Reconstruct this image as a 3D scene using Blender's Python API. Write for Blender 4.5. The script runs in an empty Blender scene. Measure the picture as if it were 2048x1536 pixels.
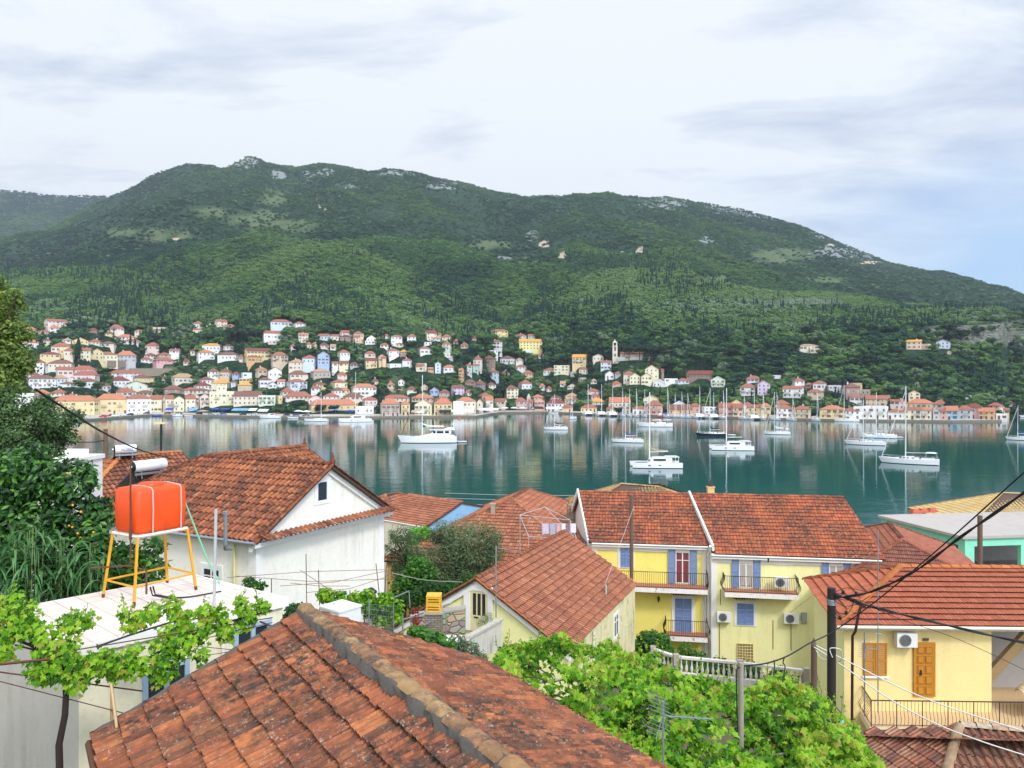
import bpy, math, random
import numpy as np
from mathutils import Vector, Matrix
random.seed(7); NR = np.random.default_rng(11)
SC = bpy.context.scene; COL = SC.collection
F, H = 1540.0, 21.0            # focal length in photo pixels, camera height above the water
def P(px, py, Y): return Vector(((px-1024)/F*Y, Y, H-(py-768)/F*Y))
def PZ(px, py, Z): return P(px, py, (H-Z)*F/(py-768))
V = Vector
def lin(c):
    return tuple((x/12.92 if x <= .04045 else ((x+.055)/1.055)**2.4) for x in (v/255 for v in c))
# ---------------------------------------------------------------- objects
def tag(o, label=None, cat=None, group=None, kind=None):
    if label: o['label'] = label
    if cat: o['category'] = cat
    if group: o['group'] = group
    if kind: o['kind'] = kind
    return o
def thing(name, label, cat, loc=(0, 0, 0), rz=0, group=None):
    o = bpy.data.objects.new(name, None); COL.objects.link(o)
    o.location = loc; o.rotation_euler = (0, 0, rz); o.empty_display_size = .3
    return tag(o, label, cat, group)
def copy_tree(o, parent=None):
    c = o.copy(); COL.objects.link(c)
    if parent: c.parent = parent
    for ch in o.children: copy_tree(ch, c)
    return c
class MB:
    def __init__(s): s.v = []; s.f = []; s.mi = []; s.sm = []; s.r = []
    def add(s, vs, fs, mi=0, sm=False, r=0.):
        n = len(s.v); s.v += [tuple(v) for v in vs]
        for f in fs: s.f.append([i+n for i in f]); s.mi.append(mi); s.sm.append(sm); s.r.append(r)
    def quad(s, a, b, c, d, mi=0, r=0.): s.add([a, b, c, d], [(0, 1, 2, 3)], mi, False, r)
    def poly(s, pts, mi=0, r=0.): s.add(pts, [tuple(range(len(pts)))], mi, False, r)
    def obox(s, o, a, b, c, mi=0, r=0.):
        o, a, b, c = V(o), V(a), V(b), V(c)
        s.add([o, o+a, o+a+b, o+b, o+c, o+a+c, o+a+b+c, o+b+c],
              [(0, 3, 2, 1), (4, 5, 6, 7), (0, 1, 5, 4), (1, 2, 6, 5), (2, 3, 7, 6), (3, 0, 4, 7)], mi, False, r)
    def box(s, x0, x1, y0, y1, z0, z1, mi=0, r=0.): s.obox((x0, y0, z0), (x1-x0, 0, 0), (0, y1-y0, 0), (0, 0, z1-z0), mi, r)
    def tube(s, pts, r, n=6, mi=0, r1=None, sm=True):
        pts = [V(p) for p in pts]; k = len(pts); r1 = r if r1 is None else r1; vs = []
        for i, p in enumerate(pts):
            t = (pts[min(i+1, k-1)]-pts[max(i-1, 0)]).normalized()
            up = V((0, 0, 1)) if abs(t.z) < .9 else V((1, 0, 0))
            a = t.cross(up).normalized(); b = t.cross(a)
            rr = r+(r1-r)*i/max(k-1, 1)
            vs += [p+(a*math.cos(q)+b*math.sin(q))*rr for q in (6.28319*j/n for j in range(n))]
        fs = [(i*n+j, i*n+(j+1) % n, (i+1)*n+(j+1) % n, (i+1)*n+j) for i in range(k-1) for j in range(n)]
        s.add(vs, fs, mi, sm)
        s.add(vs[:n], [tuple(range(n))], mi); s.add(vs[-n:], [tuple(range(n))], mi)
    def loft(s, rings, mi=0, sm=True, cap=True, closed=True):
        n = len(rings[0]); vs = [p for r in rings for p in r]
        e = n if closed else n-1
        s.add(vs, [(i*n+j, i*n+(j+1) % n, (i+1)*n+(j+1) % n, (i+1)*n+j) for i in range(len(rings)-1) for j in range(e)], mi, sm)
        if cap:
            s.add(rings[0], [tuple(range(n))], mi); s.add(rings[-1], [tuple(range(n))], mi)
    def build(s, name, mats, parent=None, loc=None, rnd=False):
        me = bpy.data.meshes.new(name); me.from_pydata(s.v, [], s.f)
        for m in (mats if isinstance(mats, (list, tuple)) else [mats]): me.materials.append(m)
        me.polygons.foreach_set('material_index', s.mi); me.polygons.foreach_set('use_smooth', s.sm)
        if rnd:
            a = me.attributes.new('rnd', 'FLOAT', 'FACE'); a.data.foreach_set('value', s.r)
        me.update()
        o = bpy.data.objects.new(name, me); COL.objects.link(o)
        if parent:
            o.parent = parent
            if loc is None: o.matrix_parent_inverse = Matrix.Translation(parent.location).inverted() if parent.rotation_euler.z == 0 else Matrix()
        if loc is not None: o.location = loc
        return o
def npmesh(name, verts, faces, mat, parent=None, rnd=None, smooth=False):
    """verts (n,3), faces (m,k) all of one size"""
    me = bpy.data.meshes.new(name); n, (m, k) = len(verts), faces.shape
    me.vertices.add(n); me.vertices.foreach_set('co', np.ascontiguousarray(verts, dtype=np.float32).ravel())
    me.loops.add(m*k); me.loops.foreach_set('vertex_index', faces.astype(np.int32).ravel())
    me.polygons.add(m); me.polygons.foreach_set('loop_start', np.arange(0, m*k, k, dtype=np.int32))
    me.polygons.foreach_set('use_smooth', np.full(m, smooth))
    me.materials.append(mat)
    if rnd is not None:
        a = me.attributes.new('rnd', 'FLOAT', 'FACE'); a.data.foreach_set('value', rnd.astype(np.float32))
    me.update(calc_edges=True)
    o = bpy.data.objects.new(name, me); COL.objects.link(o)
    if parent:
        o.parent = parent; o.matrix_parent_inverse = Matrix.Translation(parent.location).inverted()
    return o
# ---------------------------------------------------------------- node helper
class G:
    def __init__(s, nt): s.nt = nt
    def n(s, typ, props=None, **inp):
        nd = s.nt.nodes.new(typ)
        for k, v in (props or {}).items(): setattr(nd, k, v)
        for k, v in inp.items():
            k = k.replace('_', ' ') if k.replace('_', ' ') in nd.inputs else k
            s.put(nd.inputs[k], v)
        return nd
    def put(s, sock, v):
        if isinstance(v, bpy.types.NodeSocket): s.nt.links.new(v, sock)
        elif isinstance(v, (tuple, list)) and len(v) == 3 and sock.type == 'RGBA': sock.default_value = (*v, 1)
        else: sock.default_value = v
    def math(s, op, a, b=0., c=None):
        nd = s.nt.nodes.new('ShaderNodeMath'); nd.operation = op
        s.put(nd.inputs[0], a); s.put(nd.inputs[1], b)
        if c is not None: s.put(nd.inputs[2], c)
        return nd.outputs[0]
    def mix(s, fac, a, b, mode='MIX'):
        nd = s.nt.nodes.new('ShaderNodeMix'); nd.data_type = 'RGBA'; nd.blend_type = mode
        s.put(nd.inputs[0], fac); s.put(nd.inputs[6], a); s.put(nd.inputs[7], b)
        return nd.outputs[2]
    def ramp(s, fac, stops, interp='LINEAR'):
        nd = s.nt.nodes.new('ShaderNodeValToRGB'); cr = nd.color_ramp; cr.interpolation = interp
        while len(cr.elements) < len(stops): cr.elements.new(.5)
        for e, (p, c) in zip(cr.elements, stops):
            e.position = p; e.color = (*c, 1) if isinstance(c, (tuple, list)) else (c, c, c, 1)
        s.put(nd.inputs[0], fac); return nd.outputs[0]
    def noise(s, vec, scale, detail=3, rough=.55, dist=0.):
        return s.n('ShaderNodeTexNoise', None, Vector=vec, Scale=scale, Detail=detail, Roughness=rough, Distortion=dist).outputs[0]
    def map(s, vec, sc=(1, 1, 1), loc=(0, 0, 0), rot=(0, 0, 0)):
        return s.n('ShaderNodeMapping', None, Vector=vec, Scale=sc, Location=loc, Rotation=rot).outputs[0]
MATS = {}
def newmat(name):
    m = bpy.data.materials.new(name); m.use_nodes = True; nt = m.node_tree
    b = nt.nodes['Principled BSDF']; g = G(nt)
    g.b = b; g.m = m
    g.obj = nt.nodes.new('ShaderNodeTexCoord').outputs['Object']
    g.pos = nt.nodes.new('ShaderNodeNewGeometry').outputs['Position']
    return g
def plain(name, rgb, rough=.6, metal=0., var=.12, scale=6., bump=0.):
    if name in MATS: return MATS[name]
    g = newmat(name); c = lin(rgb)
    n = g.noise(g.obj, scale, 4)
    g.put(g.b.inputs['Base Color'], g.mix(n, tuple(x*(1-var) for x in c), tuple(min(1, x*(1+var)) for x in c)))
    g.b.inputs['Roughness'].default_value = rough; g.b.inputs['Metallic'].default_value = metal
    if bump:
        bn = g.n('ShaderNodeBump', None, Height=n, Strength=bump, Distance=.02); g.put(g.b.inputs['Normal'], bn.outputs[0])
    MATS[name] = g.m; return g.m
def wall(name, rgb, dirt=.35, dcol=(92, 86, 72), scale=.9, patch=None, lowdirt=0.):
    """painted render with blotches, vertical run marks and fine grain"""
    if name in MATS: return MATS[name]
    g = newmat(name); c = lin(rgb); d = lin(dcol)
    base = g.mix(g.noise(g.obj, scale*1.3, 4), tuple(x*.9 for x in c), tuple(min(.9, x*1.06) for x in c))
    run = g.noise(g.map(g.obj, (scale*3.2, scale*3.2, scale*.35)), 1., 5, .62)
    f = g.ramp(run, [(.47, 0.), (.75, 1.)])
    blot = g.ramp(g.noise(g.obj, scale*.55, 5, .65), [(.42, 0.), (.7, 1.)])
    f = g.math('MULTIPLY', g.math('MULTIPLY', f, blot), dirt*1.5)
    fine = g.math('MULTIPLY', g.ramp(g.noise(g.obj, scale*9, 4, .7), [(.5, 0.), (.8, 1.)]), dirt*.5)
    col = g.mix(g.math('MINIMUM', g.math('ADD', f, fine), .9), base, d)
    if patch:
        col = g.mix(g.math('MULTIPLY', g.ramp(g.noise(g.obj, scale*1.7, 6, .7, .4), [(.6, 0.), (.63, 1.)]), .8), col, lin(patch))
    g.put(g.b.inputs['Base Color'], col); g.b.inputs['Roughness'].default_value = .85
    bn = g.n('ShaderNodeBump', None, Height=g.noise(g.obj, 22, 4), Strength=.25, Distance=.01); g.put(g.b.inputs['Normal'], bn.outputs[0])
    MATS[name] = g.m; return g.m
TB = 1.02
def tilemat(name, tones, grime=.5, grime_shade_col=(45, 36, 30), lichen=0., lcol=(190, 180, 160), orange=0., scale=1., blot=1.):
    """clay tiles: one tone per tile (face attribute), grime in blotches and streaks, lichen spots, shade painted into valleys and butt ends"""
    if name in MATS: return MATS[name]
    g = newmat(name)
    at = g.n('ShaderNodeAttribute', {'attribute_name': 'rnd'}).outputs['Fac']
    groove_shade = g.math('GREATER_THAN', at, 5.); at = g.math('SUBTRACT', at, g.math('MULTIPLY', groove_shade, 10.))
    k = len(tones)
    col = g.ramp(at, [(i/max(1, k-1), lin(t)) for i, t in enumerate(tones)])
    col = g.mix(.5, col, g.mix(g.noise(g.obj, 14*scale, 4, .6), (.35, .35, .35), (1.1, 1.1, 1.1)), 'MULTIPLY')
    col = g.mix(1., col, (TB*.95, TB*1.09, TB), 'MULTIPLY')
    b1 = g.ramp(g.noise(g.obj, .6*scale, 5, .62), [(.40, 0.), (.58, 1.)])
    b2 = g.ramp(g.noise(g.obj, 7*scale, 5, .7), [(.38, 0.), (.60, 1.)])
    gf = g.math('MULTIPLY', g.math('ADD', g.math('MULTIPLY', b1, .6*blot), .4), b2)
    gf = g.math('MAXIMUM', g.math('MULTIPLY', gf, grime), g.math('MULTIPLY', groove_shade, g.math('ADD', .5, g.math('MULTIPLY', b2, .42))))  # grime, plus gap shade painted dark on valley and butt-end faces
    col = g.mix(g.math('MINIMUM', gf, .94), col, lin(grime_shade_col))
    if lichen:
        l1 = g.ramp(g.noise(g.obj, 24*scale, 5, .72, .3), [(.56, 0.), (.63, 1.)])
        l2 = g.ramp(g.noise(g.obj, 2.6*scale, 4, .65), [(.42, 0.), (.60, 1.)])
        col = g.mix(g.math('MULTIPLY', g.math('MULTIPLY', l1, l2), lichen), col, lin(lcol))
    if orange:
        l1 = g.ramp(g.noise(g.map(g.obj, loc=(9, 3, 1)), 5*scale, 4, .6), [(.70, 0.), (.73, 1.)])
        col = g.mix(g.math('MULTIPLY', l1, orange), col, lin((214, 134, 20)))
    g.put(g.b.inputs['Base Color'], col); g.b.inputs['Roughness'].default_value = .85
    bn = g.n('ShaderNodeBump', None, Height=g.noise(g.obj, 40*scale, 4, .7), Strength=.5, Distance=.006); g.put(g.b.inputs['Normal'], bn.outputs[0])
    MATS[name] = g.m; return g.m
def leafmat(name, tones, trans=.35, rough=.5, attr='rnd', inst=False, spec=.3):
    if name in MATS: return MATS[name]
    g = newmat(name)
    at = g.n('ShaderNodeAttribute', {'attribute_name': attr, 'attribute_type': 'INSTANCER' if inst else 'GEOMETRY'}).outputs['Fac']
    if inst:
        at = g.math('ADD', at, g.math('MULTIPLY', g.math('SUBTRACT', g.noise(g.obj, 3., 2), .5), .35))
    k = len(tones)
    col = g.ramp(at, [(i/max(1, k-1), lin(t)) for i, t in enumerate(tones)])
    g.put(g.b.inputs['Base Color'], col); g.b.inputs['Roughness'].default_value = rough
    g.b.inputs['Specular IOR Level'].default_value = spec
    if trans:
        tr = g.n('ShaderNodeBsdfTranslucent'); g.put(tr.inputs[0], g.mix(1., col, (1.25, 1.3, .7), 'MULTIPLY'))
        mx = g.n('ShaderNodeMixShader'); mx.inputs[0].default_value = trans
        g.nt.links.new(g.b.outputs[0], mx.inputs[1]); g.nt.links.new(tr.outputs[0], mx.inputs[2])
        g.nt.links.new(mx.outputs[0], g.nt.nodes['Material Output'].inputs[0])
    MATS[name] = g.m; return g.m
# ---------------------------------------------------------------- leaves
def rotmats(nrm, rng):
    """orthonormal frames (n,3,3) whose third axis is nrm, spun at random"""
    n = nrm/np.linalg.norm(nrm, axis=1, keepdims=True)
    t = rng.normal(size=n.shape); a = np.cross(n, t); a /= np.linalg.norm(a, axis=1, keepdims=True)+1e-9
    return np.stack([a, np.cross(n, a), n], axis=2)
LEAF_Q = (np.array([[0, 0, 0], [.28, .45, .08], [0, 1, 0], [-.28, .45, .08]]), np.array([[0, 1, 2, 3]]))
LEAF_W = (np.array([[0, 0, 0], [.42, .45, .1], [0, 1, 0], [-.42, .45, .1]]), np.array([[0, 1, 2, 3]]))
LEAF_N = (np.array([[0, 0, 0], [.13, .5, .05], [0, 1, -.05], [-.13, .5, .05]]), np.array([[0, 1, 2, 3]]))
def _vine():
    rad = [.32, .62, .46, .78, .5, 1.0, .5, .78, .46, .62, .32]; ang = [-70, -38, -12, 18, 52, 90, 128, 162, 192, 218, 250]
    v = [(0, .0, .12)]+[(.62*r*math.cos(math.radians(a)), .62*r*math.sin(math.radians(a)), -.10*r+(.06 if i % 2 else 0)) for i, (r, a) in enumerate(zip(rad, ang))]
    return np.array(v), np.array([[0, i, i+1] for i in range(1, 11)])
LEAF_V = _vine()
def leaves(name, pos, nrm, size, rnd, mat, parent=None, tmpl=LEAF_Q, rng=NR, droop=None):
    tv, tf = tmpl; R = rotmats(nrm, rng)
    if droop is not None:                                 # second axis (leaf tip) hangs down
        d = np.tile(np.array(droop, float), (len(pos), 1))+rng.normal(size=pos.shape)*.35
        n = nrm/np.linalg.norm(nrm, axis=1, keepdims=True)
        y = d-n*(d*n).sum(1, keepdims=True); y /= np.linalg.norm(y, axis=1, keepdims=True)+1e-9
        R = np.stack([np.cross(y, n), y, n], axis=2)
    v = np.einsum('nij,kj->nki', R, tv)*np.asarray(size)[:, None, None]+pos[:, None, :]
    k = len(tv); f = (tf[None]+(np.arange(len(pos))*k)[:, None, None]).reshape(-1, tf.shape[1])
    return npmesh(name, v.reshape(-1, 3), f, mat, parent, np.repeat(rnd, len(tf)))
def clump_points(centres, radii, n, rng, shell=.55):
    """n points spread in ellipsoid clumps, denser to the shell; returns points and outward normals"""
    c = np.array(centres, float); r = np.array(radii, float)
    if r.ndim == 1: r = np.stack([r, r, r*.85], 1)
    w = (r.prod(1))**(2/3); idx = rng.choice(len(c), n, p=w/w.sum())
    d = rng.normal(size=(n, 3)); d /= np.linalg.norm(d, axis=1, keepdims=True)
    q = (shell+(1.-shell)*rng.random(n)**.6)*(1+.13*rng.normal(size=n))
    return c[idx]+d*r[idx]*q[:, None], d+rng.normal(size=(n, 3))*.55+np.array([0, 0, .5]), idx
# ---------------------------------------------------------------- tiled roofs
ROMAN = [(0, .0), (.12, .035), (.3, .055), (.5, .035), (.62, .0), (.8, -.008), (1, .0)]
BARREL = [(0, .0), (.1, .05), (.28, .082), (.46, .05), (.56, .0), (.78, -.012), (1, .0)]
MARS = [(0, .0), (.1, .022), (.22, .0), (.5, .006), (.6, .02), (.72, .0), (1, .0)]
def tile_plane(mb, TL, TR, BL, BR, tw=.21, tl=.36, prof=ROMAN, thick=.03, jit=.004, rng=random, sag=0., mi=0, skip=0.):
    TL, TR, BL, BR = map(V, (TL, TR, BL, BR))
    U = (BR-BL).normalized(); d = BL-TL; D = d-U*d.dot(U); L = D.length; D.normalize()
    N = U.cross(D); N = N if N.z > 0 else -N
    a0, a1 = 0., (TR-TL).dot(U); b0, b1 = d.dot(U), (BR-TL).dot(U)
    rows = max(1, round(L/tl)); tl = L/rows
    ph = rng.random()*7
    for k in range(rows):
        v0, v1 = k*tl, (k+1)*tl+.02
        q = (k+.6)/rows; u0, u1 = a0+(b0-a0)*q, a1+(b1-a1)*q
        c = math.floor(u0/tw)
        while c*tw < u1-1e-4:
            x0 = c*tw; j1, j2, j3 = rng.uniform(-jit, jit), rng.uniform(-jit, jit)*2, rng.uniform(0, jit)
            r = rng.random(); top = []; bot = []; lip = []
            sg = sag*(math.sin(x0*1.1+ph)*.5+math.sin(x0*.43+v0*.8+ph*2)*.5) if sag else 0.
            sh = rng.uniform(-jit, jit)*1.5
            if skip and rng.random() < skip: c += 1; continue
            for (x, z) in prof:
                uu = min(max(x0+x*tw, u0), u1)
                top.append(TL+U*(uu+sh)+D*v0+N*(z*.8+j3+sg))
                e = TL+U*(uu+sh+j1*.5)+D*(v1+j2)+N*(z+thick+j3+sg)
                bot.append(e); lip.append(e-N*min(.026, thick*.6)-D*.004)
            n = len(prof); vs = top+bot+lip
            fs = [(i, i+1, n+i+1, n+i) for i in range(n-1)]+[(n+i, n+i+1, 2*n+i+1, 2*n+i) for i in range(n-1)]
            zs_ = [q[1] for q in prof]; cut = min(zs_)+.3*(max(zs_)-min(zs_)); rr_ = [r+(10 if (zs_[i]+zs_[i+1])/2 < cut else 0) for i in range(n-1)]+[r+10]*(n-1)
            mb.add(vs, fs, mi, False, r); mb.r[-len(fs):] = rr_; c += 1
def under(mb, TL, TR, BL, BR, t=.06, mi=0):
    TL, TR, BL, BR = map(V, (TL, TR, BL, BR)); N = (BR-BL).cross(TL-BL).normalized()
    N = N if N.z > 0 else -N
    a = [p-N*.012 for p in (TL, TR, BR, BL)]; b = [p-N*t for p in (TL, TR, BR, BL)]
    mb.add(a+b, [(0, 1, 2, 3), (7, 6, 5, 4), (0, 4, 5, 1), (1, 5, 6, 2), (2, 6, 7, 3), (3, 7, 4, 0)], mi)
def caps(mb, p0, p1, r=.13, seg=.38, mi=0, rng=random, n=7, lift=.02, gap=0., fl=.8):
    p0, p1 = V(p0), V(p1); T = (p1-p0); L = T.length; T.normalize()
    side = T.cross(V((0, 0, 1))).normalized(); up = side.cross(T)
    k = max(1, round(L/seg)); seg = L/k
    for i in range(k):
        c0 = p0+T*(i*seg+gap*.5); c1 = p0+T*((i+1)*seg-gap*.5+.03); r0, r1 = r*rng.uniform(.94, 1.), r*rng.uniform(.84, .9)
        z0, z1 = lift+.02+rng.uniform(-.006, .006), lift
        A = [c0+side*math.cos(q)*r0+up*(math.sin(q)*r0*fl-.04+z0) for q in (math.pi*j/(n-1) for j in range(n))]
        B = [c1+side*math.cos(q)*r1+up*(math.sin(q)*r1*fl-.04+z1) for q in (math.pi*j/(n-1) for j in range(n))]
        vs = A+B; fs = [(j, j+1, n+j+1, n+j) for j in range(n-1)]+[tuple(range(n)), tuple(range(n, 2*n))]
        mb.add(vs, fs, mi, True, rng.random())
# ================================================================ camera, sky, sun
cam = bpy.data.cameras.new('camera'); co = bpy.data.objects.new('camera', cam); COL.objects.link(co)
co.location = (0, 0, H); co.rotation_euler = (math.pi/2, 0, 0)
cam.sensor_width = 36; cam.lens = F/2048*36; cam.clip_end = 9000; cam.clip_start = .1
SC.camera = co
SC.view_settings.view_transform = 'Standard'; SC.view_settings.look = 'None'
SC.view_settings.exposure = .42; SC.view_settings.gamma = 1
SUN_AZ, SUN_EL = math.radians(148), math.radians(44)      # azimuth from +Y towards +X
w = bpy.data.worlds.new('World'); SC.world = w; w.use_nodes = True
nt = w.node_tree; g = G(nt); bg = nt.nodes['Background']
sky = g.n('ShaderNodeTexSky', {'sky_type': 'NISHITA', 'sun_disc': False, 'sun_elevation': SUN_EL, 'sun_rotation': SUN_AZ, 'air_density': 1., 'dust_density': .6})
dirv = nt.nodes.new('ShaderNodeTexCoord').outputs['Generated']
sp = g.n('ShaderNodeSeparateXYZ', None, Vector=dirv)
dx, dy, dz = sp.outputs
zc = g.math('ADD', g.math('MAXIMUM', dz, 0.), .11)
pl = g.n('ShaderNodeCombineXYZ', None, X=g.math('DIVIDE', dx, zc), Y=g.math('DIVIDE', dy, zc), Z=0.).outputs[0]
n1 = g.noise(g.map(pl, (.75, .6, 1), (4.3, 1.2, 0)), .62, 7, .58, .5)
n2 = g.noise(g.map(pl, (1., .55, 1), (1.1, 8.2, 0)), .42, 5, .52, .3)
n3 = g.noise(g.map(pl, (.8, 1.5, 1), (3.1, .2, 0)), 1.9, 6, .6, .4)
right = g.ramp(g.math('DIVIDE', dx, g.math('MAXIMUM', dy, .05)), [(.08, 0.), (.62, 1.)])
low = g.ramp(dz, [(.10, 1.), (.33, 0.)])
blue = g.math('MULTIPLY', right, low)
# cover: 1 = cloud, blue patches only low on the right
cov = g.ramp(g.math('SUBTRACT', g.math('ADD', g.math('MULTIPLY', n1, .75), .52), g.math('MULTIPLY', blue, .78)), [(.30, 0.), (.70, 1.)])
grey = g.ramp(g.math('ADD', g.math('ADD', g.math('MULTIPLY', n2, .85), g.math('MULTIPLY', g.math('SUBTRACT', n3, .5), .75)), g.math('MULTIPLY', g.math('MULTIPLY', right, g.ramp(dz, [(.16, .25), (.36, 1.)])), .26)), [(.45, 0.), (.68, 1.)])
K = 10.
cl = g.mix(grey, (.735*K, .765*K, .80*K), (.40*K, .46*K, .60*K))
skyc = g.mix(1., sky.outputs[0], (.98, 1.12, 1.20), 'MULTIPLY')
skyc = g.mix(.55, skyc, (.40*K, .58*K, .88*K))
col = g.mix(cov, skyc, cl)
# broad glow around the sun, added out of view to brighten the scene
sd = (math.sin(SUN_AZ)*math.cos(SUN_EL), math.cos(SUN_AZ)*math.cos(SUN_EL), math.sin(SUN_EL))
dt = g.n('ShaderNodeVectorMath', {'operation': 'DOT_PRODUCT'}); g.put(dt.inputs[0], dirv); dt.inputs[1].default_value = sd
glow = g.math('MULTIPLY', g.math('POWER', g.math('MAXIMUM', dt.outputs['Value'], 0.), 3.), 2.9)
col = g.mix(1., col, g.mix(1., g.n('ShaderNodeCombineXYZ', None, X=glow, Y=glow, Z=glow).outputs[0], (1, 1, 1), 'ADD'), 'MULTIPLY')
g.put(bg.inputs[0], col); bg.inputs[1].default_value = .1
sl = bpy.data.lights.new('sun', 'SUN'); sl.energy = 1.5; sl.angle = math.radians(10); sl.color = (1, .955, .89)
so = bpy.data.objects.new('sun', sl); COL.objects.link(so)
so.rotation_euler = V(sd).to_track_quat('Z', 'Y').to_euler()
# ================================================================ terrain of the far shore
def vnoise(x, y, seed=0):
    xi = np.floor(x).astype(np.int64); yi = np.floor(y).astype(np.int64); xf = x-xi; yf = y-yi
    def h(a, b):
        n = (a*374761393+b*668265263+seed*974634541) & 0x7fffffff
        n = ((n ^ (n >> 13))*1274126177) & 0x7fffffff
        return ((n ^ (n >> 16)) & 0xffff)/65535.
    u = xf*xf*(3-2*xf); v = yf*yf*(3-2*yf)
    return (h(xi, yi)*(1-u)+h(xi+1, yi)*u)*(1-v)+(h(xi, yi+1)*(1-u)+h(xi+1, yi+1)*u)*v
def fbm(x, y, o=4, seed=0):
    s = 0; a = .5; t = 0
    for i in range(o): s = s+a*vnoise(x*2**i, y*2**i, seed+i); t += a; a *= .5
    return s/t
def ip(pts):
    a = np.array(pts, float); return lambda px: np.interp(px, a[:, 0], a[:, 1])
SHORE = ip([(-600, 846), (150, 844), (300, 832), (386, 833), (610, 837), (760, 836.4), (951, 835), (1004, 826.6), (1082, 826.6), (1137, 828), (1237, 832), (1384, 835), (1538, 839), (1675, 842.4), (1816, 843.7), (1907, 845), (2004, 843.7), (2018, 834), (2300, 833), (2700, 838)])
def shoreY(px): return H*F/(SHORE(px)-768)
GSH = ip([(-600, 846), (150, 844), (300, 832), (386, 833), (610, 837), (760, 836.4), (951, 835), (1004, 826.6), (1082, 826.6), (1137, 828), (1237, 832), (1384, 835), (1538, 839), (1675, 842.4), (1816, 843.7), (1907, 845), (2004, 843.7), (2180, 834), (2300, 833), (2700, 838)])
MAIN = ip([(-700, 640), (-300, 560), (0, 492), (60, 475), (130, 440), (220, 397), (270, 372), (300, 354), (340, 338), (370, 328), (400, 329), (450, 334), (475, 326), (495, 318), (520, 320), (560, 332), (590, 336), (640, 330), (690, 336), (740, 345), (775, 338), (800, 341), (850, 350), (900, 361), (950, 371), (1000, 383), (1050, 391), (1100, 394), (1150, 396), (1200, 398), (1250, 398), (1290, 395), (1335, 392), (1370, 398), (1400, 402), (1450, 412), (1500, 421), (1550, 436), (1600, 453), (1650, 473), (1700, 496), (1750, 516), (1800, 535), (1850, 551), (1900, 565), (1950, 579), (2000, 590), (2048, 601), (2300, 655), (2700, 720)])
FARL = ip([(-900, 400), (-300, 368), (0, 381), (60, 389), (130, 393), (200, 392), (300, 405), (600, 470), (900, 600)])
HILL0 = ip([(-700, 600), (-300, 570), (0, 553), (120, 538), (240, 536), (330, 560), (420, 600), (500, 650), (700, 760)])
HILL1 = ip([(100, 720), (250, 648), (330, 605), (420, 565), (500, 526), (580, 498), (650, 488), (710, 497), (780, 530), (850, 572), (930, 612), (1020, 655), (1200, 740)])
HILL2 = ip([(850, 740), (980, 662), (1060, 616), (1120, 580), (1180, 553), (1260, 541), (1330, 545), (1400, 555), (1480, 575), (1560, 589), (1640, 591), (1720, 596), (1800, 611), (1880, 631), (1940, 646), (2048, 668), (2300, 720), (2700, 760)])
QUAR = ip([(1500, 790), (1700, 720), (1815, 655), (1850, 648), (1950, 645), (2048, 650), (2300, 660), (2700, 720)])
def zr(py, D): return H+(768-py)/F*D
def layer(px, Y, sil, D, Yf, zf, p=1., back=.35):
    z1 = zr(sil(px), D); t = np.clip((Y-Yf)/(D-Yf), 0, 1)
    return np.where(Y < D, zf+(z1-zf)*t**p, z1-(Y-D)*back)
FLATW = ip([(-600, 60), (90, 60), (250, 55), (330, 34), (700, 36), (1000, 26), (1200, 26), (1600, 24), (2000, 24), (2040, 8), (2700, 8)])
def hgt(X, Y):
    px = 1024+X/Y*F; Ys = shoreY(px); W = FLATW(px)
    t = Y-Ys-W
    town = np.where(t < 0, 1.05, 1.05+np.minimum(t, 12)**2/24*.36+np.maximum(t-12, 0)*.36-np.maximum(t-235, 0)*.26)
    town = np.where(Y < Ys+3, -3., town)
    town = town+np.clip(t/60, 0, 1)*(fbm(X/46, Y/46, 3, 3)-.5)*7
    n = fbm(X/190, Y/190, 5, 9)-.5; n2 = fbm(X/60+7, Y/60, 4, 21)-.5
    gul = np.abs(fbm(X/260+3, Y/420, 4, 31)-.5)
    m = layer(px, Y, MAIN, 1900, 690, 50, .92)
    k = np.clip((Y-700)/500, 0, 1)*np.clip((1930-Y)/260, .16, 1)
    m = m+k*(n*70+n2*16-gul*150+14)
    f = layer(px, Y, FARL, 3000, 1600, 60, 1.)+n*26
    e = np.clip((Y-560)/200, 0, 1)
    h0 = layer(px, Y, HILL0, 1000, 560, 40, .95, .3)+e*(n*12+n2*7)
    h1 = layer(px, Y, HILL1, 900, 590, 40, .95, .3)+e*(n*10+n2*7)
    h2 = layer(px, Y, HILL2, 860, 560, 35, .9, .3)+e*(n*10+n2*7)
    q = layer(px, Y, QUAR, 700, 545, 32, 1., .2)
    hh = np.maximum.reduce([m, f, h0, h1, h2, q])
    hills = np.where(t > 120, np.maximum(town, hh), town)
    # blend so no step appears where the hills take over
    b = np.clip((t-60)/90, 0, 1)
    out = town*(1-b)+np.maximum(town, np.minimum(hh, town+(t-60)*.9+4))*b
    return np.where(t > 170, np.maximum(town, hh), out)
def pyof(X, Y, Z): return 768-(Z-H)/Y*F
def ground_at(px, py):
    """where the view ray of a photo pixel meets the far terrain"""
    Ys = float(shoreY(px)); Y = np.arange(Ys+4, 1500, .5); X = (px-1024)/F*Y
    z = hgt(X, Y); hit = np.nonzero(pyof(X, Y, z) <= py)[0]
    i = hit[0] if len(hit) else len(Y)-1
    return float(X[i]), float(Y[i]), float(z[i])
cu = np.concatenate([np.linspace(-1.05, -.70, 60), np.linspace(-.695, .695, 900), np.linspace(.70, 1.05, 60)])
cy = np.concatenate([np.arange(0, 260, 2.5), np.arange(260, 560, 4), np.arange(560, 1500, 7), np.arange(1500, 2700, 26)])
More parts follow.
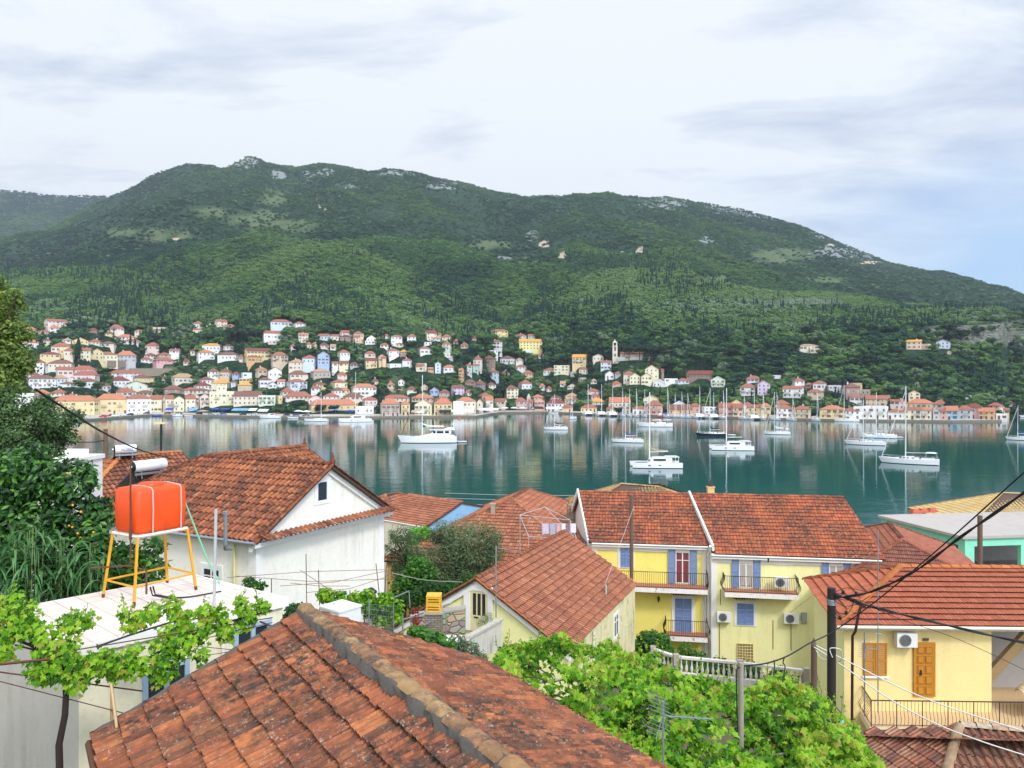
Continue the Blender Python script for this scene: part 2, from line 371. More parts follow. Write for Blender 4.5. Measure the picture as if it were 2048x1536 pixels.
UU, TT = np.meshgrid(cu, cy); PX = 1024+UU*F
YY = H*F/(GSH(PX)-768)+6+TT; XX = UU*YY; ZZ = hgt(XX, YY)
PYY = pyof(XX, YY, ZZ)
nr_, nc_ = UU.shape
ids = np.arange(nr_*nc_).reshape(nr_, nc_)
fc = np.stack([ids[:-1, :-1], ids[:-1, 1:], ids[1:, 1:], ids[1:, :-1]], -1).reshape(-1, 4)
def ell(px, py, cx, cy_, rx, ry): return np.clip(1.4-np.sqrt(((px-cx)/rx)**2+((py-cy_)/ry)**2), 0, 1)
ROCKS = [(1335, 405, 60, 16), (1450, 418, 60, 14), (1530, 432, 50, 10), (1690, 505, 70, 16), (495, 325, 28, 14), (560, 350, 18, 10), (690, 372, 24, 8), (615, 352, 14, 10), (800, 345, 60, 8), (900, 370, 60, 10), (1065, 470, 16, 14), (1000, 520, 30, 8), (1415, 480, 20, 8), (650, 345, 40, 10), (1640, 470, 30, 8)]
SCARS = [(1088, 488, 16, 10), (1125, 508, 14, 14), (1280, 505, 12, 18), (1245, 508, 8, 8), (652, 418, 8, 4), (638, 408, 4, 5), (642, 416, 5, 3), (634, 400, 3, 4), (1740, 525, 30, 6), (1660, 490, 14, 4), (345, 478, 30, 5), (1900, 705, 12, 6), (1835, 770, 8, 14), (790, 776, 22, 8), (1800, 690, 20, 6)]
GRASSY = [(545, 396, 46, 24), (590, 450, 60, 22), (520, 440, 90, 26), (330, 470, 90, 22), (250, 465, 50, 14), (980, 490, 60, 12), (1060, 520, 60, 12), (1560, 510, 90, 20), (1420, 560, 100, 14), (1640, 560, 80, 10), (420, 425, 50, 16), (1350, 770, 60, 22), (790, 770, 50, 22), (600, 735, 40, 10), (330, 742, 60, 12), (620, 655, 60, 12)]
QUARRY = [(1965, 668, 112, 22), (2070, 668, 110, 26)]
def mask(px, py, L):
    m = np.zeros_like(px)
    for e in L: m = np.maximum(m, ell(px, py, *e))
    return m
far_ok = (YY > 620)
mr = mask(PX, PYY, ROCKS)*(YY > 1100); ms = mask(PX, PYY, SCARS); mg = mask(PX, PYY, GRASSY); mq = mask(PX, PYY, QUARRY)*(YY < 760)
# ---- material
g = newmat('hillside')
A = lambda n: g.n('ShaderNodeAttribute', {'attribute_name': n}).outputs['Fac']
p = g.pos
base = g.mix(g.noise(p, .02, 5, .6), lin((38, 62, 46)), lin((62, 86, 58)))
base = g.mix(g.ramp(g.noise(p, .09, 5, .65), [(.40, 0.), (.66, 1.)]), base, lin((30, 50, 38)))
base = g.mix(.75, base, g.mix(g.noise(p, .42, 5, .75), (.35, .38, .4), (1.5, 1.5, 1.4)), 'MULTIPLY')
gr = g.mix(g.noise(p, .05, 5, .7), lin((80, 100, 64)), lin((108, 118, 84)))
col = g.mix(g.ramp(g.math('ADD', g.math('MULTIPLY', A('grassy'), .6), g.math('MULTIPLY', g.math('SUBTRACT', g.noise(p, .03, 6, .7), .5), 1.2)), [(.32, 0.), (.6, 1.)]), base, gr)
rock = g.mix(g.noise(p, .12, 5, .7), lin((100, 106, 106)), lin((160, 164, 164)))
col = g.mix(g.ramp(g.math('ADD', A('rock'), g.math('MULTIPLY', g.math('SUBTRACT', g.noise(p, .035, 6, .75), .5), 2.6)), [(.52, 0.), (.64, 1.)]), col, rock)
scar = g.mix(g.noise(p, .1, 5, .7), lin((176, 148, 116)), lin((206, 196, 178)))
col = g.mix(g.ramp(g.math('ADD', g.math('MULTIPLY', A('scar'), .72), g.math('MULTIPLY', g.math('SUBTRACT', g.noise(p, .06, 5, .7), .5), 1.4)), [(.5, 0.), (.65, 1.)]), col, scar)
qu = g.mix(g.ramp(g.noise(p, .3, 6, .78), [(.42, 0.), (.6, 1.)]), lin((66, 76, 62)), lin((146, 143, 132)))
col = g.mix(g.ramp(A('quarry'), [(.2, 0.), (.45, 1.)]), col, qu)
bn = g.n('ShaderNodeBump', None, Height=g.noise(p, .35, 5, .7), Strength=1., Distance=3.); g.put(g.b.inputs['Normal'], bn.outputs[0])
g.put(g.b.inputs['Base Color'], col); g.b.inputs['Roughness'].default_value = .95; g.b.inputs['Specular IOR Level'].default_value = .1
terr = npmesh('hillside', np.stack([XX, YY, ZZ], -1).reshape(-1, 3), fc, g.m, smooth=True)
for nm, arr in (('rock', mr), ('scar', ms), ('grassy', mg), ('quarry', mq)):
    a = terr.data.attributes.new(nm, 'FLOAT', 'POINT'); a.data.foreach_set('value', arr.ravel().astype(np.float32))
tag(terr, kind='structure')
# ================================================================ water
g = newmat('sea_water')
n1 = g.noise(g.map(g.pos, (.55, 1., 1)), .9, 3, .5)
n2 = g.noise(g.map(g.pos, (.5, 1.0, 1)), .22, 2, .5)
calm = g.ramp(g.noise(g.map(g.pos, (.006, .02, 1)), 1., 4, .6, .4), [(.35, .35), (.65, 1.)])
hgt_ = g.math('MULTIPLY', g.math('ADD', g.math('MULTIPLY', n1, .03), g.math('MULTIPLY', n2, .05)), calm)
bn = g.n('ShaderNodeBump', None, Height=hgt_, Strength=1., Distance=1.)
g.put(g.b.inputs['Normal'], bn.outputs[0])
g.put(g.b.inputs['Base Color'], g.mix(g.noise(g.pos, .02, 3), lin((0, 66, 66)), lin((0, 78, 76))))
g.b.inputs['Roughness'].default_value = .06; g.b.inputs['IOR'].default_value = 1.33
mb = MB(); mb.quad((-1400, 60, 0), (1400, 60, 0), (1400, 640, 0), (-1400, 640, 0)); o = mb.build('sea', g.m); tag(o, kind='structure')
# ================================================================ quay
mq_ = plain('quay_concrete', (176, 170, 158), .9, var=.2, scale=.6); mqs = plain('quay_stone_face', (120, 112, 98), .9, var=.35, scale=.9)
mb = MB(); us = np.linspace(-400, 2016, 500)
pr = None
for px in us:
    y0 = float(shoreY(px)); u = (px-1024)/F; yw = y0+float(FLATW(px))+8
    a = V((u*y0, y0, -2)); b = V((u*y0, y0, 1.2)); b2 = V((u*(y0+.6), y0+.6, 1.2)); c2 = V((u*(y0+.6), y0+.6, 1.13)); c = V((u*yw, yw, 1.13))
    cur = [a, b, b2, c2, c]
    if pr:
        mb.quad(pr[0], cur[0], cur[1], pr[1], 1); mb.quad(pr[1], cur[1], cur[2], pr[2], 0); mb.quad(pr[2], cur[2], cur[3], pr[3], 0); mb.quad(pr[3], cur[3], cur[4], pr[4], 0)
    pr = cur
tag(mb.build('quay', [mq_, mqs]), kind='structure')
# ================================================================ near ground
GP = np.array([(-20, 5, 15.5), (-9, 11, 13.2), (0, 6, 15.0), (5, 12, 12.2), (12, 15, 11), (20, 20, 9), (-12, 20, 12.3), (-10, 30, 11), (0, 22, 10.6), (-3, 27, 9.4), (2, 30, 8.0), (8, 30, 6), (15, 30, 5.2), (25, 28, 5.5), (-20, 45, 8), (0, 45, 5), (6, 46, 3), (20, 46, 2.6), (35, 40, 3), (-25, 70, 3), (0, 70, 2), (25, 70, 1.5), (45, 70, 1.2), (-40, 96, 1), (0, 94, .8), (60, 94, .8), (-40, 108, -1.5), (0, 106, -1.5), (60, 106, -1.5), (-60, 60, 7), (-40, 30, 12), (60, 50, 3), (40, 20, 8), (0, -15, 18.6), (-20, -15, 18.6), (20, -15, 18.6), (0, 0, 17.5)], float)
def gz(x, y):
    d = (GP[:, 0]-x)**2+(GP[:, 1]-y)**2+1.5; wt = d**-1.6
    return float((wt*GP[:, 2]).sum()/wt.sum())
xs = np.linspace(-75, 75, 76); ys = np.linspace(-18, 118, 69)
vv = np.array([(x, y, gz(x, y)) for y in ys for x in xs]); idn = np.arange(len(vv)).reshape(len(ys), len(xs))
ff = np.stack([idn[:-1, :-1], idn[:-1, 1:], idn[1:, 1:], idn[1:, :-1]], -1).reshape(-1, 4)
g = newmat('garden_earth'); col = g.mix(g.noise(g.pos, .8, 6, .7), lin((66, 58, 44)), lin((110, 104, 84)))
col = g.mix(g.ramp(g.noise(g.pos, .35, 5), [(.45, 0.), (.6, 1.)]), col, lin((58, 80, 38)))
g.put(g.b.inputs['Base Color'], col); g.b.inputs['Roughness'].default_value = .95
tag(npmesh('near_ground', vv, ff, g.m, smooth=True), kind='structure')
# ================================================================ the town on the far shore
ZM = {1: (0, 600, 5.12), 2: (380, 600, 5.12), 3: (760, 620, 5.12), 4: (1140, 640, 5.12), 5: (1520, 640, 3.879)}
WC = {'w': ((228, 226, 222), 'white'), 'c': ((226, 206, 172), 'cream'), 'y': ((232, 196, 110), 'yellow'), 'py': ((234, 222, 164), 'pale yellow'), 'by': ((240, 220, 96), 'bright yellow'),
      'p': ((232, 194, 180), 'pink'), 'hp': ((228, 152, 156), 'hot pink'), 'pe': ((232, 178, 128), 'peach'), 'o': ((226, 150, 62), 'orange'), 'b': ((128, 168, 228), 'blue'), 'lb': ((188, 212, 232), 'pale blue'),
      'tq': ((120, 196, 222), 'light blue'), 'g': ((150, 200, 160), 'green'), 'pg': ((206, 220, 186), 'pale green'), 'gr': ((176, 174, 178), 'grey'), 's': ((172, 154, 128), 'stone'), 't': ((206, 176, 128), 'tan'),
      'co': ((222, 146, 120), 'coral'), 'li': ((204, 168, 212), 'lilac'), 'm': ((146, 100, 82), 'brown'), 'mp': ((196, 150, 150), 'mauve')}
RC = {'r': ((172, 94, 68), 'terracotta'), 'o': ((204, 116, 76), 'bright orange'), 'b': ((134, 84, 66), 'brown'), 't': ((184, 142, 98), 'tan'), 'k': ((140, 62, 52), 'dark red'), 'yo': ((232, 158, 44), 'orange-yellow')}
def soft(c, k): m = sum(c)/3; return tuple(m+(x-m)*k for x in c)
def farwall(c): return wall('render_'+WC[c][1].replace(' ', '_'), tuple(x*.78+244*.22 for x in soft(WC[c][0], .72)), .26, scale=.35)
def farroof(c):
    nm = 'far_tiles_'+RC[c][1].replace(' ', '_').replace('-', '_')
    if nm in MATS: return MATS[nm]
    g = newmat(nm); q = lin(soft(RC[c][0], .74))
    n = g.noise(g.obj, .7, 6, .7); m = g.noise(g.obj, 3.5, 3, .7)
    col = g.mix(n, tuple(x*.62 for x in q), tuple(min(1, x*1.35) for x in q)); col = g.mix(.4, col, g.mix(m, (.4, .4, .4), (1.2, 1.2, 1.2)), 'MULTIPLY')
    g.put(g.b.inputs['Base Color'], col); g.b.inputs['Roughness'].default_value = .9
    bn = g.n('ShaderNodeBump', None, Height=m, Strength=.6, Distance=.08); g.put(g.b.inputs['Normal'], bn.outputs[0])
    MATS[nm] = g.m; return g.m
TOWN = {1: """465 680 190 212 300 p r s 3|825 985 148 175 195 o yo f|240 390 275 305 330 w o h|515 620 262 285 315 w o h|260 375 322 345 362 w r h|395 515 315 338 355 c r h|1115 1265 245 285 320 c r h|900 1015 283 305 335 m k h
1069 1170 325 345 370 y b h|1195 1385 355 385 410 w o h|1570 1735 272 278 330 t t f|1375 1480 305 322 348 c t h|1265 1450 395 420 455 w r h|200 395 392 432 495 w o h|745 905 385 418 450 y o g|640 745 405 425 440 w t h|535 740 435 475 530 c r h
600 690 490 500 555 y y f|660 760 470 515 580 c r h|915 1040 410 435 455 c r h|1040 1190 420 445 480 c b h|820 930 488 512 605 py r s|930 1055 488 530 610 y t g|974 1195 528 555 615 py r h|1197 1395 520 565 640 gr o h|420 615 530 553 597 y k h
1490 1650 435 470 515 p r h|1495 1545 450 460 500 b b f|1482 1605 545 570 595 w b h|1608 1760 540 560 590 s r h|1435 1560 585 610 640 w r h|1570 1790 588 620 660 hp r h 2|1735 1855 500 515 550 w r s|195 340 575 612 650 w o h|345 460 610 640 685 w r h
510 750 612 648 705 c b h|470 620 640 670 705 w b h|580 740 683 710 775 p r s|740 985 675 715 760 p r h|750 1010 725 765 830 p r h|265 400 735 770 800 c b h|292 555 765 800 900 w b h 2|548 690 763 800 850 lb t h|770 1000 800 830 895 w b h|620 760 835 855 890 w b h
1115 1440 718 750 800 w r h 2|1360 1590 762 795 840 y b h|1120 1320 785 820 880 w k h|1290 1510 830 868 920 pg b g|1752 1995 750 790 850 c t h|980 1130 845 878 925 w b h|165 350 935 945 1150 w w f 2|560 1000 975 1025 1160 y o h 2|1000 1300 945 1005 1165 y o h 2|1300 1540 960 1000 1162 w r h 2|1542 1668 965 1005 1150 py r s 2
1668 1780 950 1000 1145 c r s 2|1780 1893 945 1010 1145 py b g 2|1895 2000 950 1000 1135 c r s 2|350 520 915 965 1000 c o h|530 690 915 950 985 c r h|1170 1390 900 940 985 c r h|1390 1590 925 950 985 c b h|1672 1868 875 910 950 m b h|1860 2048 895 920 960 p r h|1435 1600 890 905 935 c c f""",
2: """28 150 215 240 292 w r h|30 165 290 302 350 c r s|166 245 245 262 300 w t h|252 380 195 215 300 c r s 3|345 490 245 270 305 w r h|812 1040 195 222 265 lb r h|1047 1190 220 240 272 w r h|735 962 310 335 405 w r s 1|800 895 405 408 455 c c f|1105 1213 333 350 435 c o s 3|1305 1440 345 365 410 lb r s|1437 1533 350 365 415 c r s
1530 1660 312 335 370 w r s|1662 1780 315 340 435 pe r h|1665 1738 350 375 440 pe r h|1535 1658 355 375 415 m k h|1806 1915 360 390 430 w r g|1790 1905 415 420 455 w w f|1180 1245 425 450 500 c r h|1250 1310 430 445 480 y t h|128 330 440 462 520 w yo h|68 250 508 535 610 w o h|285 510 530 560 620 w b h|558 835 490 518 595 y k s 2
500 560 560 585 625 c r h|560 735 545 580 640 o r h|827 1005 530 565 650 t r h 2|1010 1185 600 630 715 c t h 2|1150 1303 565 595 655 lb r h|1305 1435 518 560 665 b b g 3|1445 1520 635 650 685 w r s|1522 1632 625 648 685 py b s|1637 1735 635 655 690 gr b h|1505 1640 508 535 580 w r h|1785 1905 520 545 590 c r h|1786 1918 590 615 695 y k s|1920 2010 560 585 640 y t h
668 790 685 712 760 t o h|792 940 685 725 790 w k g|1002 1210 725 762 805 c b h|1232 1440 700 730 795 s t h|1502 1610 735 765 800 p r h|180 300 700 730 800 w b h|302 430 690 735 800 t b h|430 518 735 760 790 b b h|522 635 735 745 795 lb lb f|698 835 790 815 885 w b h|85 250 785 815 860 w b h|40 220 845 875 915 w k h|222 418 810 848 900 c yo h|418 485 820 840 885 lb b h
505 640 795 800 840 y y f|490 640 838 870 930 t yo h|892 980 815 832 880 w o s|795 890 840 862 905 w k g|987 1200 805 832 910 lb r h|1252 1400 835 862 900 y b h|1237 1345 880 905 935 w r h|1437 1615 810 840 900 py r h|1650 1910 855 890 980 w o h 2|1440 1588 895 925 970 w b h|1530 1640 905 930 960 py o h|920 1070 900 940 975 w r h|450 745 935 978 1080 c b s 2|700 885 965 975 1080 pg pg f 2
886 950 975 978 1050 y y f|970 1250 940 985 1020 c r h|1207 1360 975 1010 1065 p o g|1362 1530 955 985 1020 w r h|1215 1720 1015 1070 1130 y o h 1|1565 1780 950 990 1030 c b h|1762 1920 990 1020 1080 p r h|1700 1910 1085 1090 1165 w w f|0 98 930 985 1085 c r g 2|102 208 945 985 1090 p r g 2|0 205 905 925 960 c b h""",
3: """105 230 250 268 345 w r h 2|275 380 243 270 335 w r h 2|452 583 205 232 300 c k s 2|585 630 235 250 290 p r s|530 630 270 290 320 w o h|632 740 248 275 310 py r h|635 735 320 345 415 pg r h|0 95 340 360 385 w r h|157 245 345 355 375 c r h|65 200 390 415 455 w r h|202 290 415 438 460 m yo h|372 540 370 392 455 w r h|445 530 320 330 360 w w f|640 775 445 450 480 w w f
0 65 460 490 550 pe r h|225 330 490 512 570 w r h|60 222 545 555 590 w w f|360 480 530 550 590 w w f|367 465 550 575 630 py r s|560 630 530 545 650 lb c g 3|632 785 560 585 635 w o h|482 555 580 590 630 o o f|802 865 595 610 710 o o s 3|867 948 550 570 610 g r h|948 1020 560 572 600 g r s|867 945 600 605 640 gr gr f|950 1052 470 500 560 p r h|1054 1185 465 500 560 m b h|1226 1385 470 495 555 w b h|1388 1470 490 510 545 w t h
1136 1325 190 210 300 by r h 3|1127 1255 300 320 400 w r h|1382 1508 240 258 290 p r h|1512 1595 245 260 295 g r s|1416 1665 295 320 410 by yo s 3|1467 1560 410 415 465 lb lb f|1562 1690 450 465 495 c r s|1092 1210 410 415 445 w w f|1778 1950 545 565 660 py py f 3|1667 1825 590 615 660 w r h|1377 1510 560 580 615 w r h|1452 1580 615 645 715 pe r h|1122 1220 610 635 715 lb r h|1227 1330 620 650 690 c b h
867 985 715 740 770 m b h|965 1085 725 755 790 m b h|1085 1190 740 765 800 c b h|1412 1560 715 750 810 w r h|1267 1420 765 800 905 py b h 3|507 610 785 820 860 b r g 1|722 868 770 795 860 li b s 2|267 380 790 825 850 pg b h|603 720 815 850 880 s b h|872 945 820 845 880 w r s|0 205 895 960 1095 s o h 2|210 310 905 955 1080 y o h 2|352 545 870 960 1080 py o g 2|550 745 895 950 1080 y o h 2|745 865 920 930 1070 w w f|770 985 885 925 1060 c o h 2
985 1060 885 940 1050 c o g 2|1062 1163 870 910 1035 c o s 2|1168 1305 905 930 1015 c r s|1372 1510 895 930 1015 mp r h 2|1512 1570 915 935 1020 mp r s 2|1578 1690 890 920 1030 co r g 2|1698 1910 910 950 1040 w k h 2|1732 1860 880 900 925 p k h|1892 2040 850 880 935 y t h|1882 1985 895 915 960 t t h|1862 1978 970 1000 1050 pe r h|20 310 870 900 940 c r h|322 560 860 900 940 c o h|555 720 885 915 950 c r h|1000 1150 848 880 930 c r h|1540 1690 868 895 930 c o h""",
4: """20 180 350 378 460 y yo s|225 345 350 370 420 c r g|510 560 330 350 400 p r s|560 760 330 352 410 t r s 1|312 430 415 430 510 lb r s|90 185 475 500 550 c r h|82 170 575 590 640 s s f|352 455 515 550 610 w r g|458 525 525 540 580 gr r h|545 665 520 550 640 c r h|600 722 540 575 660 py r g 2|722 840 540 575 660 py r g 2|765 915 460 500 600 py r g 3|918 965 495 510 560 m r s|845 980 610 645 685 w w g|416 530 630 655 685 co r h|942 1105 585 600 640 w w f
1092 1220 597 620 655 lb r h|1190 1500 520 555 600 m k s|1437 1590 575 610 685 pg pg g 2|1792 1965 570 600 640 w r h|1740 1905 648 685 775 w r h 2|1912 2050 615 650 770 li o g 3|150 320 705 730 760 w r h|207 305 750 775 815 co r h|207 360 815 850 870 c yo h|107 280 865 895 945 y r h|372 475 875 900 945 y r h|390 620 795 840 900 c o s|477 622 860 880 960 s s f|632 795 880 905 965 w r h|747 918 770 800 870 py o g|777 955 835 880 985 co r h 2|1000 1250 870 915 965 o b s|1042 1200 845 880 905 w w g
1217 1340 850 880 955 co r h|1342 1510 850 890 960 w gr f 2|1517 1660 850 890 990 co r s 2|1640 1768 805 845 930 y b g|1662 1772 855 890 990 pe r s 2|1775 1862 830 860 985 w r h 2|1820 2045 865 890 995 y r s 2|0 90 790 810 850 w r h|0 70 525 530 580 s s f""",
5: """285 450 183 197 235 c t h|380 460 215 220 255 t t f|1132 1250 152 165 228 pe yo s 2|1252 1325 180 185 228 t t f|1372 1475 150 170 222 lb r g 2|247 345 448 470 530 w r h 2|177 340 512 530 605 w r s 2|367 495 535 555 620 t r h 2|412 515 470 490 540 w r h|347 412 485 500 530 m r h|512 630 500 508 545 gr gr f|635 775 490 520 580 m b h|685 800 575 598 635 w r h|705 795 490 505 540 y t s|787 875 530 540 585 s s f|818 1000 585 610 670 t r s 2|107 230 628 655 680 pe r h
0 85 655 675 770 y o h 2|122 252 665 690 770 w r h 2|260 395 670 695 770 t r h 2|470 655 668 695 775 y o h 2|657 772 675 700 770 w r h 2|795 990 655 668 770 w w f 2|725 795 655 668 770 w w f 2|992 1118 692 712 775 w r h|1012 1130 615 625 695 p r s 2|1150 1240 545 565 618 py r g 2|1142 1340 615 645 690 y o h|1340 1455 625 655 690 c r h|1122 1252 682 700 782 py r s 2|1254 1334 682 700 782 c o s 2|1336 1395 682 705 782 gr gr g 2|1397 1458 690 708 780 co r s 2|1440 1532 660 700 782 tq o s 2|1534 1645 665 695 782 gr r h 2
1600 1720 645 675 768 hp k h 2|1702 1820 680 705 772 o o s 2|1772 1880 648 670 695 pe r h|1892 1980 638 655 672 w r h|1850 1930 683 695 730 y r s|1830 1915 735 738 782 w w f|1577 1640 590 600 618 w w g|88 165 437 440 455 w w f"""}
LM = [(155, 697, 'the lone tall cypress'), (112, 648, 'the pink hillside block'), (546, 672, 'the long white chapel'), (497, 668, 'the big dark pine'), (647, 717, 'the bright blue gabled house'), (446, 785, 'the cream tower building'),
      (1000, 668, 'the tall bright yellow villa'), (1062, 690, 'the wide bright yellow block'), (1230, 700, 'the bell tower'), (1125, 737, 'the battlemented yellow house'), (915, 780, 'the lilac house'), (869, 781, 'the small blue gabled house'),
      (1079, 808, 'the coral gabled house'), (1527, 775, 'the lilac gabled house'), (1436, 763, 'the pale green gabled house'), (1281, 757, 'the twin-gabled house'), (1750, 824, 'the white arched house'), (1903, 826, 'the light blue quay house'),
      (1827, 690, 'the peach hillside villa'), (328, 722, 'the hot pink house'), (253, 714, 'the grey house under an orange roof'), (780, 815, 'the stone corner house'), (170, 745, 'the long pink houses'), (1315, 722, 'the umbrella pines')]
SHUT = [(96, 64, 44), (70, 98, 150), (66, 92, 70), (150, 150, 146), (120, 44, 40), (64, 58, 54)]
glass_d = plain('window_glass_dark', (34, 38, 42), .15); frame_w = plain('window_frame_white', (220, 220, 214), .5)
def window_protos():
    out = []
    for i, c in enumerate(SHUT):
        sm = plain('shutter_paint_%d' % i, c, .6)
        for kind in (0, 1):
            mb = MB()
            mb.box(-.5, .5, -.06, .02, 0, 1.5, 1); mb.box(-.42, .42, -.075, -.05, .08, 1.42, 0 if kind == 0 else 2)
            mb.box(-.04, .04, -.09, -.06, .08, 1.42, 1)
            if kind == 0: mb.box(-.95, -.5, -.10, -.02, .02, 1.48, 2); mb.box(.5, .95, -.10, -.02, .02, 1.48, 2)
            me_o = mb.build('window', [glass_d, frame_w, sm]); out.append(me_o.data); bpy.data.objects.remove(me_o)
    mb = MB(); mb.box(-.5, .5, -.06, .02, 0, 1.5, 1); mb.box(-.42, .42, -.075, -.05, .08, 1.42, 0); mb.box(-.03, .03, -.09, -.06, .08, 1.42, 1)
    o = mb.build('window', [glass_d, frame_w]); out.append(o.data); bpy.data.objects.remove(o)
    return out
WINP = window_protos()
def mb_door():
    mb = MB(); mb.box(-.6, .6, -.08, .02, 0, 2.3, 0); mb.box(-.5, .5, -.1, -.05, 0, 2.2, 1)
    o = mb.build('door', [frame_w, plain('door_brown', (92, 66, 48), .6)]); d = o.data; bpy.data.objects.remove(o); return d
DOORP = mb_door()
rail_m = plain('balcony_iron', (60, 60, 62), .5); slab_m = plain('balcony_slab', (214, 208, 198), .8)
def mb_balc():
    mb = MB(); mb.box(-1.6, 1.6, -1.1, .02, -.18, 0, 0)
    o = mb.build('balcony', [slab_m]); mb = MB()
    for z in (.1, .95): mb.box(-1.58, 1.58, -1.1, -1.05, z-.03, z+.03); mb.box(-1.58, -1.53, -1.1, 0, z-.03, z+.03); mb.box(1.53, 1.58, -1.1, 0, z-.03, z+.03)
    for i in range(15): x = -1.55+i*3.1/14; mb.box(x-.03, x+.03, -1.09, -1.06, .1, .95)
    r = mb.build('railing', [rail_m]); a, b = o.data, r.data; bpy.data.objects.remove(o); bpy.data.objects.remove(r); return a, b
BALP = mb_balc()
HOUSES = []; FOOT = []; PADS = []
hr = random.Random(5)
def child(name, data, parent, loc, rz=0, sc=(1, 1, 1)):
    o = bpy.data.objects.new(name, data); COL.objects.link(o); o.parent = parent; o.location = loc; o.rotation_euler = (0, 0, rz); o.scale = sc; return o
def gable_roof(mb, w, d, z, r, ov, mi, axis):
    """ridge along x (axis 0) or along y (axis 1); a slab 0.16 thick on each slope"""
    if axis == 1: w, d = d, w
    tr = (lambda p: p) if axis == 0 else (lambda p: (-p[1], p[0], p[2]))
    s = r/(d/2); L = w/2+ov
    for sg in (-1, 1):
        a = [(-L, sg*(d/2+ov), z-ov*s), (L, sg*(d/2+ov), z-ov*s), (L, 0, z+r), (-L, 0, z+r)]
        b = [(x, y, q+.16) for x, y, q in a]
        mb.add([tr(p) for p in a+b], [(3, 2, 1, 0), (4, 5, 6, 7), (0, 1, 5, 4), (1, 2, 6, 5), (2, 3, 7, 6), (3, 0, 4, 7)], mi)
def hip_roof(mb, w, d, z, r, ov, mi):
    a, b = w/2+ov, d/2+ov; ins = min(a, b)*.92
    if a >= b: R = [(-(a-ins), 0, z+r), (a-ins, 0, z+r)]
    else: R = [(0, -(b-ins), z+r), (0, b-ins, z+r)]
    e = [(-a, -b, z), (a, -b, z), (a, b, z), (-a, b, z)]
    lo = [(x, y, z-.12) for x, y, z in e]
    v = e+R+lo
    if a >= b: f = [(0, 1, 5, 4), (1, 2, 5), (2, 3, 4, 5), (3, 0, 4)]
    else: f = [(0, 1, 4), (1, 2, 5, 4), (2, 3, 5), (3, 0, 4, 5)]
    f += [(6, 7, 1, 0), (7, 8, 2, 1), (8, 9, 3, 2), (9, 6, 0, 3), (9, 8, 7, 6)]
    mb.add(v, f, mi)
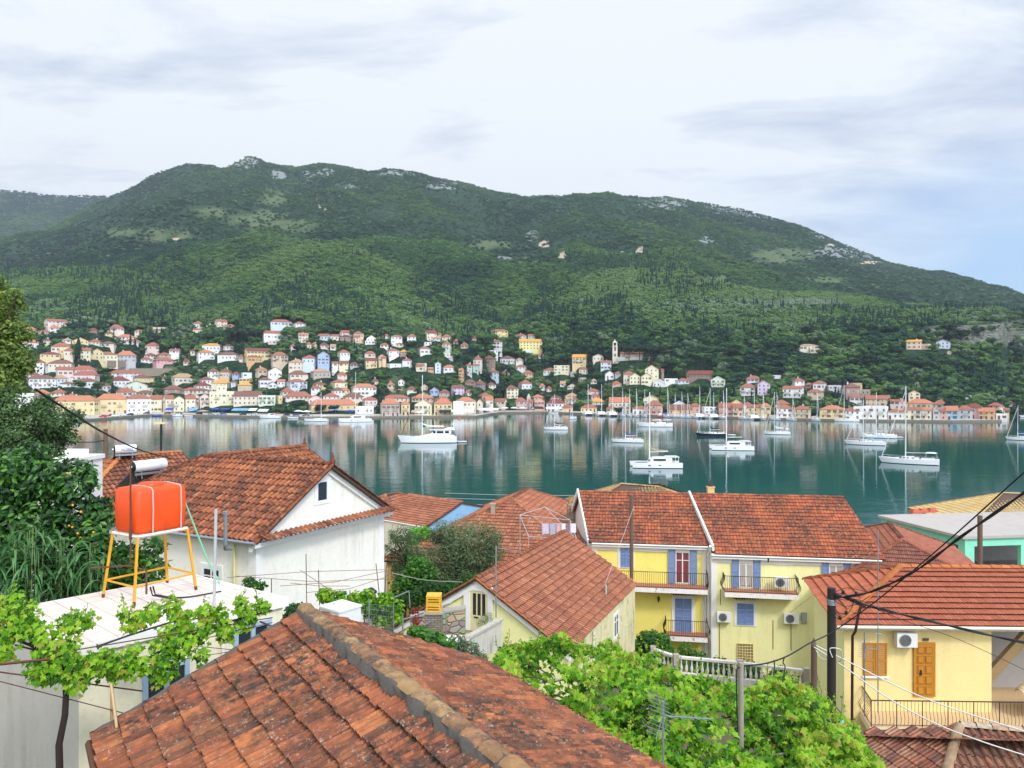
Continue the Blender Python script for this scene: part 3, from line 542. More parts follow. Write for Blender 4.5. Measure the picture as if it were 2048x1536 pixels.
def house(x0, x1, yr, ye, yb, wc, rc, typ, st=0, yaw=None, name=None, label=None, shut=None, win=True):
    pc = (x0+x1)/2; X, Y, Z = ground_at(pc, yb)
    W = (x1-x0)/F*Y; hw = max(2.2, .93*(yb-ye)/F*Y); rise = max(.7, (ye-yr)/F*Y)
    d = min(max(.7*W, 5.), 9.5)
    quay = Y < float(shoreY(pc))+float(FLATW(pc))
    if yaw is None: yaw = hr.choice((-1, 1))*hr.uniform(.04, .12) if quay or typ == 'g' else hr.choice((-1, 1))*hr.uniform(.08, .38)
    s, c = abs(math.sin(yaw)), math.cos(yaw)
    if W-d*s < .55*W: d = .45*W/max(s, .01)
    wd = (W-d*s)/c-.5; rise = min(rise*1.1, .33*d+.6)
    az = math.atan2(X, Y); k = d/2+.3
    loc = (X+math.sin(az)*k, Y+math.cos(az)*k, Z)
    rt = thing(name or 'house', None, 'house', loc, -az+yaw)
    FOOT.append((loc[0], loc[1], math.hypot(wd, d)/2+.6, math.hypot(wd, d)/2+5.5, Y, pc, (x1-x0)/2)); PADS.append((loc[0], loc[1], math.hypot(wd, d)/2, Z))
    mb = MB(); wm = farwall(wc); zt = hw
    mb.box(-wd/2, wd/2, -d/2, d/2, -7, hw, 0)
    if typ == 'g': mb.add([(-wd/2, -d/2, hw), (wd/2, -d/2, hw), (0, -d/2, hw+rise), (-wd/2, d/2, hw), (wd/2, d/2, hw), (0, d/2, hw+rise)], [(0, 1, 2), (4, 3, 5), (0, 2, 5, 3), (1, 4, 5, 2)])
    if typ == 's': mb.add([(-wd/2, -d/2, hw), (-wd/2, d/2, hw), (-wd/2, 0, hw+rise), (wd/2, -d/2, hw), (wd/2, d/2, hw), (wd/2, 0, hw+rise)], [(0, 2, 1), (3, 4, 5), (0, 3, 5, 2), (1, 2, 5, 4)])
    if typ == 'f':
        p = .28
        for a in ((-wd/2, wd/2, -d/2, -d/2+.25), (-wd/2, wd/2, d/2-.25, d/2), (-wd/2, -wd/2+.25, -d/2+.25, d/2-.25), (wd/2-.25, wd/2, -d/2+.25, d/2-.25)): mb.box(*a, hw-.01, hw+p)
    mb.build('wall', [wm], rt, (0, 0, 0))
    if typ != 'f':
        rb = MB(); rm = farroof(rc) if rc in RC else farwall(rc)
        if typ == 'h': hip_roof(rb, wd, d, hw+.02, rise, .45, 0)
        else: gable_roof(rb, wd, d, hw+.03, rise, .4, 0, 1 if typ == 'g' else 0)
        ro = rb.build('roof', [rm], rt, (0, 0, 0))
        if hr.random() < .35 and typ != 'g':
            cb = MB(); cx = hr.uniform(-.3, .3)*wd; cb.box(cx-.3, cx+.3, -.1, .5, hw+.2*rise, hw+rise+.7, 0); cb.box(cx-.4, cx+.4, -.2, .6, hw+rise+.7, hw+rise+.8, 0)
            cb.build('chimney', [farwall(hr.choice(('w', 's', 'c')))], ro, (0, 0, 0))
    else: rc = 'flat'
    ns = st or max(1, min(4, round(hw/3.2))); n = max(1, min(7, round(wd/2.9))); sh = hw/ns
    if win and hw > 1.9:
        si = shut if shut is not None else hr.randrange(6); me = [WINP[si*2], WINP[si*2+1], WINP[12]]; pk = hr.choice(((0, 0, 1), (0, 2, 2), (2, 2, 2), (0, 0, 2), (1, 1, 0)))
        wz = min(1., sh/2.6)
        for f in range(ns):
            for i in range(n):
                if hr.random() < .1: continue
                x = (-wd/2+wd*(i+.5)/n)+hr.uniform(-.1, .1)
                z0 = f*sh+sh*.28
                if f == 0 and quay and hr.random() < .5: child('door', DOORP, rt, (x, -d/2-.02, .02), 0, (1.15, 1, min(1, sh/2.8))); continue
                child('window', me[pk[hr.randrange(3)]], rt, (x, -d/2-.02, z0), 0, (wz, 1, wz))
        if abs(yaw) > .07:
            sx = -1 if yaw > 0 else 1; m2 = max(1, min(3, round(d/3.6)))
            for f in range(ns):
                for i in range(m2):
                    if hr.random() < .25: continue
                    child('window', me[pk[hr.randrange(3)]], rt, (sx*(wd/2+.02), -d/2+d*(i+.5)/m2, f*sh+sh*.28), sx*math.pi/2, (wz, 1, wz))
        if ns > 1 and (quay or hr.random() < .3) and wd > 4.5:
            for q in range(1 if wd < 9 else 2):
                bx = hr.choice((-.25, 0, .25))*wd if wd < 9 else (-.25+.5*q)*wd
                b = child('balcony', BALP[0], rt, (bx, -d/2-.02, sh+.02)); child('railing', BALP[1], b, (0, 0, 0))
    HOUSES.append((rt, pc, (ye+yb)/2, wc, rc, typ, ns, label, x1-x0))
    return rt, wd, d, hw
SPECIAL = {(2, 735, 310): ('chapel', 'long white chapel with red tiled roof below the hillside wood'), (2, 1305, 518): ('house', 'bright blue three-storey gabled house facing the bay'), (3, 1136, 190): ('villa', 'tall bright yellow villa with red roof under the wood'),
           (3, 1416, 295): ('apartment_building', 'wide bright yellow three-storey block on the hillside'), (3, 1778, 545): ('house', 'pale yellow battlemented flat-roofed house on the slope'), (3, 722, 770): ('house', 'lilac two-storey house just above the quay roofs'),
           (3, 507, 785): ('house', 'small blue gabled house with red roof above the quay'), (3, 1578, 890): ('house', 'coral gabled house on the quay in the corner of the bay'), (4, 1912, 615): ('house', 'lilac pink three-storey gabled house on the slope'),
           (4, 1437, 575): ('house', 'pale green gabled house among trees'), (5, 795, 655): ('house', 'white flat-roofed quay house with arched loggias at both ends'), (5, 1440, 660): ('house', 'light blue quay house under an orange roof'),
           (5, 1132, 152): ('villa', 'peach hillside villa left of a pale blue one, below the quarry'), (1, 465, 190): ('apartment_building', 'pink three-storey block at the upper left of the town'), (1, 1570, 588): ('house', 'hot pink two-storey house on the slope'),
           (1, 1197, 520): ('house', 'grey two-storey house under an orange hipped roof'), (3, 0, 895): ('house', 'stone house with orange hipped roof at the corner of the quay'), (1, 825, 148): ('house', 'low orange building alone above all the other roofs'),
           (3, 745, 920): ('house', 'plain white flat-roofed quay building without windows'), (5, 1372, 150): ('villa', 'pale blue gabled villa at the foot of the quarry'), (4, 560, 330): ('church', 'tan church beside the bell tower under umbrella pines'),
           (1, 1570, 272): ('ruin', 'roofless tan stone shell on the upper slope'), (4, 1190, 520): ('house', 'long maroon-roofed low building among trees'), (5, 1577, 590): ('house', 'tiny white gabled house alone in the wood')}
for z, txt in TOWN.items():
    ox, oy, sc = ZM[z]
    for it in txt.replace('\n', '|').split('|'):
        t = it.split(); a = [float(q) for q in t[:5]]; key = (z, int(a[0]), int(a[2])); nm, lb = SPECIAL.get(key, (None, None))
        x0, x1, yr, ye, yb = ox+a[0]/sc, ox+a[1]/sc, oy+a[2]/sc, oy+a[3]/sc, oy+a[4]/sc
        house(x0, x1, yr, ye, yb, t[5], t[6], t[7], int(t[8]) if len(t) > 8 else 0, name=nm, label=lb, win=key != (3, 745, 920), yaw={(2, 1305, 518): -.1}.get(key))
# more pale houses filling the slope between the ones above
fr_ = random.Random(31); nf_ = 0
for _ in range(4000):
    if nf_ >= 54: break
    px = fr_.uniform(60, 1240); py = fr_.uniform(672, 812) if px < 960 else fr_.uniform(720, 812)
    w_ = fr_.uniform(11, 21); X, Y, Z = ground_at(px, py)
    if Y > 640 or Y < float(shoreY(px))+float(FLATW(px))+2: continue
    if px > 960 and py > 790: continue
    if any(abs(px-f[5]) < f[6]+w_/2-1 and abs(Y-f[4]) < 20 for f in FOOT): continue
    if any((X-f[0])**2+(Y-f[1])**2 < (f[2]+3.8)**2 for f in FOOT): continue
    if math.hypot(px-495, (py-675)*1.5) < 40 or math.hypot(px-1290, (py-710)*1.5) < 45: continue
    h_ = fr_.uniform(5, 8.5); house(px-w_/2, px+w_/2, py-h_-fr_.uniform(4, 6), py-h_, py, fr_.choice('wwwwccycptpy'.replace('py', 'c')), fr_.choice('rrrbbokt'), fr_.choice('hhhgs')); nf_ += 1
# the cream building with a tower, its roof steps and its sign band
rt, wd, d, hw = house(380+200/5.12, 380+490/5.12, 600+920/5.12, 600+932/5.12, 600+1080/5.12, 'py', 'py', 'f', 2, .05, 'hotel', 'cream flat-roofed quay building with a square tower', 4)
mb = MB(); mb.box(-wd*.25, wd*.1, -d*.3, d*.2, hw+.02, hw+4.6); mb.box(-wd*.28, wd*.13, -d*.33, d*.23, hw+4.6, hw+4.9); mb.build('tower', [farwall('py')], rt, (0, 0, 0))
for q in (-.16, .0): child('window', WINP[12], rt, (wd*q, -d*.3-.02, hw+1.6))
# bell tower
X, Y, Z = ground_at(1140+463/5.12, 640+402/5.12); rt = thing('bell_tower', 'slim cream bell tower with open belfry and small dome', 'bell tower', (X, Y+2, Z), -math.atan2(X, Y)+.1)
FOOT.append((X, Y+2, 4, 8, Y, 1230, 6)); wm = farwall('c'); s_ = Y/F; hh = 175/5.12*s_
mb = MB(); ww = 48/5.12*s_/2
mb.box(-ww, ww, -ww, ww, -4, hh*.72); mb.box(-ww*1.12, ww*1.12, -ww*1.12, ww*1.12, hh*.72, hh*.75); mb.box(-ww*1.12, ww*1.12, -ww*1.12, ww*1.12, hh*.33, hh*.36); mb.build('shaft', [wm], rt, (0, 0, 0))
mb = MB(); q = ww*.72
for sx in (-1, 1):
    for sy in (-1, 1): mb.box(sx*q-.35, sx*q+.35, sy*q-.35, sy*q+.35, hh*.75, hh*.95)
mb.box(-q-.4, q+.4, -q-.4, q+.4, hh*.95, hh*.98); mb.build('belfry', [wm], rt, (0, 0, 0))
mb = MB(); rings = []
for i in range(6):
    a = i/5*1.5; rings.append([(math.cos(a)*q*math.cos(t), math.cos(a)*q*math.sin(t), hh*.98+math.sin(a)*hh*.09) for t in (6.283*j/10 for j in range(10))])
mb.loft(rings); mb.box(-.08, .08, -.08, .08, hh*1.06, hh*1.16); mb.box(-.5, .5, -.07, .07, hh*1.11, hh*1.13); mb.build('dome', [farwall('c')], rt, (0, 0, 0))
for i, z in enumerate((.12, .45, .58)): child('window', WINP[12], rt, (0, -ww-.02, hh*z), 0, (1.6, 1, 1.7))
# arches of the white quay house and of the stone one
# steeple of the mauve building
X, Y, Z = ground_at(760+1524/5.12, 620+1020/5.12); rt = thing('steeple', 'small mauve bell steeple with a pointed cap behind the quay', 'steeple', (X, Y+4, Z), 0); s_ = Y/F
mb = MB(); mb.box(-1.4, 1.4, -1.4, 1.4, 0, 120/5.12*s_); mb.build('shaft', [farwall('mp')], rt, (0, 0, 0)); mb = MB(); mb.add([(-1.7, -1.7, 120/5.12*s_), (1.7, -1.7, 120/5.12*s_), (1.7, 1.7, 120/5.12*s_), (-1.7, 1.7, 120/5.12*s_), (0, 0, 165/5.12*s_)], [(0, 1, 4), (1, 2, 4), (2, 3, 4), (3, 0, 4), (3, 2, 1, 0)]); mb.build('spire', [farwall('s')], rt, (0, 0, 0))
# ---- labels that single the houses out
TYP = {'h': 'hipped', 'g': 'gabled', 's': 'pitched', 'f': 'flat'}; NUM = {1: 'one-storey', 2: 'two-storey', 3: 'three-storey', 4: 'four-storey'}
ORD = ['', 'second ', 'third ', 'fourth ', 'fifth ', 'sixth ', 'seventh ']
byl = {}
for h in HOUSES:
    rt, px, py, wc, rc, typ, ns, lb, wpx = h; rt['group'] = 'houses of the town across the bay'
    if lb: rt['label'] = lb; continue
    l = min((q for q in LM if math.hypot(q[0]-px, (q[1]-py)*1.4) > 7), key=lambda q: math.hypot(q[0]-px, (q[1]-py)*1.4)); ddx, ddy = px-l[0], py-l[1]
    rel = ('below ' if ddy > 0 else 'above ') if abs(ddy)*1.6 > abs(ddx) else ('right of ' if ddx > 0 else 'left of ')
    if abs(ddx) > 8 and abs(ddy) > 6 and .4 < abs(ddx)/(abs(ddy)*1.6) < 2.5: rel = ('below and ' if ddy > 0 else 'above and ')+('right of ' if ddx > 0 else 'left of ')
    look = '%s %s house with %s' % (WC[wc][1], NUM[ns], 'flat roof' if typ == 'f' else (RC[rc][1] if rc in RC else 'pale')+' '+TYP[typ]+' roof')
    byl.setdefault((look, rel+l[2]), []).append((math.hypot(ddx, ddy*1.4), rt))
for (look, where), L in byl.items():
    L.sort(key=lambda q: q[0])
    for i, (_, rt) in enumerate(L): lb = (ORD[i]+look+', '+where) if i else look+', '+('nearest ' if len(L) > 1 else '')+where; rt['label'] = lb if len(lb.split()) <= 16 else lb.replace(' and ', ' ').replace(' roof,', ',') if len(lb.split()) > 17 else lb.replace(' and ', ' ', 1) if ' and ' in lb else lb.replace(' roof,', ',')
# ================================================================ far trees
# level the ground under and just before each house
vz = np.empty(len(terr.data.vertices)*3, np.float32); terr.data.vertices.foreach_get('co', vz); vz = vz.reshape(-1, 3); sel = np.nonzero((vz[:, 1] < 760))[0]; sv = vz[sel]
for fx, fy, r, z in PADS:
    d = np.hypot(sv[:, 0]-fx, sv[:, 1]-fy); k = np.clip((r+6-d)/5, 0, 1); sv[:, 2] = np.where(sv[:, 2] > z-.15, sv[:, 2]*(1-k)+(z-.15)*k, sv[:, 2])
vz[sel] = sv; terr.data.vertices.foreach_set('co', vz.ravel()); terr.data.update()
def crown_mesh(name, kind, seed, mat, nleaf, leaf, core=True):
    """unit tree: height 1, base at 0; a ragged core and many leaf clumps, as one mesh"""
    rng = np.random.default_rng(seed)
    if kind == 'cypress': C = [(0, 0, z) for z in (.15, .35, .55, .75, .9)]; R = [(.09, .09, .16), (.12, .12, .16), (.11, .11, .17), (.075, .075, .15), (.035, .035, .12)]
    elif kind == 'pine': C = [(0, 0, .82), (.2, .05, .74), (-.2, .1, .76), (.05, -.22, .72), (-.08, .2, .7)]; R = [(.24, .24, .14)]+[(.2, .2, .1)]*4
    else:
        k = 7; C = [(0, 0, .5)]; R = [(.3, .3, .32)]
        for i in range(k):
            a = i/k*6.28+rng.random(); q = .24+.1*rng.random(); C.append((q*math.cos(a), q*math.sin(a), .32+.45*rng.random())); s = .16+.09*rng.random(); R.append((s, s, s*.85))
    p, n, ix = clump_points(C, R, nleaf, rng, .8)
    p[:, 2] = np.maximum(p[:, 2], .02)
    R3 = rotmats(n, rng); tv, tf = LEAF_W
    v = np.einsum('nij,kj->nki', R3, tv-np.array([0, .5, 0]))*(leaf*(.7+.6*rng.random(nleaf)))[:, None, None]+p[:, None, :]
    V_ = [v.reshape(-1, 3)]; F_ = [(tf[None]+(np.arange(nleaf)*4)[:, None, None]).reshape(-1, 4)]
    if core:                                           # ragged inner mass of each clump
        off = nleaf*4
        for c, r in zip(C, R):
            r = (r, r, r) if np.isscalar(r) else r; m, k = 5, 7; ring = []
            for i in range(m):
                ph = -1.35+2.7*i/(m-1)
                for j in range(k): s = .74*(.75+.5*rng.random()); ring.append((c[0]+r[0]*s*math.cos(ph)*math.cos(6.283*j/k), c[1]+r[1]*s*math.cos(ph)*math.sin(6.283*j/k), max(.01, c[2]+r[2]*s*math.sin(ph))))
            V_.append(np.array(ring)); F_.append(np.array([[off+i*k+j, off+i*k+(j+1) % k, off+(i+1)*k+(j+1) % k, off+(i+1)*k+j] for i in range(m-1) for j in range(k)])); off += m*k
    o = npmesh(name, np.concatenate(V_), np.concatenate(F_), mat)
    COL.objects.unlink(o); return o
WOODT = [(28, 50, 48), (38, 66, 50), (52, 82, 52), (70, 102, 54), (94, 122, 60), (106, 124, 92), (120, 138, 116)]
wm_ = leafmat('wood_foliage', WOODT, 0., .8, 'tint', True, .1)
coll = bpy.data.collections.new('wood_kinds')
for i, (k, s) in enumerate((('round', 1), ('round', 2), ('round', 3), ('round', 4), ('cypress', 5), ('pine', 6))):
    o = crown_mesh('wood_kind_%d' % i, k, s, wm_, 110 if k == 'round' else 90, .13 if k != 'cypress' else .075); coll.objects.link(o)
rg = np.random.default_rng(3)
def clearing(X, Y, px, py):
    """False where a house stands, or just in front of one so that a tree would hide it"""
    ok = np.ones(len(X), bool); low = np.ones(len(X))
    for fx, fy, r, r2, Yh, pc, hwpx in FOOT:
        d2 = (X-fx)**2+(Y-fy)**2; ok &= d2 > r*r
        inf = (np.abs(px-pc) < hwpx+1) & (Y < Yh+2) & (Y > Yh-16); low = np.where(inf, np.minimum(low, np.clip((Yh-Y)/16*.4+.05, .05, .5)), low)
    return ok, low
pts = []; scl = []; tin = []; kid = []
def scatter(n, Y0, Y1, hmin, hmax, fn, pxr=(-420, 2470)):
    u = (rg.uniform(*pxr, n)-1024)/F; Y = np.sqrt(rg.uniform(Y0**2, Y1**2, n)); X = u*Y; px = 1024+u*F
    keep = Y > shoreY(px)+FLATW(px)+6
    X, Y, px = X[keep], Y[keep], px[keep]; Z = hgt(X, Y); py = pyof(X, Y, Z)
    h = hmin+(hmax-hmin)*rg.random(len(X))**1.6
    # facing test: drop what lies behind a crest
    e = 6.; zb = hgt(X*(1-e/Y), Y-e); vis = (Z-H)/Y > (zb-H)/(Y-e)-.012
    fn(X, Y, Z, px, py, h, vis)
def put(X, Y, Z, sx, sz, t, k):
    pts.append(np.stack([X, Y, Z-.04*sz], 1)); scl.append(np.stack([sx, sx, sz], 1)); tin.append(np.clip(t, 0, 1)); kid.append(k)
def town_fn(X, Y, Z, px, py, h, vis):
    ok, low = clearing(X, Y, px, py)
    g_ = mask(px, py, GRASSY+SCARS+QUARRY); dens = fbm(X/22, Y/22, 3, 5)
    ok &= (rg.random(len(X)) > g_*.55) & (low > .052) & (dens > .22)
    ok &= (mask(px, py, QUARRY) < .25) | (rg.random(len(X)) < .07)
    X, Y, Z, px, py, h, low = (a[ok] for a in (X, Y, Z, px, py, h, low)); h = h*np.clip(low*1.6, .25, 1)
    cyp = (rg.random(len(X)) < np.where(fbm(X/40, Y/40, 2, 77) > .56, .3, .02)) & (low > .9)
    t = np.clip(fbm(X/30, Y/30, 3, 8)*.9+rg.normal(size=len(X))*.16-.02, 0, 1); t = np.where(cyp, .02+.1*rg.random(len(X)), t)
    put(X, Y, Z, np.where(cyp, h*1.5, h*rg.uniform(1., 1.45, len(X))), np.where(cyp, h*1.75, h), t, np.where(cyp, 4, rg.integers(0, 4, len(X))))
def hill_fn(X, Y, Z, px, py, h, vis):
    ok, low = clearing(X, Y, px, py)
    g_ = mask(px, py, GRASSY)*.9+mask(px, py, SCARS+ROCKS)*.9+(mask(px, py, QUARRY) > .25)*.96*(Y < 790)
    ok &= vis & (rg.random(len(X)) > g_)
    X, Y, Z, px, py, h = (a[ok] for a in (X, Y, Z, px, py, h))
    foot = np.clip((py-480)/170, 0, 1); cl = fbm(X/90, Y/140, 3, 51)
    cyp = rg.random(len(X)) < np.where(cl > .55, .5, .015)*foot
    on = np.maximum(mask(px, py, [(640, 560, 180, 70), (1260, 580, 160, 50), (1500, 610, 200, 24), (200, 590, 200, 40)]), 0)
    t = .47+(fbm(X/60, Y/60, 4, 61)-.5)*.75+(fbm(X/240, Y/260, 3, 19)-.5)*.5+rg.normal(size=len(X))*.09+on*.16+np.where(py > 605, .16, 0.)*np.clip(fbm(X/50, Y/50, 2, 4)*3-1, 0, 1)
    cr_ = np.minimum.reduce([np.abs(py-4-s(px)) + np.where(py < s(px), 99, 0) for s in (HILL0, HILL1, HILL2)]); t = np.where(py < 605, np.minimum(t+np.clip(1-cr_/55, 0, 1)*.2-.04, .72+rg.normal(size=len(X))*.05), t)
    t = np.where(cyp, .03+.12*rg.random(len(X)), t)
    put(X, Y, Z, np.where(cyp, h*1.7, h*rg.uniform(1.05, 1.6, len(X))), np.where(cyp, h*1.8, h), t, np.where(cyp, 4, rg.integers(0, 4, len(X))))
def mount_fn(X, Y, Z, px, py, h, vis):
    g_ = mask(px, py, GRASSY)*.8+mask(px, py, SCARS)*.9+mask(px, py, ROCKS)*.55
    dens = fbm(X/70, Y/70, 4, 91); ok = vis & (rg.random(len(X)) > g_) & (rg.random(len(X)) < np.clip(dens*3.2-.75, .15, 1))
    X, Y, Z, px, py, h = (a[ok] for a in (X, Y, Z, px, py, h))
    t = np.where(rg.random(len(X)) < .07, .88+rg.normal(size=len(X))*.06, .42+(fbm(X/110, Y/110, 4, 61)-.5)*.5+(fbm(X/300, Y/330, 3, 19)-.5)*.7+(np.abs(fbm(X/260+3, Y/420, 4, 31)-.5)-.1)*-1.2+rg.normal(size=len(X))*.07)-.03
    bd = np.minimum.reduce([np.where((s(px)-py > -6) & (s(px) < 640), np.abs(s(px)-py), 99) for s in (HILL0, HILL1, HILL2)]); k_ = np.clip(1-bd/(16+26*fbm(px/80, px*0+3, 2, 7)), 0, 1); t = t*(1-.75*k_)
    put(X, Y, Z, h*rg.uniform(1.1, 1.7, len(X)), h, t, rg.integers(0, 4, len(X)))
scatter(50000, 420, 760, 2.2, 6.6, town_fn)
scatter(76000, 640, 1040, 2.8, 6.2, hill_fn)
scatter(150000, 1000, 2000, 2.2, 5.6, mount_fn)
scatter(14000, 2000, 3050, 5, 11, mount_fn, (-300, 420))
pts = np.concatenate(pts); scl = np.concatenate(scl); tin = np.concatenate(tin); kid = np.concatenate(kid)
me = bpy.data.meshes.new('hillside_wood'); me.vertices.add(len(pts)); me.vertices.foreach_set('co', pts.astype(np.float32).ravel())
for nm, ty, arr in (('scl', 'FLOAT_VECTOR', scl), ('tint', 'FLOAT', tin), ('kid', 'INT', kid), ('spin', 'FLOAT', rg.random(len(pts))*6.283)):
    a = me.attributes.new(nm, ty, 'POINT'); a.data.foreach_set('vector' if ty == 'FLOAT_VECTOR' else 'value', (arr.astype(np.float32) if ty != 'INT' else arr.astype(np.int32)).ravel())
me.materials.append(wm_)
wood = bpy.data.objects.new('hillside_wood', me); COL.objects.link(wood); tag(wood, 'dense green wood and scrub covering the hills behind the town', 'woodland', kind='stuff')
ng = bpy.data.node_groups.new('plant_wood', 'GeometryNodeTree')
ng.interface.new_socket('Geometry', in_out='INPUT', socket_type='NodeSocketGeometry'); ng.interface.new_socket('Geometry', in_out='OUTPUT', socket_type='NodeSocketGeometry')
gi = ng.nodes.new('NodeGroupInput'); go = ng.nodes.new('NodeGroupOutput'); iop = ng.nodes.new('GeometryNodeInstanceOnPoints'); ci = ng.nodes.new('GeometryNodeCollectionInfo')
ci.inputs['Collection'].default_value = coll; ci.inputs['Separate Children'].default_value = True; ci.inputs['Reset Children'].default_value = True
def na(nm, t):
    n = ng.nodes.new('GeometryNodeInputNamedAttribute'); n.data_type = t; n.inputs[0].default_value = nm; return n.outputs[0]
cx = ng.nodes.new('ShaderNodeCombineXYZ'); L_ = ng.links.new
L_(na('spin', 'FLOAT'), cx.inputs[2]); L_(gi.outputs[0], iop.inputs['Points']); L_(ci.outputs[0], iop.inputs['Instance'])
iop.inputs['Pick Instance'].default_value = True
L_(na('kid', 'INT'), iop.inputs['Instance Index']); L_(cx.outputs[0], iop.inputs['Rotation']); L_(na('scl', 'FLOAT_VECTOR'), iop.inputs['Scale']); L_(iop.outputs[0], go.inputs[0])
wood.modifiers.new('plant_wood', 'NODES').node_group = ng
# ---- trees one can tell apart in the town
bark = plain('far_bark', (84, 72, 62), .9)
tm = [leafmat('town_foliage_%d' % i, t, .15, .7, spec=.15) for i, t in enumerate((((22, 40, 30), (34, 56, 36), (44, 70, 44)), ((44, 72, 38), (62, 94, 48), (88, 118, 60)), ((70, 92, 66), (96, 116, 88), (124, 140, 112))))]
PROTO = {}
def town_tree(px, py, hpx, kind, mi, label, cat='tree', wf=1., group=None, name='tree'):
    X, Y, Z = ground_at(px, py); h = hpx/F*Y; k = (kind, mi)
    if k not in PROTO:
        o = crown_mesh('crown', kind, 40+len(PROTO), tm[mi], 420, .085 if kind != 'cypress' else .05); n = len(o.data.polygons)
        a = o.data.attributes.new('rnd', 'FLOAT', 'FACE'); a.data.foreach_set('value', rg.random(n).astype(np.float32))
        mb = MB(); top = .7 if kind == 'pine' else .4
        mb.tube([(0, 0, -.1), (.01, 0, top*.5), (.02, .01, top)], .035 if kind != 'pine' else .022, 6, 0, .015)
        if kind == 'pine':
            for a_ in (0, 2.1, 4.2): mb.tube([(.01, 0, top*.7), (.14*math.cos(a_), .14*math.sin(a_), top+.03)], .012, 5, 0, .006)
        t_ = mb.build('trunk', [bark]); PROTO[k] = (o.data, t_.data); bpy.data.objects.remove(t_)
    rt = thing(name, label, cat, (X, Y, Z), rg.random()*6, group); rt.scale = (h*wf, h*wf, h)
    child('crown', PROTO[k][0], rt, (0, 0, 0)); child('trunk', PROTO[k][1], rt, (0, 0, 0)); return rt
town_tree(157, 719, 47, 'cypress', 0, 'tall dark cypress standing alone among yellow houses', 'cypress', 1.15, name='cypress')
town_tree(487, 690, 42, 'round', 0, 'big dark spreading pine left of the long white chapel', 'pine', 1.7, name='pine_tree')
town_tree(512, 684, 30, 'round', 0, 'smaller dark pine touching the big spreading pine', 'pine', 1.4, name='pine_tree')
for i, (x, y, h_) in enumerate(((1258, 722, 34), (1279, 726, 38), (1296, 727, 40), (1305, 728, 40), (1322, 722, 32))):
    town_tree(x, y, h_, 'pine', 0, 'umbrella pine with bare trunk, %s from the bell tower' % ('first', 'second', 'third', 'fourth', 'fifth')[i], 'pine', 1.05, 'umbrella pines by the church', 'pine_tree')
for x, y, h_, lb in ((1345, 719, 30, 'dark cypress on the open slope right of the umbrella pines'), (1386, 726, 24, 'shorter dark cypress further right of the umbrella pines'), (1149, 692, 20, 'slim cypress between the yellow block and the bell tower'), (523, 628, 14, 'small cypress rising from the wood above the chapel'), (1903, 678, 16, 'thin dark cypress on the quarry slope'), (1769, 772, 14, 'cypress in the wood above the quay houses')):
    town_tree(x, y, h_, 'cypress', 0, lb, 'cypress', 1.1, name='cypress')
for x, y, h_, lb in ((598, 821, 24, 'broad dark tree on the quay behind parked cars'), (642, 826, 20, 'round quay tree left of the long orange roof'), (668, 826, 18, 'small quay tree in front of the orange-roofed arcade'), (1005, 790, 26, 'dark tree behind the quay awnings in the corner of the bay'), (1022, 786, 24, 'dark tree beside the pale yellow tower-like house'),
                     (1975, 835, 18, 'dark tree before the orange-yellow quay house'), (160, 778, 20, 'olive tree behind the long yellow quay house'), (195, 782, 20, 'dull green tree behind the yellow quay houses'), (1238, 862 - 30, 16, 'small palm-like tree beside the stone arch')):
    town_tree(x, y, h_, 'round', 1 if 'olive' in lb or 'dull' in lb else 0, lb, 'tree', 1.35)
# clumps of trees filling the gaps between the houses
cand = []
r2 = random.Random(9); used = [(f[5], f[4], f[6]) for f in FOOT]
for _ in range(5000):
    if len(cand) >= 110: break
    px = r2.uniform(60, 1960); py = r2.uniform(655, 800)
    X, Y, Z = ground_at(px, py)
    if Y > 690 or Y < float(shoreY(px))+float(FLATW(px))+4: continue
    if any((X-f[0])**2+(Y-f[1])**2 < (f[2]+2.2)**2 for f in FOOT): continue
    if any(abs(px-f[5]) < f[6]+4 and f[4]-13 < Y < f[4]+3 for f in FOOT): continue
    if any(math.hypot(px-a, (py-b)*1.5) < 15 for a, b in cand): continue
    if float(mask(np.array([px]), np.array([py]), GRASSY)[0]) > .55: continue
    cand.append((px, py))
for px, py in cand:
    k = r2.choice((0, 0, 1, 1, 2)); town_tree(px, py, r2.uniform(13, 25), 'round', k, ('round dark evergreen', 'leafy mid-green tree', 'grey-green olive tree')[k]+' among the houses across the bay', 'tree', r2.uniform(1.2, 1.6), ('dark trees', 'green trees', 'olive trees')[k]+' among the far houses')
# low garden and terrace walls on the slope
tw_ = [plain('terrace_stone', (140, 130, 112), .95, var=.35, scale=1.2), plain('terrace_white', (214, 210, 202), .9)]
for i, (x0, x1, y, h_, m_, lb) in enumerate(((1320, 1760, 745, 8, 0, 'grey terrace wall under the hot pink house'), (1235, 1300, 722, 8, 1, 'white church yard wall below the umbrella pines'), (1105, 1290, 727.5, 6, 0, 'stone retaining wall under the grey orange-roofed house'), (980, 1100, 840, 8, 1, 'x'),)):
    if lb == 'x': continue
    if x0 > 1300: x0, x1 = x0/5.12, x1/5.12
    elif x0 == 1105: x0, x1 = x0/5.12, x1/5.12
    a = V(ground_at(x0, y)); b = V(ground_at(x1, y)); t = (b-a); nrm = V((-t.y, t.x, 0)).normalized()*.5; mb = MB()
    mb.obox(a-V((0, 0, 3)), t, nrm, V((0, 0, 3+h_/F*a.y))); tag(mb.build('garden_wall', [tw_[m_]]), lb, 'wall')
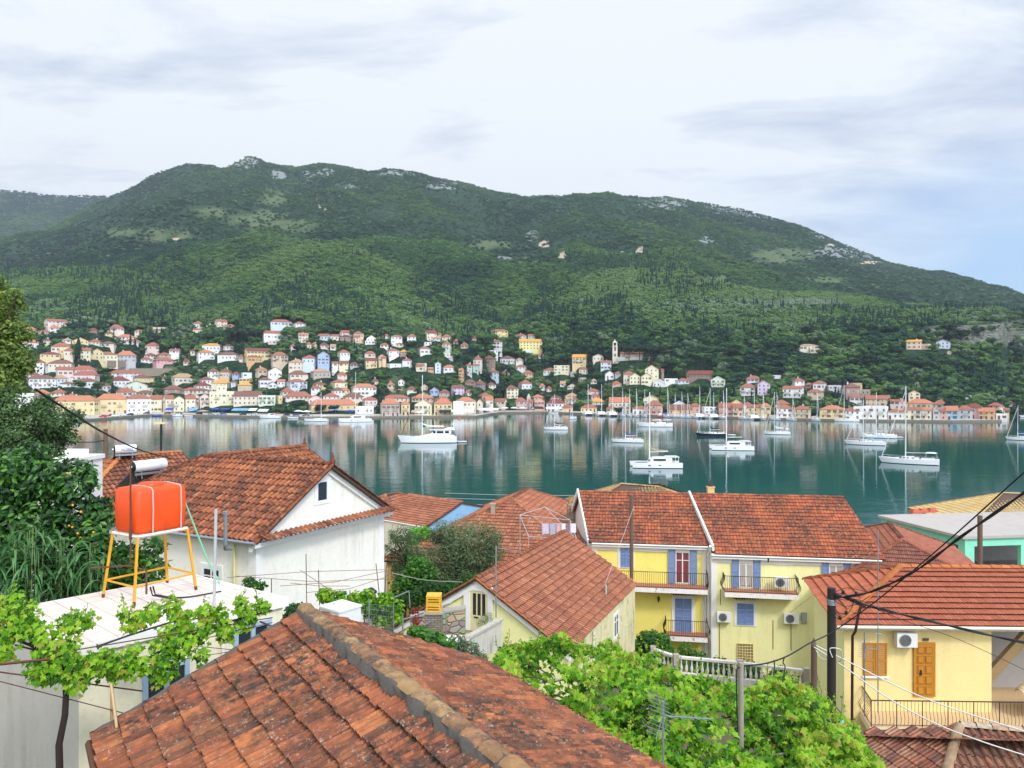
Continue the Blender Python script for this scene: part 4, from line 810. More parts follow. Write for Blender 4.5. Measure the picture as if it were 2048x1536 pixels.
# ================================================================ boats, cars and parasols
hullw = plain('hull_white', (232, 234, 236), .3, var=.04); hulln = plain('hull_navy', (22, 26, 44), .25); keel = plain('boot_stripe', (34, 44, 60), .4); deckm = plain('deck_grey', (206, 206, 200), .6)
alum = plain('mast_white', (232, 234, 236), .35, .0); glasb = plain('boat_glass', (26, 30, 36), .12); canv = {'b': plain('canvas_blue', (24, 74, 160), .8), 'k': plain('canvas_black', (32, 34, 40), .8), 'c': plain('canvas_sand', (168, 150, 128), .85), 'w': plain('canvas_white', (220, 220, 216), .8), 'l': plain('canvas_light_blue', (110, 160, 205), .8), 'o': plain('canvas_orange', (220, 96, 60), .8)}
woodm = plain('varnished_wood', (112, 70, 46), .45); tealm = plain('canvas_teal', (20, 80, 90), .8)
def hull_mb(L, B, fb, rake=.06, sheer=.25, mats=(0, 1), stripe=.16, stern=.72):
    mb = MB(); n = 12; rs = {k: [] for k in 'abcd'}
    rows = []
    for i in range(n+1):
        t = i/n; x = -L/2+L*t
        b = B/2*(stern+(1-stern)*math.sin(min(t/.45, 1)*1.5708)) if t < .45 else B/2*max(.0, 1-((t-.45)/.55)**2.3)
        f = fb*(1+sheer*(2*t-.8)**2*.8)
        xo = x+L*rake*max(0, (t-.6)/.4)**2
        rows.append([(xo-L*rake*.9*max(0, (t-.6)/.4)**2, s*b*.82, -.25) for s in (-1,)]+[(x, -b*.93, stripe), (xo, -b, f), (xo, b, f), (x, b*.93, stripe), (xo-L*rake*.9*max(0, (t-.6)/.4)**2, b*.82, -.25)])
    for i in range(n):
        a, c = rows[i], rows[i+1]
        for j, m in ((0, mats[1]), (1, mats[0]), (2, 2), (3, mats[0]), (4, mats[1])):
            mb.add([a[j], c[j], c[j+1], a[j+1]], [(0, 1, 2, 3)], m, j != 2)
    mb.poly(rows[0], mats[0]); return mb, rows
def rig(rt, L, mx, mh, fb, boom=None, cover='b', mat=None, stay=True, boomz=1.7, r=.09, furl=None):
    mat = mat or alum
    mb = MB(); mb.tube([(mx, 0, fb), (mx-.06, 0, mh)], r, 6, 0, r*.7)
    for z in (.45, .72): mb.tube([(mx, -L*.075, fb+(mh-fb)*z), (mx, L*.075, fb+(mh-fb)*z)], .035, 4)
    m = mb.build('mast', [mat], rt, (0, 0, 0))
    if boom:
        mb = MB(); mb.tube([(mx, 0, fb+boomz), (mx-boom, 0, fb+boomz+.12)], .07, 5); mb.build('boom', [mat], rt, (0, 0, 0))
        if cover:
            mb = MB(); rings = []
            for i in range(7):
                t = i/6; q = .30-.16*t; rings.append([(mx-.02-boom*.98*t, q*.6*math.cos(a), fb+boomz+.1+.12*t+q*.9+q*math.sin(a)+(.9*(1-t)**6)) for a in (6.283*j/7 for j in range(7))])
            mb.loft(rings); mb.build('sail_cover', [canv[cover]], rt, (0, 0, 0))
    if stay:
        mb = MB(); s = .022
        mb.tube([(L*.5, 0, fb*1.15), (mx, 0, mh*.94)], .085 if furl else s, 5, 1 if furl else 0)
        mb.tube([(-L*.49, 0, fb), (mx-.06, 0, mh)], s, 3)
        for sg in (-1, 1): mb.tube([(mx-.3, sg*L*.13, fb), (mx, sg*L*.075, fb+(mh-fb)*.72), (mx, 0, mh*.97)], s, 3)
        mb.build('rigging', [rail_m, canv[furl] if furl else rail_m], rt, (0, 0, 0))
def rails(rt, L, B, fb):
    mb = MB()
    for sg in (-1, 1):
        P_ = []
        for i in range(9):
            t = .02+.96*i/8; x = -L/2+L*t; b = B/2*(.74+.26*math.sin(min(t/.45, 1)*1.5708)) if t < .45 else B/2*max(.03, 1-((t-.45)/.55)**2.3)
            P_.append((x, sg*b*.95, fb*1.02+.62+.25*fb*max(0, t-.5))); mb.tube([(x, sg*b*.95, fb*.98), P_[-1]], .018, 3)
        mb.tube(P_, .018, 3)
    mb.build('guard_rail', [alum], rt, (0, 0, 0))
def sailboat(loc, yaw, L, label, mast=None, mx=.08, hull=None, cover='b', bim=None, furl='w', group='sailing boats at anchor', name='sailboat', spray=None, boom=.36, matm=None):
    rt = thing(name, label, 'sailboat', loc, yaw, group); B = L*.29; fb = .085*L+.15
    mb, rows = hull_mb(L, B, fb); mb.build('hull', [hull or hullw, keel, deckm], rt, (0, 0, 0))
    mb = MB(); w = B*.3; z = fb; h = .045*L
    rg_ = []
    for x, s, hh in ((-.16*L, .9, .9), (-.12*L, 1, 1.), (.08*L, .95, .95), (.22*L, .6, .45), (.26*L, .4, .05)): rg_.append([(x, -w*s, z), (x+.01, -w*s*.85, z+h*hh), (x+.01, w*s*.85, z+h*hh), (x, w*s, z)])
    mb.loft(rg_, 0, False)
    for x in (-.08, .0, .07, .13): mb.box(x*L, x*L+.06*L*.7, -w*1.0, w*1.0, z+h*.35, z+h*.7, 1)
    mb.build('coachroof', [hullw, glasb], rt, (0, 0, 0))
    rig(rt, L, mx*L, mast or 1.42*L, fb, boom*L, cover, matm, True, .05*L+.9, .0125*L, furl)
    rails(rt, L, B, fb)
    for nm, c, x0, x1, zz in (('bimini', bim, -.46, -.28, 1.9), ('sprayhood', spray, -.2, -.12, 1.15)):
        if c:
            mb = MB(); rg_ = [[(x*L, w*1.15*math.cos(a), fb+zz*(L/11)*.75+.28*math.sin(a)*(1-abs(q))) for a in (math.pi*j/6 for j in range(7))] for x, q in ((x0, .6), ((x0+x1)/2, 0), (x1, .6))]
            mb.loft(rg_, 0, True, False, False)
            if nm == 'sprayhood': mb.poly([(x1*L, -w*1.15, fb), (x1*L+.08*L, -w*.8, fb+.1), (x1*L+.08*L, w*.8, fb+.1), (x1*L, w*1.15, fb)]); mb.quad((x1*L, -w*1.1, fb+zz*.8), (x1*L, w*1.1, fb+zz*.8), (x1*L+.07*L, w*.9, fb+.2), (x1*L+.07*L, -w*.9, fb+.2))
            else:
                for x in (x0, x1):
                    for sg in (-1, 1): mb.tube([(x*L, sg*w*1.1, fb), (x*L, sg*w*1.15, fb+zz*(L/11)*.75)], .025, 4)
            mb.build(nm, [canv[c]], rt, (0, 0, 0))
    mb = MB(); mb.box(-.42*L, -.24*L, -w*.6, w*.6, fb-.02, fb+.03, 0)
    for sg in (-1, 1): mb.box(-.43*L, -.2*L, sg*w*.62-.12, sg*w*.62+.12, fb, fb+.35, 1)
    mb.tube([(-.4*L, 0, fb), (-.4*L, 0, fb+.9)], .05, 5, 1); mb.build('cockpit', [woodm, hullw], rt, (0, 0, 0))
    return rt
def catamaran(loc, yaw, L, label, mast, cover=None, mx=.05, group='catamarans', boom=.38, flag=True):
    rt = thing('catamaran', label, 'catamaran', loc, yaw, group); B = L*.54; fb = .105*L
    for sg in (-1, 1):
        mb, _ = hull_mb(L, L*.13, fb, .02, .04, (0, 1), .14, .8)
        for i in (0.05, .18): mb.box((-.14+i*1.6)*L, (-.09+i*1.6)*L, -L*.068, L*.068, fb*.55, fb*.68, 3)
        o = mb.build('hull', [hullw, keel, hullw, glasb], rt, (0, sg*(B/2-L*.065), 0))
    mb = MB(); mb.box(-.36*L, .18*L, -B/2+.05*L, B/2-.05*L, fb*.6, fb*1.0); mb.box(.18*L, .40*L, -B*.36, B*.36, fb*.86, fb*.9, 1); mb.tube([(.41*L, -B/2+.06*L, fb*.9), (.41*L, B/2-.06*L, fb*.9)], .09, 6); mb.build('bridge_deck', [hullw, rail_m], rt, (0, 0, 0))
    mb = MB(); w = B*.36; h = .11*L
    prof = [(.17, .02), (.12, .62), (.05, .95), (-.08, 1.), (-.2, .98), (-.3, .92)]
    mb.loft([[(x*L, -w*(1 if z < .9 else .9), fb), (x*L, -w*(.93 if z > .3 else 1), fb+h*z*.93), (x*L, -w*.7, fb+h*z), (x*L, w*.7, fb+h*z), (x*L, w*(.93 if z > .3 else 1), fb+h*z*.93), (x*L, w*(1 if z < .9 else .9), fb)] for x, z in prof], 0, False)
    for sg in (-1, 1): mb.obox((-.17*L, sg*w*.955, fb+h*.4), (.25*L, 0, 0), (0, sg*.06*w, 0), (0, -sg*.0*L, h*.34), 1)
    mb.obox((.08*L, -w*.8, fb+h*.42), (.062*L, 0, -h*.3), (0, w*1.6, 0), (.01*L, 0, h*.22), 1)
    mb.build('cabin', [hullw, glasb], rt, (0, 0, 0))
    mb = MB(); mb.box(-.45*L, -.2*L, -w*.95, w*.95, fb+h*1.02, fb+h*1.08)
    for sg in (-1, 1): mb.tube([(-.43*L, sg*w*.85, fb*.8), (-.43*L, sg*w*.85, fb+h*1.02)], .06, 5)
    mb.build('hardtop', [hullw], rt, (0, 0, 0))
    rig(rt, L, mx*L, mast, fb+h*.7, boom*L, cover, None, True, 1.6, .17, None)
    return rt
def wl(px, py): return V(((px-1024)/F*(H*F/(py-768)), H*F/(py-768), 0))
LFT = math.pi
BOATS = [dict(x=(1089, 1136), y=859.5, mt=788, m=1109, cover='k', l='small white sloop with dark sail cover at anchor off the quay corner', bim=None, spray='w'),
         dict(x=(1225, 1287), y=885, mt=791, m=1251, cover='b', l='white sloop with a bright blue sail cover and orange dodger', furl='k', spray='o'),
         dict(x=(1531, 1580), y=869, mt=784, m=1549, cover='w', l='white sloop with no coloured canvas right of the second catamaran', bim='w'),
         dict(x=(1695, 1768), y=889.8, mt=800, m=1727, cover='w', l='white sloop with a light blue bimini', bim='l', spray='l'),
         dict(x=(1724, 1791), y=876, mt=785, m=1753, cover='c', l='sloop with a sand coloured sail cover behind the light blue bimini', furl='c'),
         dict(x=(1394, 1453), y=872.5, mt=776, m=1420, cover='k', l='dark navy hulled sloop with black sail cover', hull=1, furl='w'),
         dict(x=(1767, 1872), y=927.5, mt=773, m=1812, cover=None, l='largest white sloop in front on the right with grey sprayhood', spray='k', furl='w', bim='w'),
         dict(x=(2018, 2072), y=880.5, mt=811, m=2037, cover='b', l='white sloop with blue sail cover cut by the right edge')]
for b in BOATS:
    p = wl(sum(b['x'])/2, b['y']); s = p.y/F; L = (b['x'][1]-b['x'][0])*s*.98; mh = (b['y']-b['mt'])*s
    mxf = ((b['x'][0]+b['x'][1])/2-b['m'])*s/L
    sailboat(p, LFT-math.atan2(p.x, p.y)+random.uniform(-.12, .12), L, b['l'], mh, mxf, hulln if b.get('hull') else None, b['cover'], b.get('bim'), b.get('furl', 'w'), spray=b.get('spray'))
p = wl(1145.5, 838); sailboat(p, LFT+1.15, 9.5, 'small white sloop seen from astern near the moored catamarans', 17.5, .1, cover='b')
p = wl(633, 843); sailboat(p, LFT-.05, 13, 'white sloop alongside the left quay beside a big catamaran', 16.5, -.2, cover='w')
# mast sail of the largest sloop
for x, y, mt, m, l, cv in (((1258, 1366), 934.3, 784.5, 1299, 'large white catamaran with sand coloured sail cover nearest the yellow houses', 'c'), ((1418, 1508), 899.5, 776, 1453, 'white catamaran with raised coachroof right of the nearest one', None), ((677, 744), 843.5, 744, 711, 'white catamaran with very tall mast moored at the left quay', 'w')):
    p = wl(sum(x)/2, y); s = p.y/F; L = (x[1]-x[0])*s*.9; catamaran(p, LFT-math.atan2(p.x, p.y)+.16, L, l, (y-mt)*s, cv, ((x[0]+x[1])/2-m)*s/L)
# ketch with two wooden masts
p = wl(1312, 853.5); s = p.y/F; L = 65*s; rt = thing('ketch', 'white classic ketch with two brown wooden masts', 'sailboat', p, LFT-.15, 'sailing boats at anchor'); mb, _ = hull_mb(L, L*.25, .1*L, .12, .5); mb.build('hull', [hullw, keel, deckm], rt, (0, 0, 0))
for mx, mh in ((.12, 40*s), (-.2, 39*s)):
    mb = MB(); mb.tube([(mx*L, 0, 1), (mx*L-.1, 0, mh)], .2, 6, 0, .12); mb.build('mast', [woodm], rt, (0, 0, 0)); mb = MB(); mb.tube([(mx*L, 0, 3.2), (mx*L-.27*L, 0, 3.4)], .26, 6); mb.build('boom', [canv['w']], rt, (0, 0, 0))
mb = MB(); mb.box(-.3*L, -.02*L, -1, 1, 1.5, 2.3, 0); mb.box(.05*L, .22*L, -.8, .8, 1.5, 2.1, 0); mb.tube([(L*.5, 0, 2.2), (L*.64, 0, 2.7)], .1, 5, 1); mb.build('deckhouse', [canv['w'], woodm], rt, (0, 0, 0))
mb = MB(); mb.tube([(L*.62, 0, 2.7), (.12*L, 0, 40*s*.95)], .03, 3); mb.tube([(-L*.5, 0, 1.8), (-.2*L, 0, 39*s*.95)], .03, 3); mb.tube([(.12*L, 0, 40*s*.97), (-.2*L, 0, 39*s*.97)], .03, 3); mb.build('rigging', [rail_m], rt, (0, 0, 0))
# motor sailer on the left with its tender
p = wl(858, 885.5); s = p.y/F; L = 110*s; rt = thing('motor_sailer', 'large white motor sailer with pilothouse in the left half of the bay', 'motor sailer', p, LFT+.1)
mb, _ = hull_mb(L, L*.26, 1.75, .07, .55, (0, 1), .2, .85); mb.build('hull', [hullw, keel, deckm], rt, (0, 0, 0))
mb = MB(); rg_ = [[(x*L, -w_, 1.8), (x*L, -w_*.93, z), (x*L, w_*.93, z), (x*L, w_, 1.8)] for x, w_, z in ((-.46, 1.7, 2.6), (-.32, 1.8, 3.2), (-.0, 1.8, 3.2), (.1, 1.6, 2.7), (.3, 1.0, 2.1))]; mb.loft(rg_, 0, False)
mb.build('coachroof', [hullw], rt, (0, 0, 0))
mb = MB(); mb.loft([[(x*L, -1.6, 3.1), (x*L, -1.5, z), (x*L, 1.5, z), (x*L, 1.6, 3.1)] for x, z in ((-.4, 4.6), (-.12, 4.6), (-.02, 3.15))], 0, False)
for x0, x1 in ((-.36, -.29), (-.26, -.14), (-.12, -.075)):
    for sg in (-1, 1): mb.obox((x0*L, sg*1.56, 3.45), ((x1-x0)*L, 0, 0), (0, sg*.08, 0), (0, -sg*.04, .8), 1)
mb.box(-.47*L, -.0*L, -1.75, 1.75, 4.6, 4.75, 0); mb.build('pilothouse', [hullw, glasb], rt, (0, 0, 0))
mb = MB(); mb.loft([[(x*L, -1.2, 4.75), (x*L, -1.2, z), (x*L, 1.2, z), (x*L, 1.2, 4.75)] for x, z in ((-.46, 5.4), (-.36, 5.5), (-.28, 5.0))], 0, False); mb.tube([(-.44*L, 0, 5.3), (-.45*L, 0, 7.4)], .12, 6); mb.tube([(-.44*L, .5, 6.6), (-.44*L, -.5, 6.6)], .3, 6); mb.build('flybridge', [hullw], rt, (0, 0, 0))
rig(rt, L, .122*L, 24.2, 2.2, .4*L, 'w', None, True, 3.4, .2, 'k'); rails(rt, L, L*.26, 1.9)
mb = MB(); mb.add([(.115*L, 0, 5.4), (.115*L, 0, 8.8), (.06*L, 0, 5.5), (.115*L, .06, 5.4), (.115*L, .06, 8.8), (.06*L, .06, 5.5)], [(0, 1, 2), (5, 4, 3), (0, 3, 4, 1), (1, 4, 5, 2), (2, 5, 3, 0)]); mb.build('staysail', [tealm], rt, (0, 0, 0))
def dinghy(p, yaw, L, label):
    rt = thing('dinghy', label, 'dinghy', p, yaw); mb = MB(); r = .24; path = [(-L/2, -.6, .3), (L*.2, -.6, .3), (L*.42, -.35, .42), (L*.5, 0, .5), (L*.42, .35, .42), (L*.2, .6, .3), (-L/2, .6, .3)]
    mb.tube(path, r, 8); mb.build('tube', [plain('rubber_grey', (190, 192, 196), .6)], rt, (0, 0, 0)); mb = MB(); mb.box(-L/2, L*.4, -.5, .5, .1, .2); mb.build('floor', [deckm], rt, (0, 0, 0))
    mb = MB(); mb.box(-L/2-.35, -L/2, -.18, .18, .3, 1.0); mb.build('outboard', [rail_m], rt, (0, 0, 0))
dinghy(wl(924, 885), LFT+.1, 3.4, 'grey dinghy tied behind the motor sailer'); dinghy(wl(1463, 871.5), LFT, 3, 'small grey dinghy behind the navy sloop'); dinghy(wl(1797, 876), LFT, 3, 'small grey dinghy behind the sloop with sand coloured cover')
# moored stern-to along the right-hand quay
mo = [(1245, 776, 'b'), (1259, 778, 'w'), (1272, 777, 'w'), (1289, 779, 'b'), (1334, 775, 'b'), (1349, 788, 'w'), (1362, 784, 'w'), (1374, 786, 'b'), (1446, 781, 'w'), (1487, 789, 'w'), (1525, 784, 'w'), (1552, 784, 'w'), (1584, 795, 'w'), (1633, 783, 'w')]
mproto = None; ordn = 'first second third fourth fifth sixth seventh eighth ninth tenth eleventh twelfth thirteenth fourteenth'.split()
for i, (px, mt, cv) in enumerate(mo):
    Y = float(shoreY(px))-7.5; p = V(((px-1024)/F*Y, Y, 0)); py = 768+H/Y*F; mh = (py-mt)/F*Y
    lb = 'sloop %s moored to the right-hand quay, %s mast from the left there' % ('with blue covers' if cv == 'b' else 'with white covers', ordn[i])
    sailboat(p, -math.pi/2+random.uniform(-.08, .25), 11.5+random.uniform(-1, 1.5), lb, mh, .1, None, cv, cv if i % 3 else None, 'w', 'boats moored stern-to at the quay', spray=cv if cv == 'b' else None)
for i, (px, mt) in enumerate(((1176, 768), (1203, 768), (1225, 776), (1399, 773), (1427, 785), (1508, 786))):
    Y = float(shoreY(px))-7.5; p = V(((px-1024)/F*Y, Y, 0)); py = 768+H/Y*F
    catamaran(p, -math.pi/2+.05, 12.5, 'white catamaran moored to the right-hand quay, %s one from the left' % ordn[i], (py-mt)/F*Y, 'w' if i % 2 else 'b', group='boats moored stern-to at the quay')
Y = float(shoreY(1694))-3.5; sailboat((((1694-1024)/F*Y), Y, 0), LFT-.3, 12.5, 'white sloop lying alongside the quay before the white arched house', 20.5, .12, None, 'w', None, 'w', 'boats moored stern-to at the quay')
def motorboat(px, L, hull, label, dy=3, cab=True, can=None, yaw=LFT):
    Y = float(shoreY(px))-dy; rt = thing('motorboat', label, 'motorboat', ((px-1024)/F*Y, Y, 0), yaw, 'small motor boats at the quay'); mb, _ = hull_mb(L, L*.3, .09*L+.3, .1, .4); mb.build('hull', [hull, keel, deckm], rt, (0, 0, 0)); fb = .09*L+.3
    if cab:
        mb = MB(); mb.loft([[(x*L, -L*.1, fb), (x*L, -L*.09, fb+z), (x*L, L*.09, fb+z), (x*L, L*.1, fb)] for x, z in ((-.25, 1.5), (.05, 1.5), (.14, .3))], 0, False)
        for sg in (-1, 1): mb.obox((-.2*L, sg*L*.096, fb+.75), (.2*L, 0, 0), (0, sg*.06, 0), (0, -sg*.03, .5), 1)
        mb.build('cabin', [hullw, glasb], rt, (0, 0, 0))
    if can:
        mb = MB(); mb.box(-.46*L, -.1*L, -L*.12, L*.12, fb+1.75, fb+1.85)
        for x in (-.45, -.11):
            for sg in (-1, 1): mb.tube([(x*L, sg*L*.115, fb), (x*L, sg*L*.115, fb+1.75)], .04, 4)
        mb.build('awning', [canv[can]], rt, (0, 0, 0))
motorboat(541, 12.5, hullw, 'white excursion boat with an orange awning at the left quay', 4, True, 'o'); motorboat(313, 5.5, plain('hull_blue', (34, 74, 168), .4), 'small blue fishing boat at the left quay', 3, False, None); motorboat(355, 6, hullw, 'small white cabin boat right of the blue fishing boat', 3); motorboat(377, 5, hullw, 'smaller white open boat near the left quay', 3, False)
motorboat(586, 6, hullw, 'white open boat at the middle of the left quay', 3, False, 'b'); motorboat(1108, 6, hullw, 'white open boat in the quay corner', 3, False); motorboat(1320, 8, plain('hull_pink', (214, 132, 130), .5), 'pinkish cabin boat among the moored yachts', 5, True, None, -1.6)
motorboat(2052, 7, hullw, 'white boat by the distant shore at the right edge', 4, True)
# ---- cars on the quay
tyre = plain('tyre_black', (24, 24, 26), .8); carg = plain('car_glass', (30, 36, 42), .1)
def mb_wheel():
    mb = MB(); mb.tube([(0, -.1, 0), (0, .1, 0)], .31, 12, 0); mb.tube([(0, -.115, 0), (0, -.1, 0)], .18, 10, 1); o = mb.build('wheel', [tyre, plain('rim_silver', (190, 190, 194), .4, .6)]); d = o.data; bpy.data.objects.remove(o); return d
WH = mb_wheel()
def car(px, back, col, label, van=False, yaw=0.):
    Y = float(shoreY(px))+back; rt = thing('parked_car', label, 'van' if van else 'car', ((px-1024)/F*Y, Y, 1.14), yaw, 'cars parked on the left quay')
    L, W = (4.9, 1.95) if van else (4.2, 1.75); mb = MB(); hw = W/2
    rg_ = [[(x, -hw*s, .28), (x, -hw*s, z*.75), (x, -hw*s*.93, z), (x, hw*s*.93, z), (x, hw*s, z*.75), (x, hw*s, .28)] for x, z, s in ((-L/2, .78, .9), (-L/2+.12, .92, 1), (-.9, .96, 1), (.9, .94, 1), (L/2-.15, .78, .96), (L/2, .6, .86))]
    mb.loft(rg_, 0, False); mb.build('body', [plain('car_paint_'+label.split()[0], col, .25)], rt, (0, 0, 0))
    mb = MB(); top = 1.95 if van else 1.46
    prof = ((-L/2+.12, .9), (-L/2+.35, top), (1.1 if van else .35, top), (1.55 if van else 1.05, .93))
    mb.loft([[(x, -hw*.94, .88), (x, -hw*.8, z), (x, hw*.8, z), (x, hw*.94, .88)] for x, z in prof], 0, False)
    for sg in (-1, 1):
        for x0, x1 in ((-1.35, -.5), (-.4, .45)): mb.obox((x0, sg*hw*.93, 1.), (x1-x0, 0, 0), (0, sg*.02, 0), (0, -sg*hw*.1, (top-1.08)), 1)
    mb.build('cabin', [plain('car_paint_'+label.split()[0], col, .25), carg], rt, (0, 0, 0))
    for x in (-L*.31, L*.31):
        for sg in (-1, 1): child('wheel', WH, rt, (x, sg*(hw-.08), .31))
for a in ((152, 5, (222, 224, 226), 'white van parked at the far left end of the quay', True), (206, 7, (196, 34, 34), 'red hatchback near the left end of the quay'), (222, 12, (150, 40, 44), 'crimson car behind the red hatchback'), (231, 5, (228, 228, 230), 'pearl white car right of the red hatchback'), (246, 8, (214, 216, 218), 'bright white estate car with dark windows'), (260, 6, (40, 52, 84), 'navy car before the white three-window house'),
          (293, 10, (66, 72, 82), 'slate grey car on the quay'), (335, 8, (92, 44, 50), 'maroon car near the quay edge'), (358, 9, (44, 46, 50), 'black car left of the cream parasol'), (398, 8, (70, 42, 46), 'plum car under the cream parasol'), (422, 7, (120, 128, 140), 'steel grey car before the blue parasols'), (432, 5, (178, 192, 206), 'silver-blue car beside the bright blue one'), (447, 6, (40, 78, 150), 'blue car in front of the blue parasols'),
          (486, 7, (32, 34, 38), 'dark car before the awnings'), (508, 8, (184, 186, 190), 'silver car left of the excursion boat'), (573, 7, (52, 54, 60), 'charcoal car right of the excursion boat'), (592, 8, (60, 60, 66), 'graphite car before the red parasol'), (612, 8, (84, 84, 90), 'grey car beside the white parasols')):
    car(a[0], a[1], a[2], a[3], len(a) > 4, random.choice((0, 3.14))+random.uniform(-.25, .25))
# ---- parasols and awnings
def parasol(px, py, wpx, c, label, n=4):
    X, Y, Z = ground_at(px, py); w_ = wpx/F*Y/2; rt = thing('parasol', label, 'parasol', (X, Y, Z), 0, 'parasols on the far quay'); mb = MB(); mb.tube([(0, 0, 0), (0, 0, 2.9)], .05, 5); mb.build('pole', [alum], rt, (0, 0, 0)); mb = MB()
    ring = [(w_*math.cos(6.283*(j+.5)/n), w_*math.sin(6.283*(j+.5)/n), 2.3) for j in range(n)]; mb.add(ring+[(0, 0, 3.1)], [(j, (j+1) % n, n) for j in range(n)]); mb.add(ring+[(x, y, z-.25) for x, y, z in ring], [(j, (j+1) % n, n+(j+1) % n, n+j) for j in range(n)]); mb.build('canopy', [c], rt, (0, 0, 0))
for px, py, w_, c, l in ((431, 825, 24, 'b', 'bright blue parasol, left one of two on the quay'), (452, 825, 24, 'b', 'bright blue parasol, right one of two on the quay'), (406, 829, 26, 'c', 'cream parasol among the parked cars'), (597, 829, 20, 'w', 'white parasol beside a red patch of awning'), (613, 830, 24, 'w', 'broad white parasol right of the excursion boat'), (671, 826, 26, 'l', 'pale blue parasol in front of the orange-roofed arcade'), (700, 829, 30, 'b', 'blue parasol behind the big moored catamaran'), (576, 818, 10, 'l', 'small turquoise parasol by the dark quay trees'),
                        (840, 832, 26, 'w', 'white parasol before the gabled yellow house'), (1010, 822, 20, 'w', 'white parasol in the quay corner, left of three'), (1028, 822, 20, 'w', 'white parasol in the quay corner, middle of three'), (1046, 822, 20, 'w', 'white parasol in the quay corner, right of three'), (1070, 823, 16, 'w', 'white parasol before the coral house'), (1116, 824, 22, 'w', 'white parasol before the pale blue-white house')):
    parasol(px, py, w_, canv[c], l)
def awning(x0, x1, py, zt, c, label, dp=4.):
    X0, Y0, Z = ground_at((x0+x1)/2, py); a = (x0-1024)/F*Y0; b = (x1-1024)/F*Y0; rt = thing('awning', label, 'awning', (X0, Y0, Z), 0); mb = MB(); mb.obox((a-X0, 0, zt), (b-a, 0, 0), (0, dp, 1.), (0, 0, .08)); mb.obox((a-X0, 0, zt-.5), (b-a, 0, 0), (0, .05, 0), (0, 0, .5)); mb.build('canopy', [canv[c]], rt, (0, 0, 0))
    mb = MB()
    n = max(2, int((b-a)/4))
    for i in range(n+1): x = a-X0+(b-a)*i/n; mb.tube([(x, .1, 0), (x, .1, zt)], .05, 4)
    mb.build('frame', [rail_m], rt, (0, 0, 0))
for a in ((463, 495, 828, 2.6, 'l', 'pale blue awning along the cream tower building'), (496, 512, 828, 2.6, 'w', 'white awning next to the pale blue one'), (515, 535, 829, 2.4, 'w', 'wide white awning beside the flat green terrace'), (374, 394, 827, 2.6, 'l', 'small blue awning on a gabled house front'), (890, 948, 832.5, 2.6, 'w', 'long white canopy on the jutting quay'), (957, 997, 828, 2.6, 'w', 'white canopy along the angled quay'), (822, 842, 834, 2.5, 'c', 'sand coloured awning by the stone corner house'), (1068, 1086, 824, 2.5, 'k', 'dark green awning under the coral house'), (1092, 1124, 824, 2.4, 'w', 'white awning under the dark red roof'), (330, 345, 826, 2.5, 'b', 'deep blue awning by the cream gabled houses'), (878, 902, 832, 2.6, 'k', 'black awning before the yellow hipped house')):
    awning(*a)
p = wl(919, 838); rt = thing('mooring_buoy', 'round red mooring buoy off the jutting quay', 'buoy', p); mb = MB(); mb.loft([[(.8*math.sin(a)*math.cos(t), .8*math.sin(a)*math.sin(t), .2-.8*math.cos(a)) for t in (6.283*j/10 for j in range(10))] for a in (.1, .6, 1.1, 1.6, 2.1, 2.6, 3.05)]); mb.build('float', [canv['o']], rt, (0, 0, 0)); mb = MB(); mb.tube([(0, 0, .9), (0, 0, 1.3)], .08, 6); mb.build('ring', [rail_m], rt, (0, 0, 0))
# street lamps along the quay
rl = random.Random(2)
for i, px in enumerate((180, 275, 345, 420, 480, 545, 625, 735, 860, 935, 1050, 1130, 1230, 1310, 1380, 1460, 1540, 1610, 1690, 1775, 1850, 1930)):
    Y = float(shoreY(px))+2.2; rt = thing('street_lamp', 'slim grey lamp post on the edge of the far quay', 'street lamp', ((px-1024)/F*Y, Y, 1.14), 0, 'lamp posts along the far quay'); mb = MB(); mb.tube([(0, 0, 0), (0, 0, 5.2)], .06, 5); mb.build('post', [rail_m], rt, (0, 0, 0)); mb = MB(); mb.tube([(0, 0, 5.2), (0, -.6, 5.4)], .12, 5); mb.build('lamp_head', [deckm], rt, (0, 0, 0))
# ================================================================ near buildings
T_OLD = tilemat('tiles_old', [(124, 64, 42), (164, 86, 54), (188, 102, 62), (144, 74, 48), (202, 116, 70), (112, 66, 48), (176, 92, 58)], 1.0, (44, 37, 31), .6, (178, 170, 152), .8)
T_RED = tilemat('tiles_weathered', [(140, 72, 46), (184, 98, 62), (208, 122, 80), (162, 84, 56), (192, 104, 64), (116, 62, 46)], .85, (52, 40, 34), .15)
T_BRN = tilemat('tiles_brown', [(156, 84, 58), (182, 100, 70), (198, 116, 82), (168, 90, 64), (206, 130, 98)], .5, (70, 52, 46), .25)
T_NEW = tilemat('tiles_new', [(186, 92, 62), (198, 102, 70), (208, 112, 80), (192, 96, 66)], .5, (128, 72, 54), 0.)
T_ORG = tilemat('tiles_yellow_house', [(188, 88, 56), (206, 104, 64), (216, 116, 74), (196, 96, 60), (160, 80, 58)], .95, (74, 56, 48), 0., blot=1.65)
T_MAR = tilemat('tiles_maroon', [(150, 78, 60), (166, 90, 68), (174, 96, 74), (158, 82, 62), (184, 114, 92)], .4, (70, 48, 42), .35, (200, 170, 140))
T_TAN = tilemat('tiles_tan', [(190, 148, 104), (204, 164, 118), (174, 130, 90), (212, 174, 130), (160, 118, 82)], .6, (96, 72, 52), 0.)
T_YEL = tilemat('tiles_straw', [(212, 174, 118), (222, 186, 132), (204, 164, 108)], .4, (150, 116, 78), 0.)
T_PAT = tilemat('tiles_patchy', [(192, 104, 74), (206, 124, 92), (160, 80, 60), (120, 72, 58), (206, 130, 100), (146, 80, 62), (216, 152, 124)], .6, (70, 54, 46), .35)
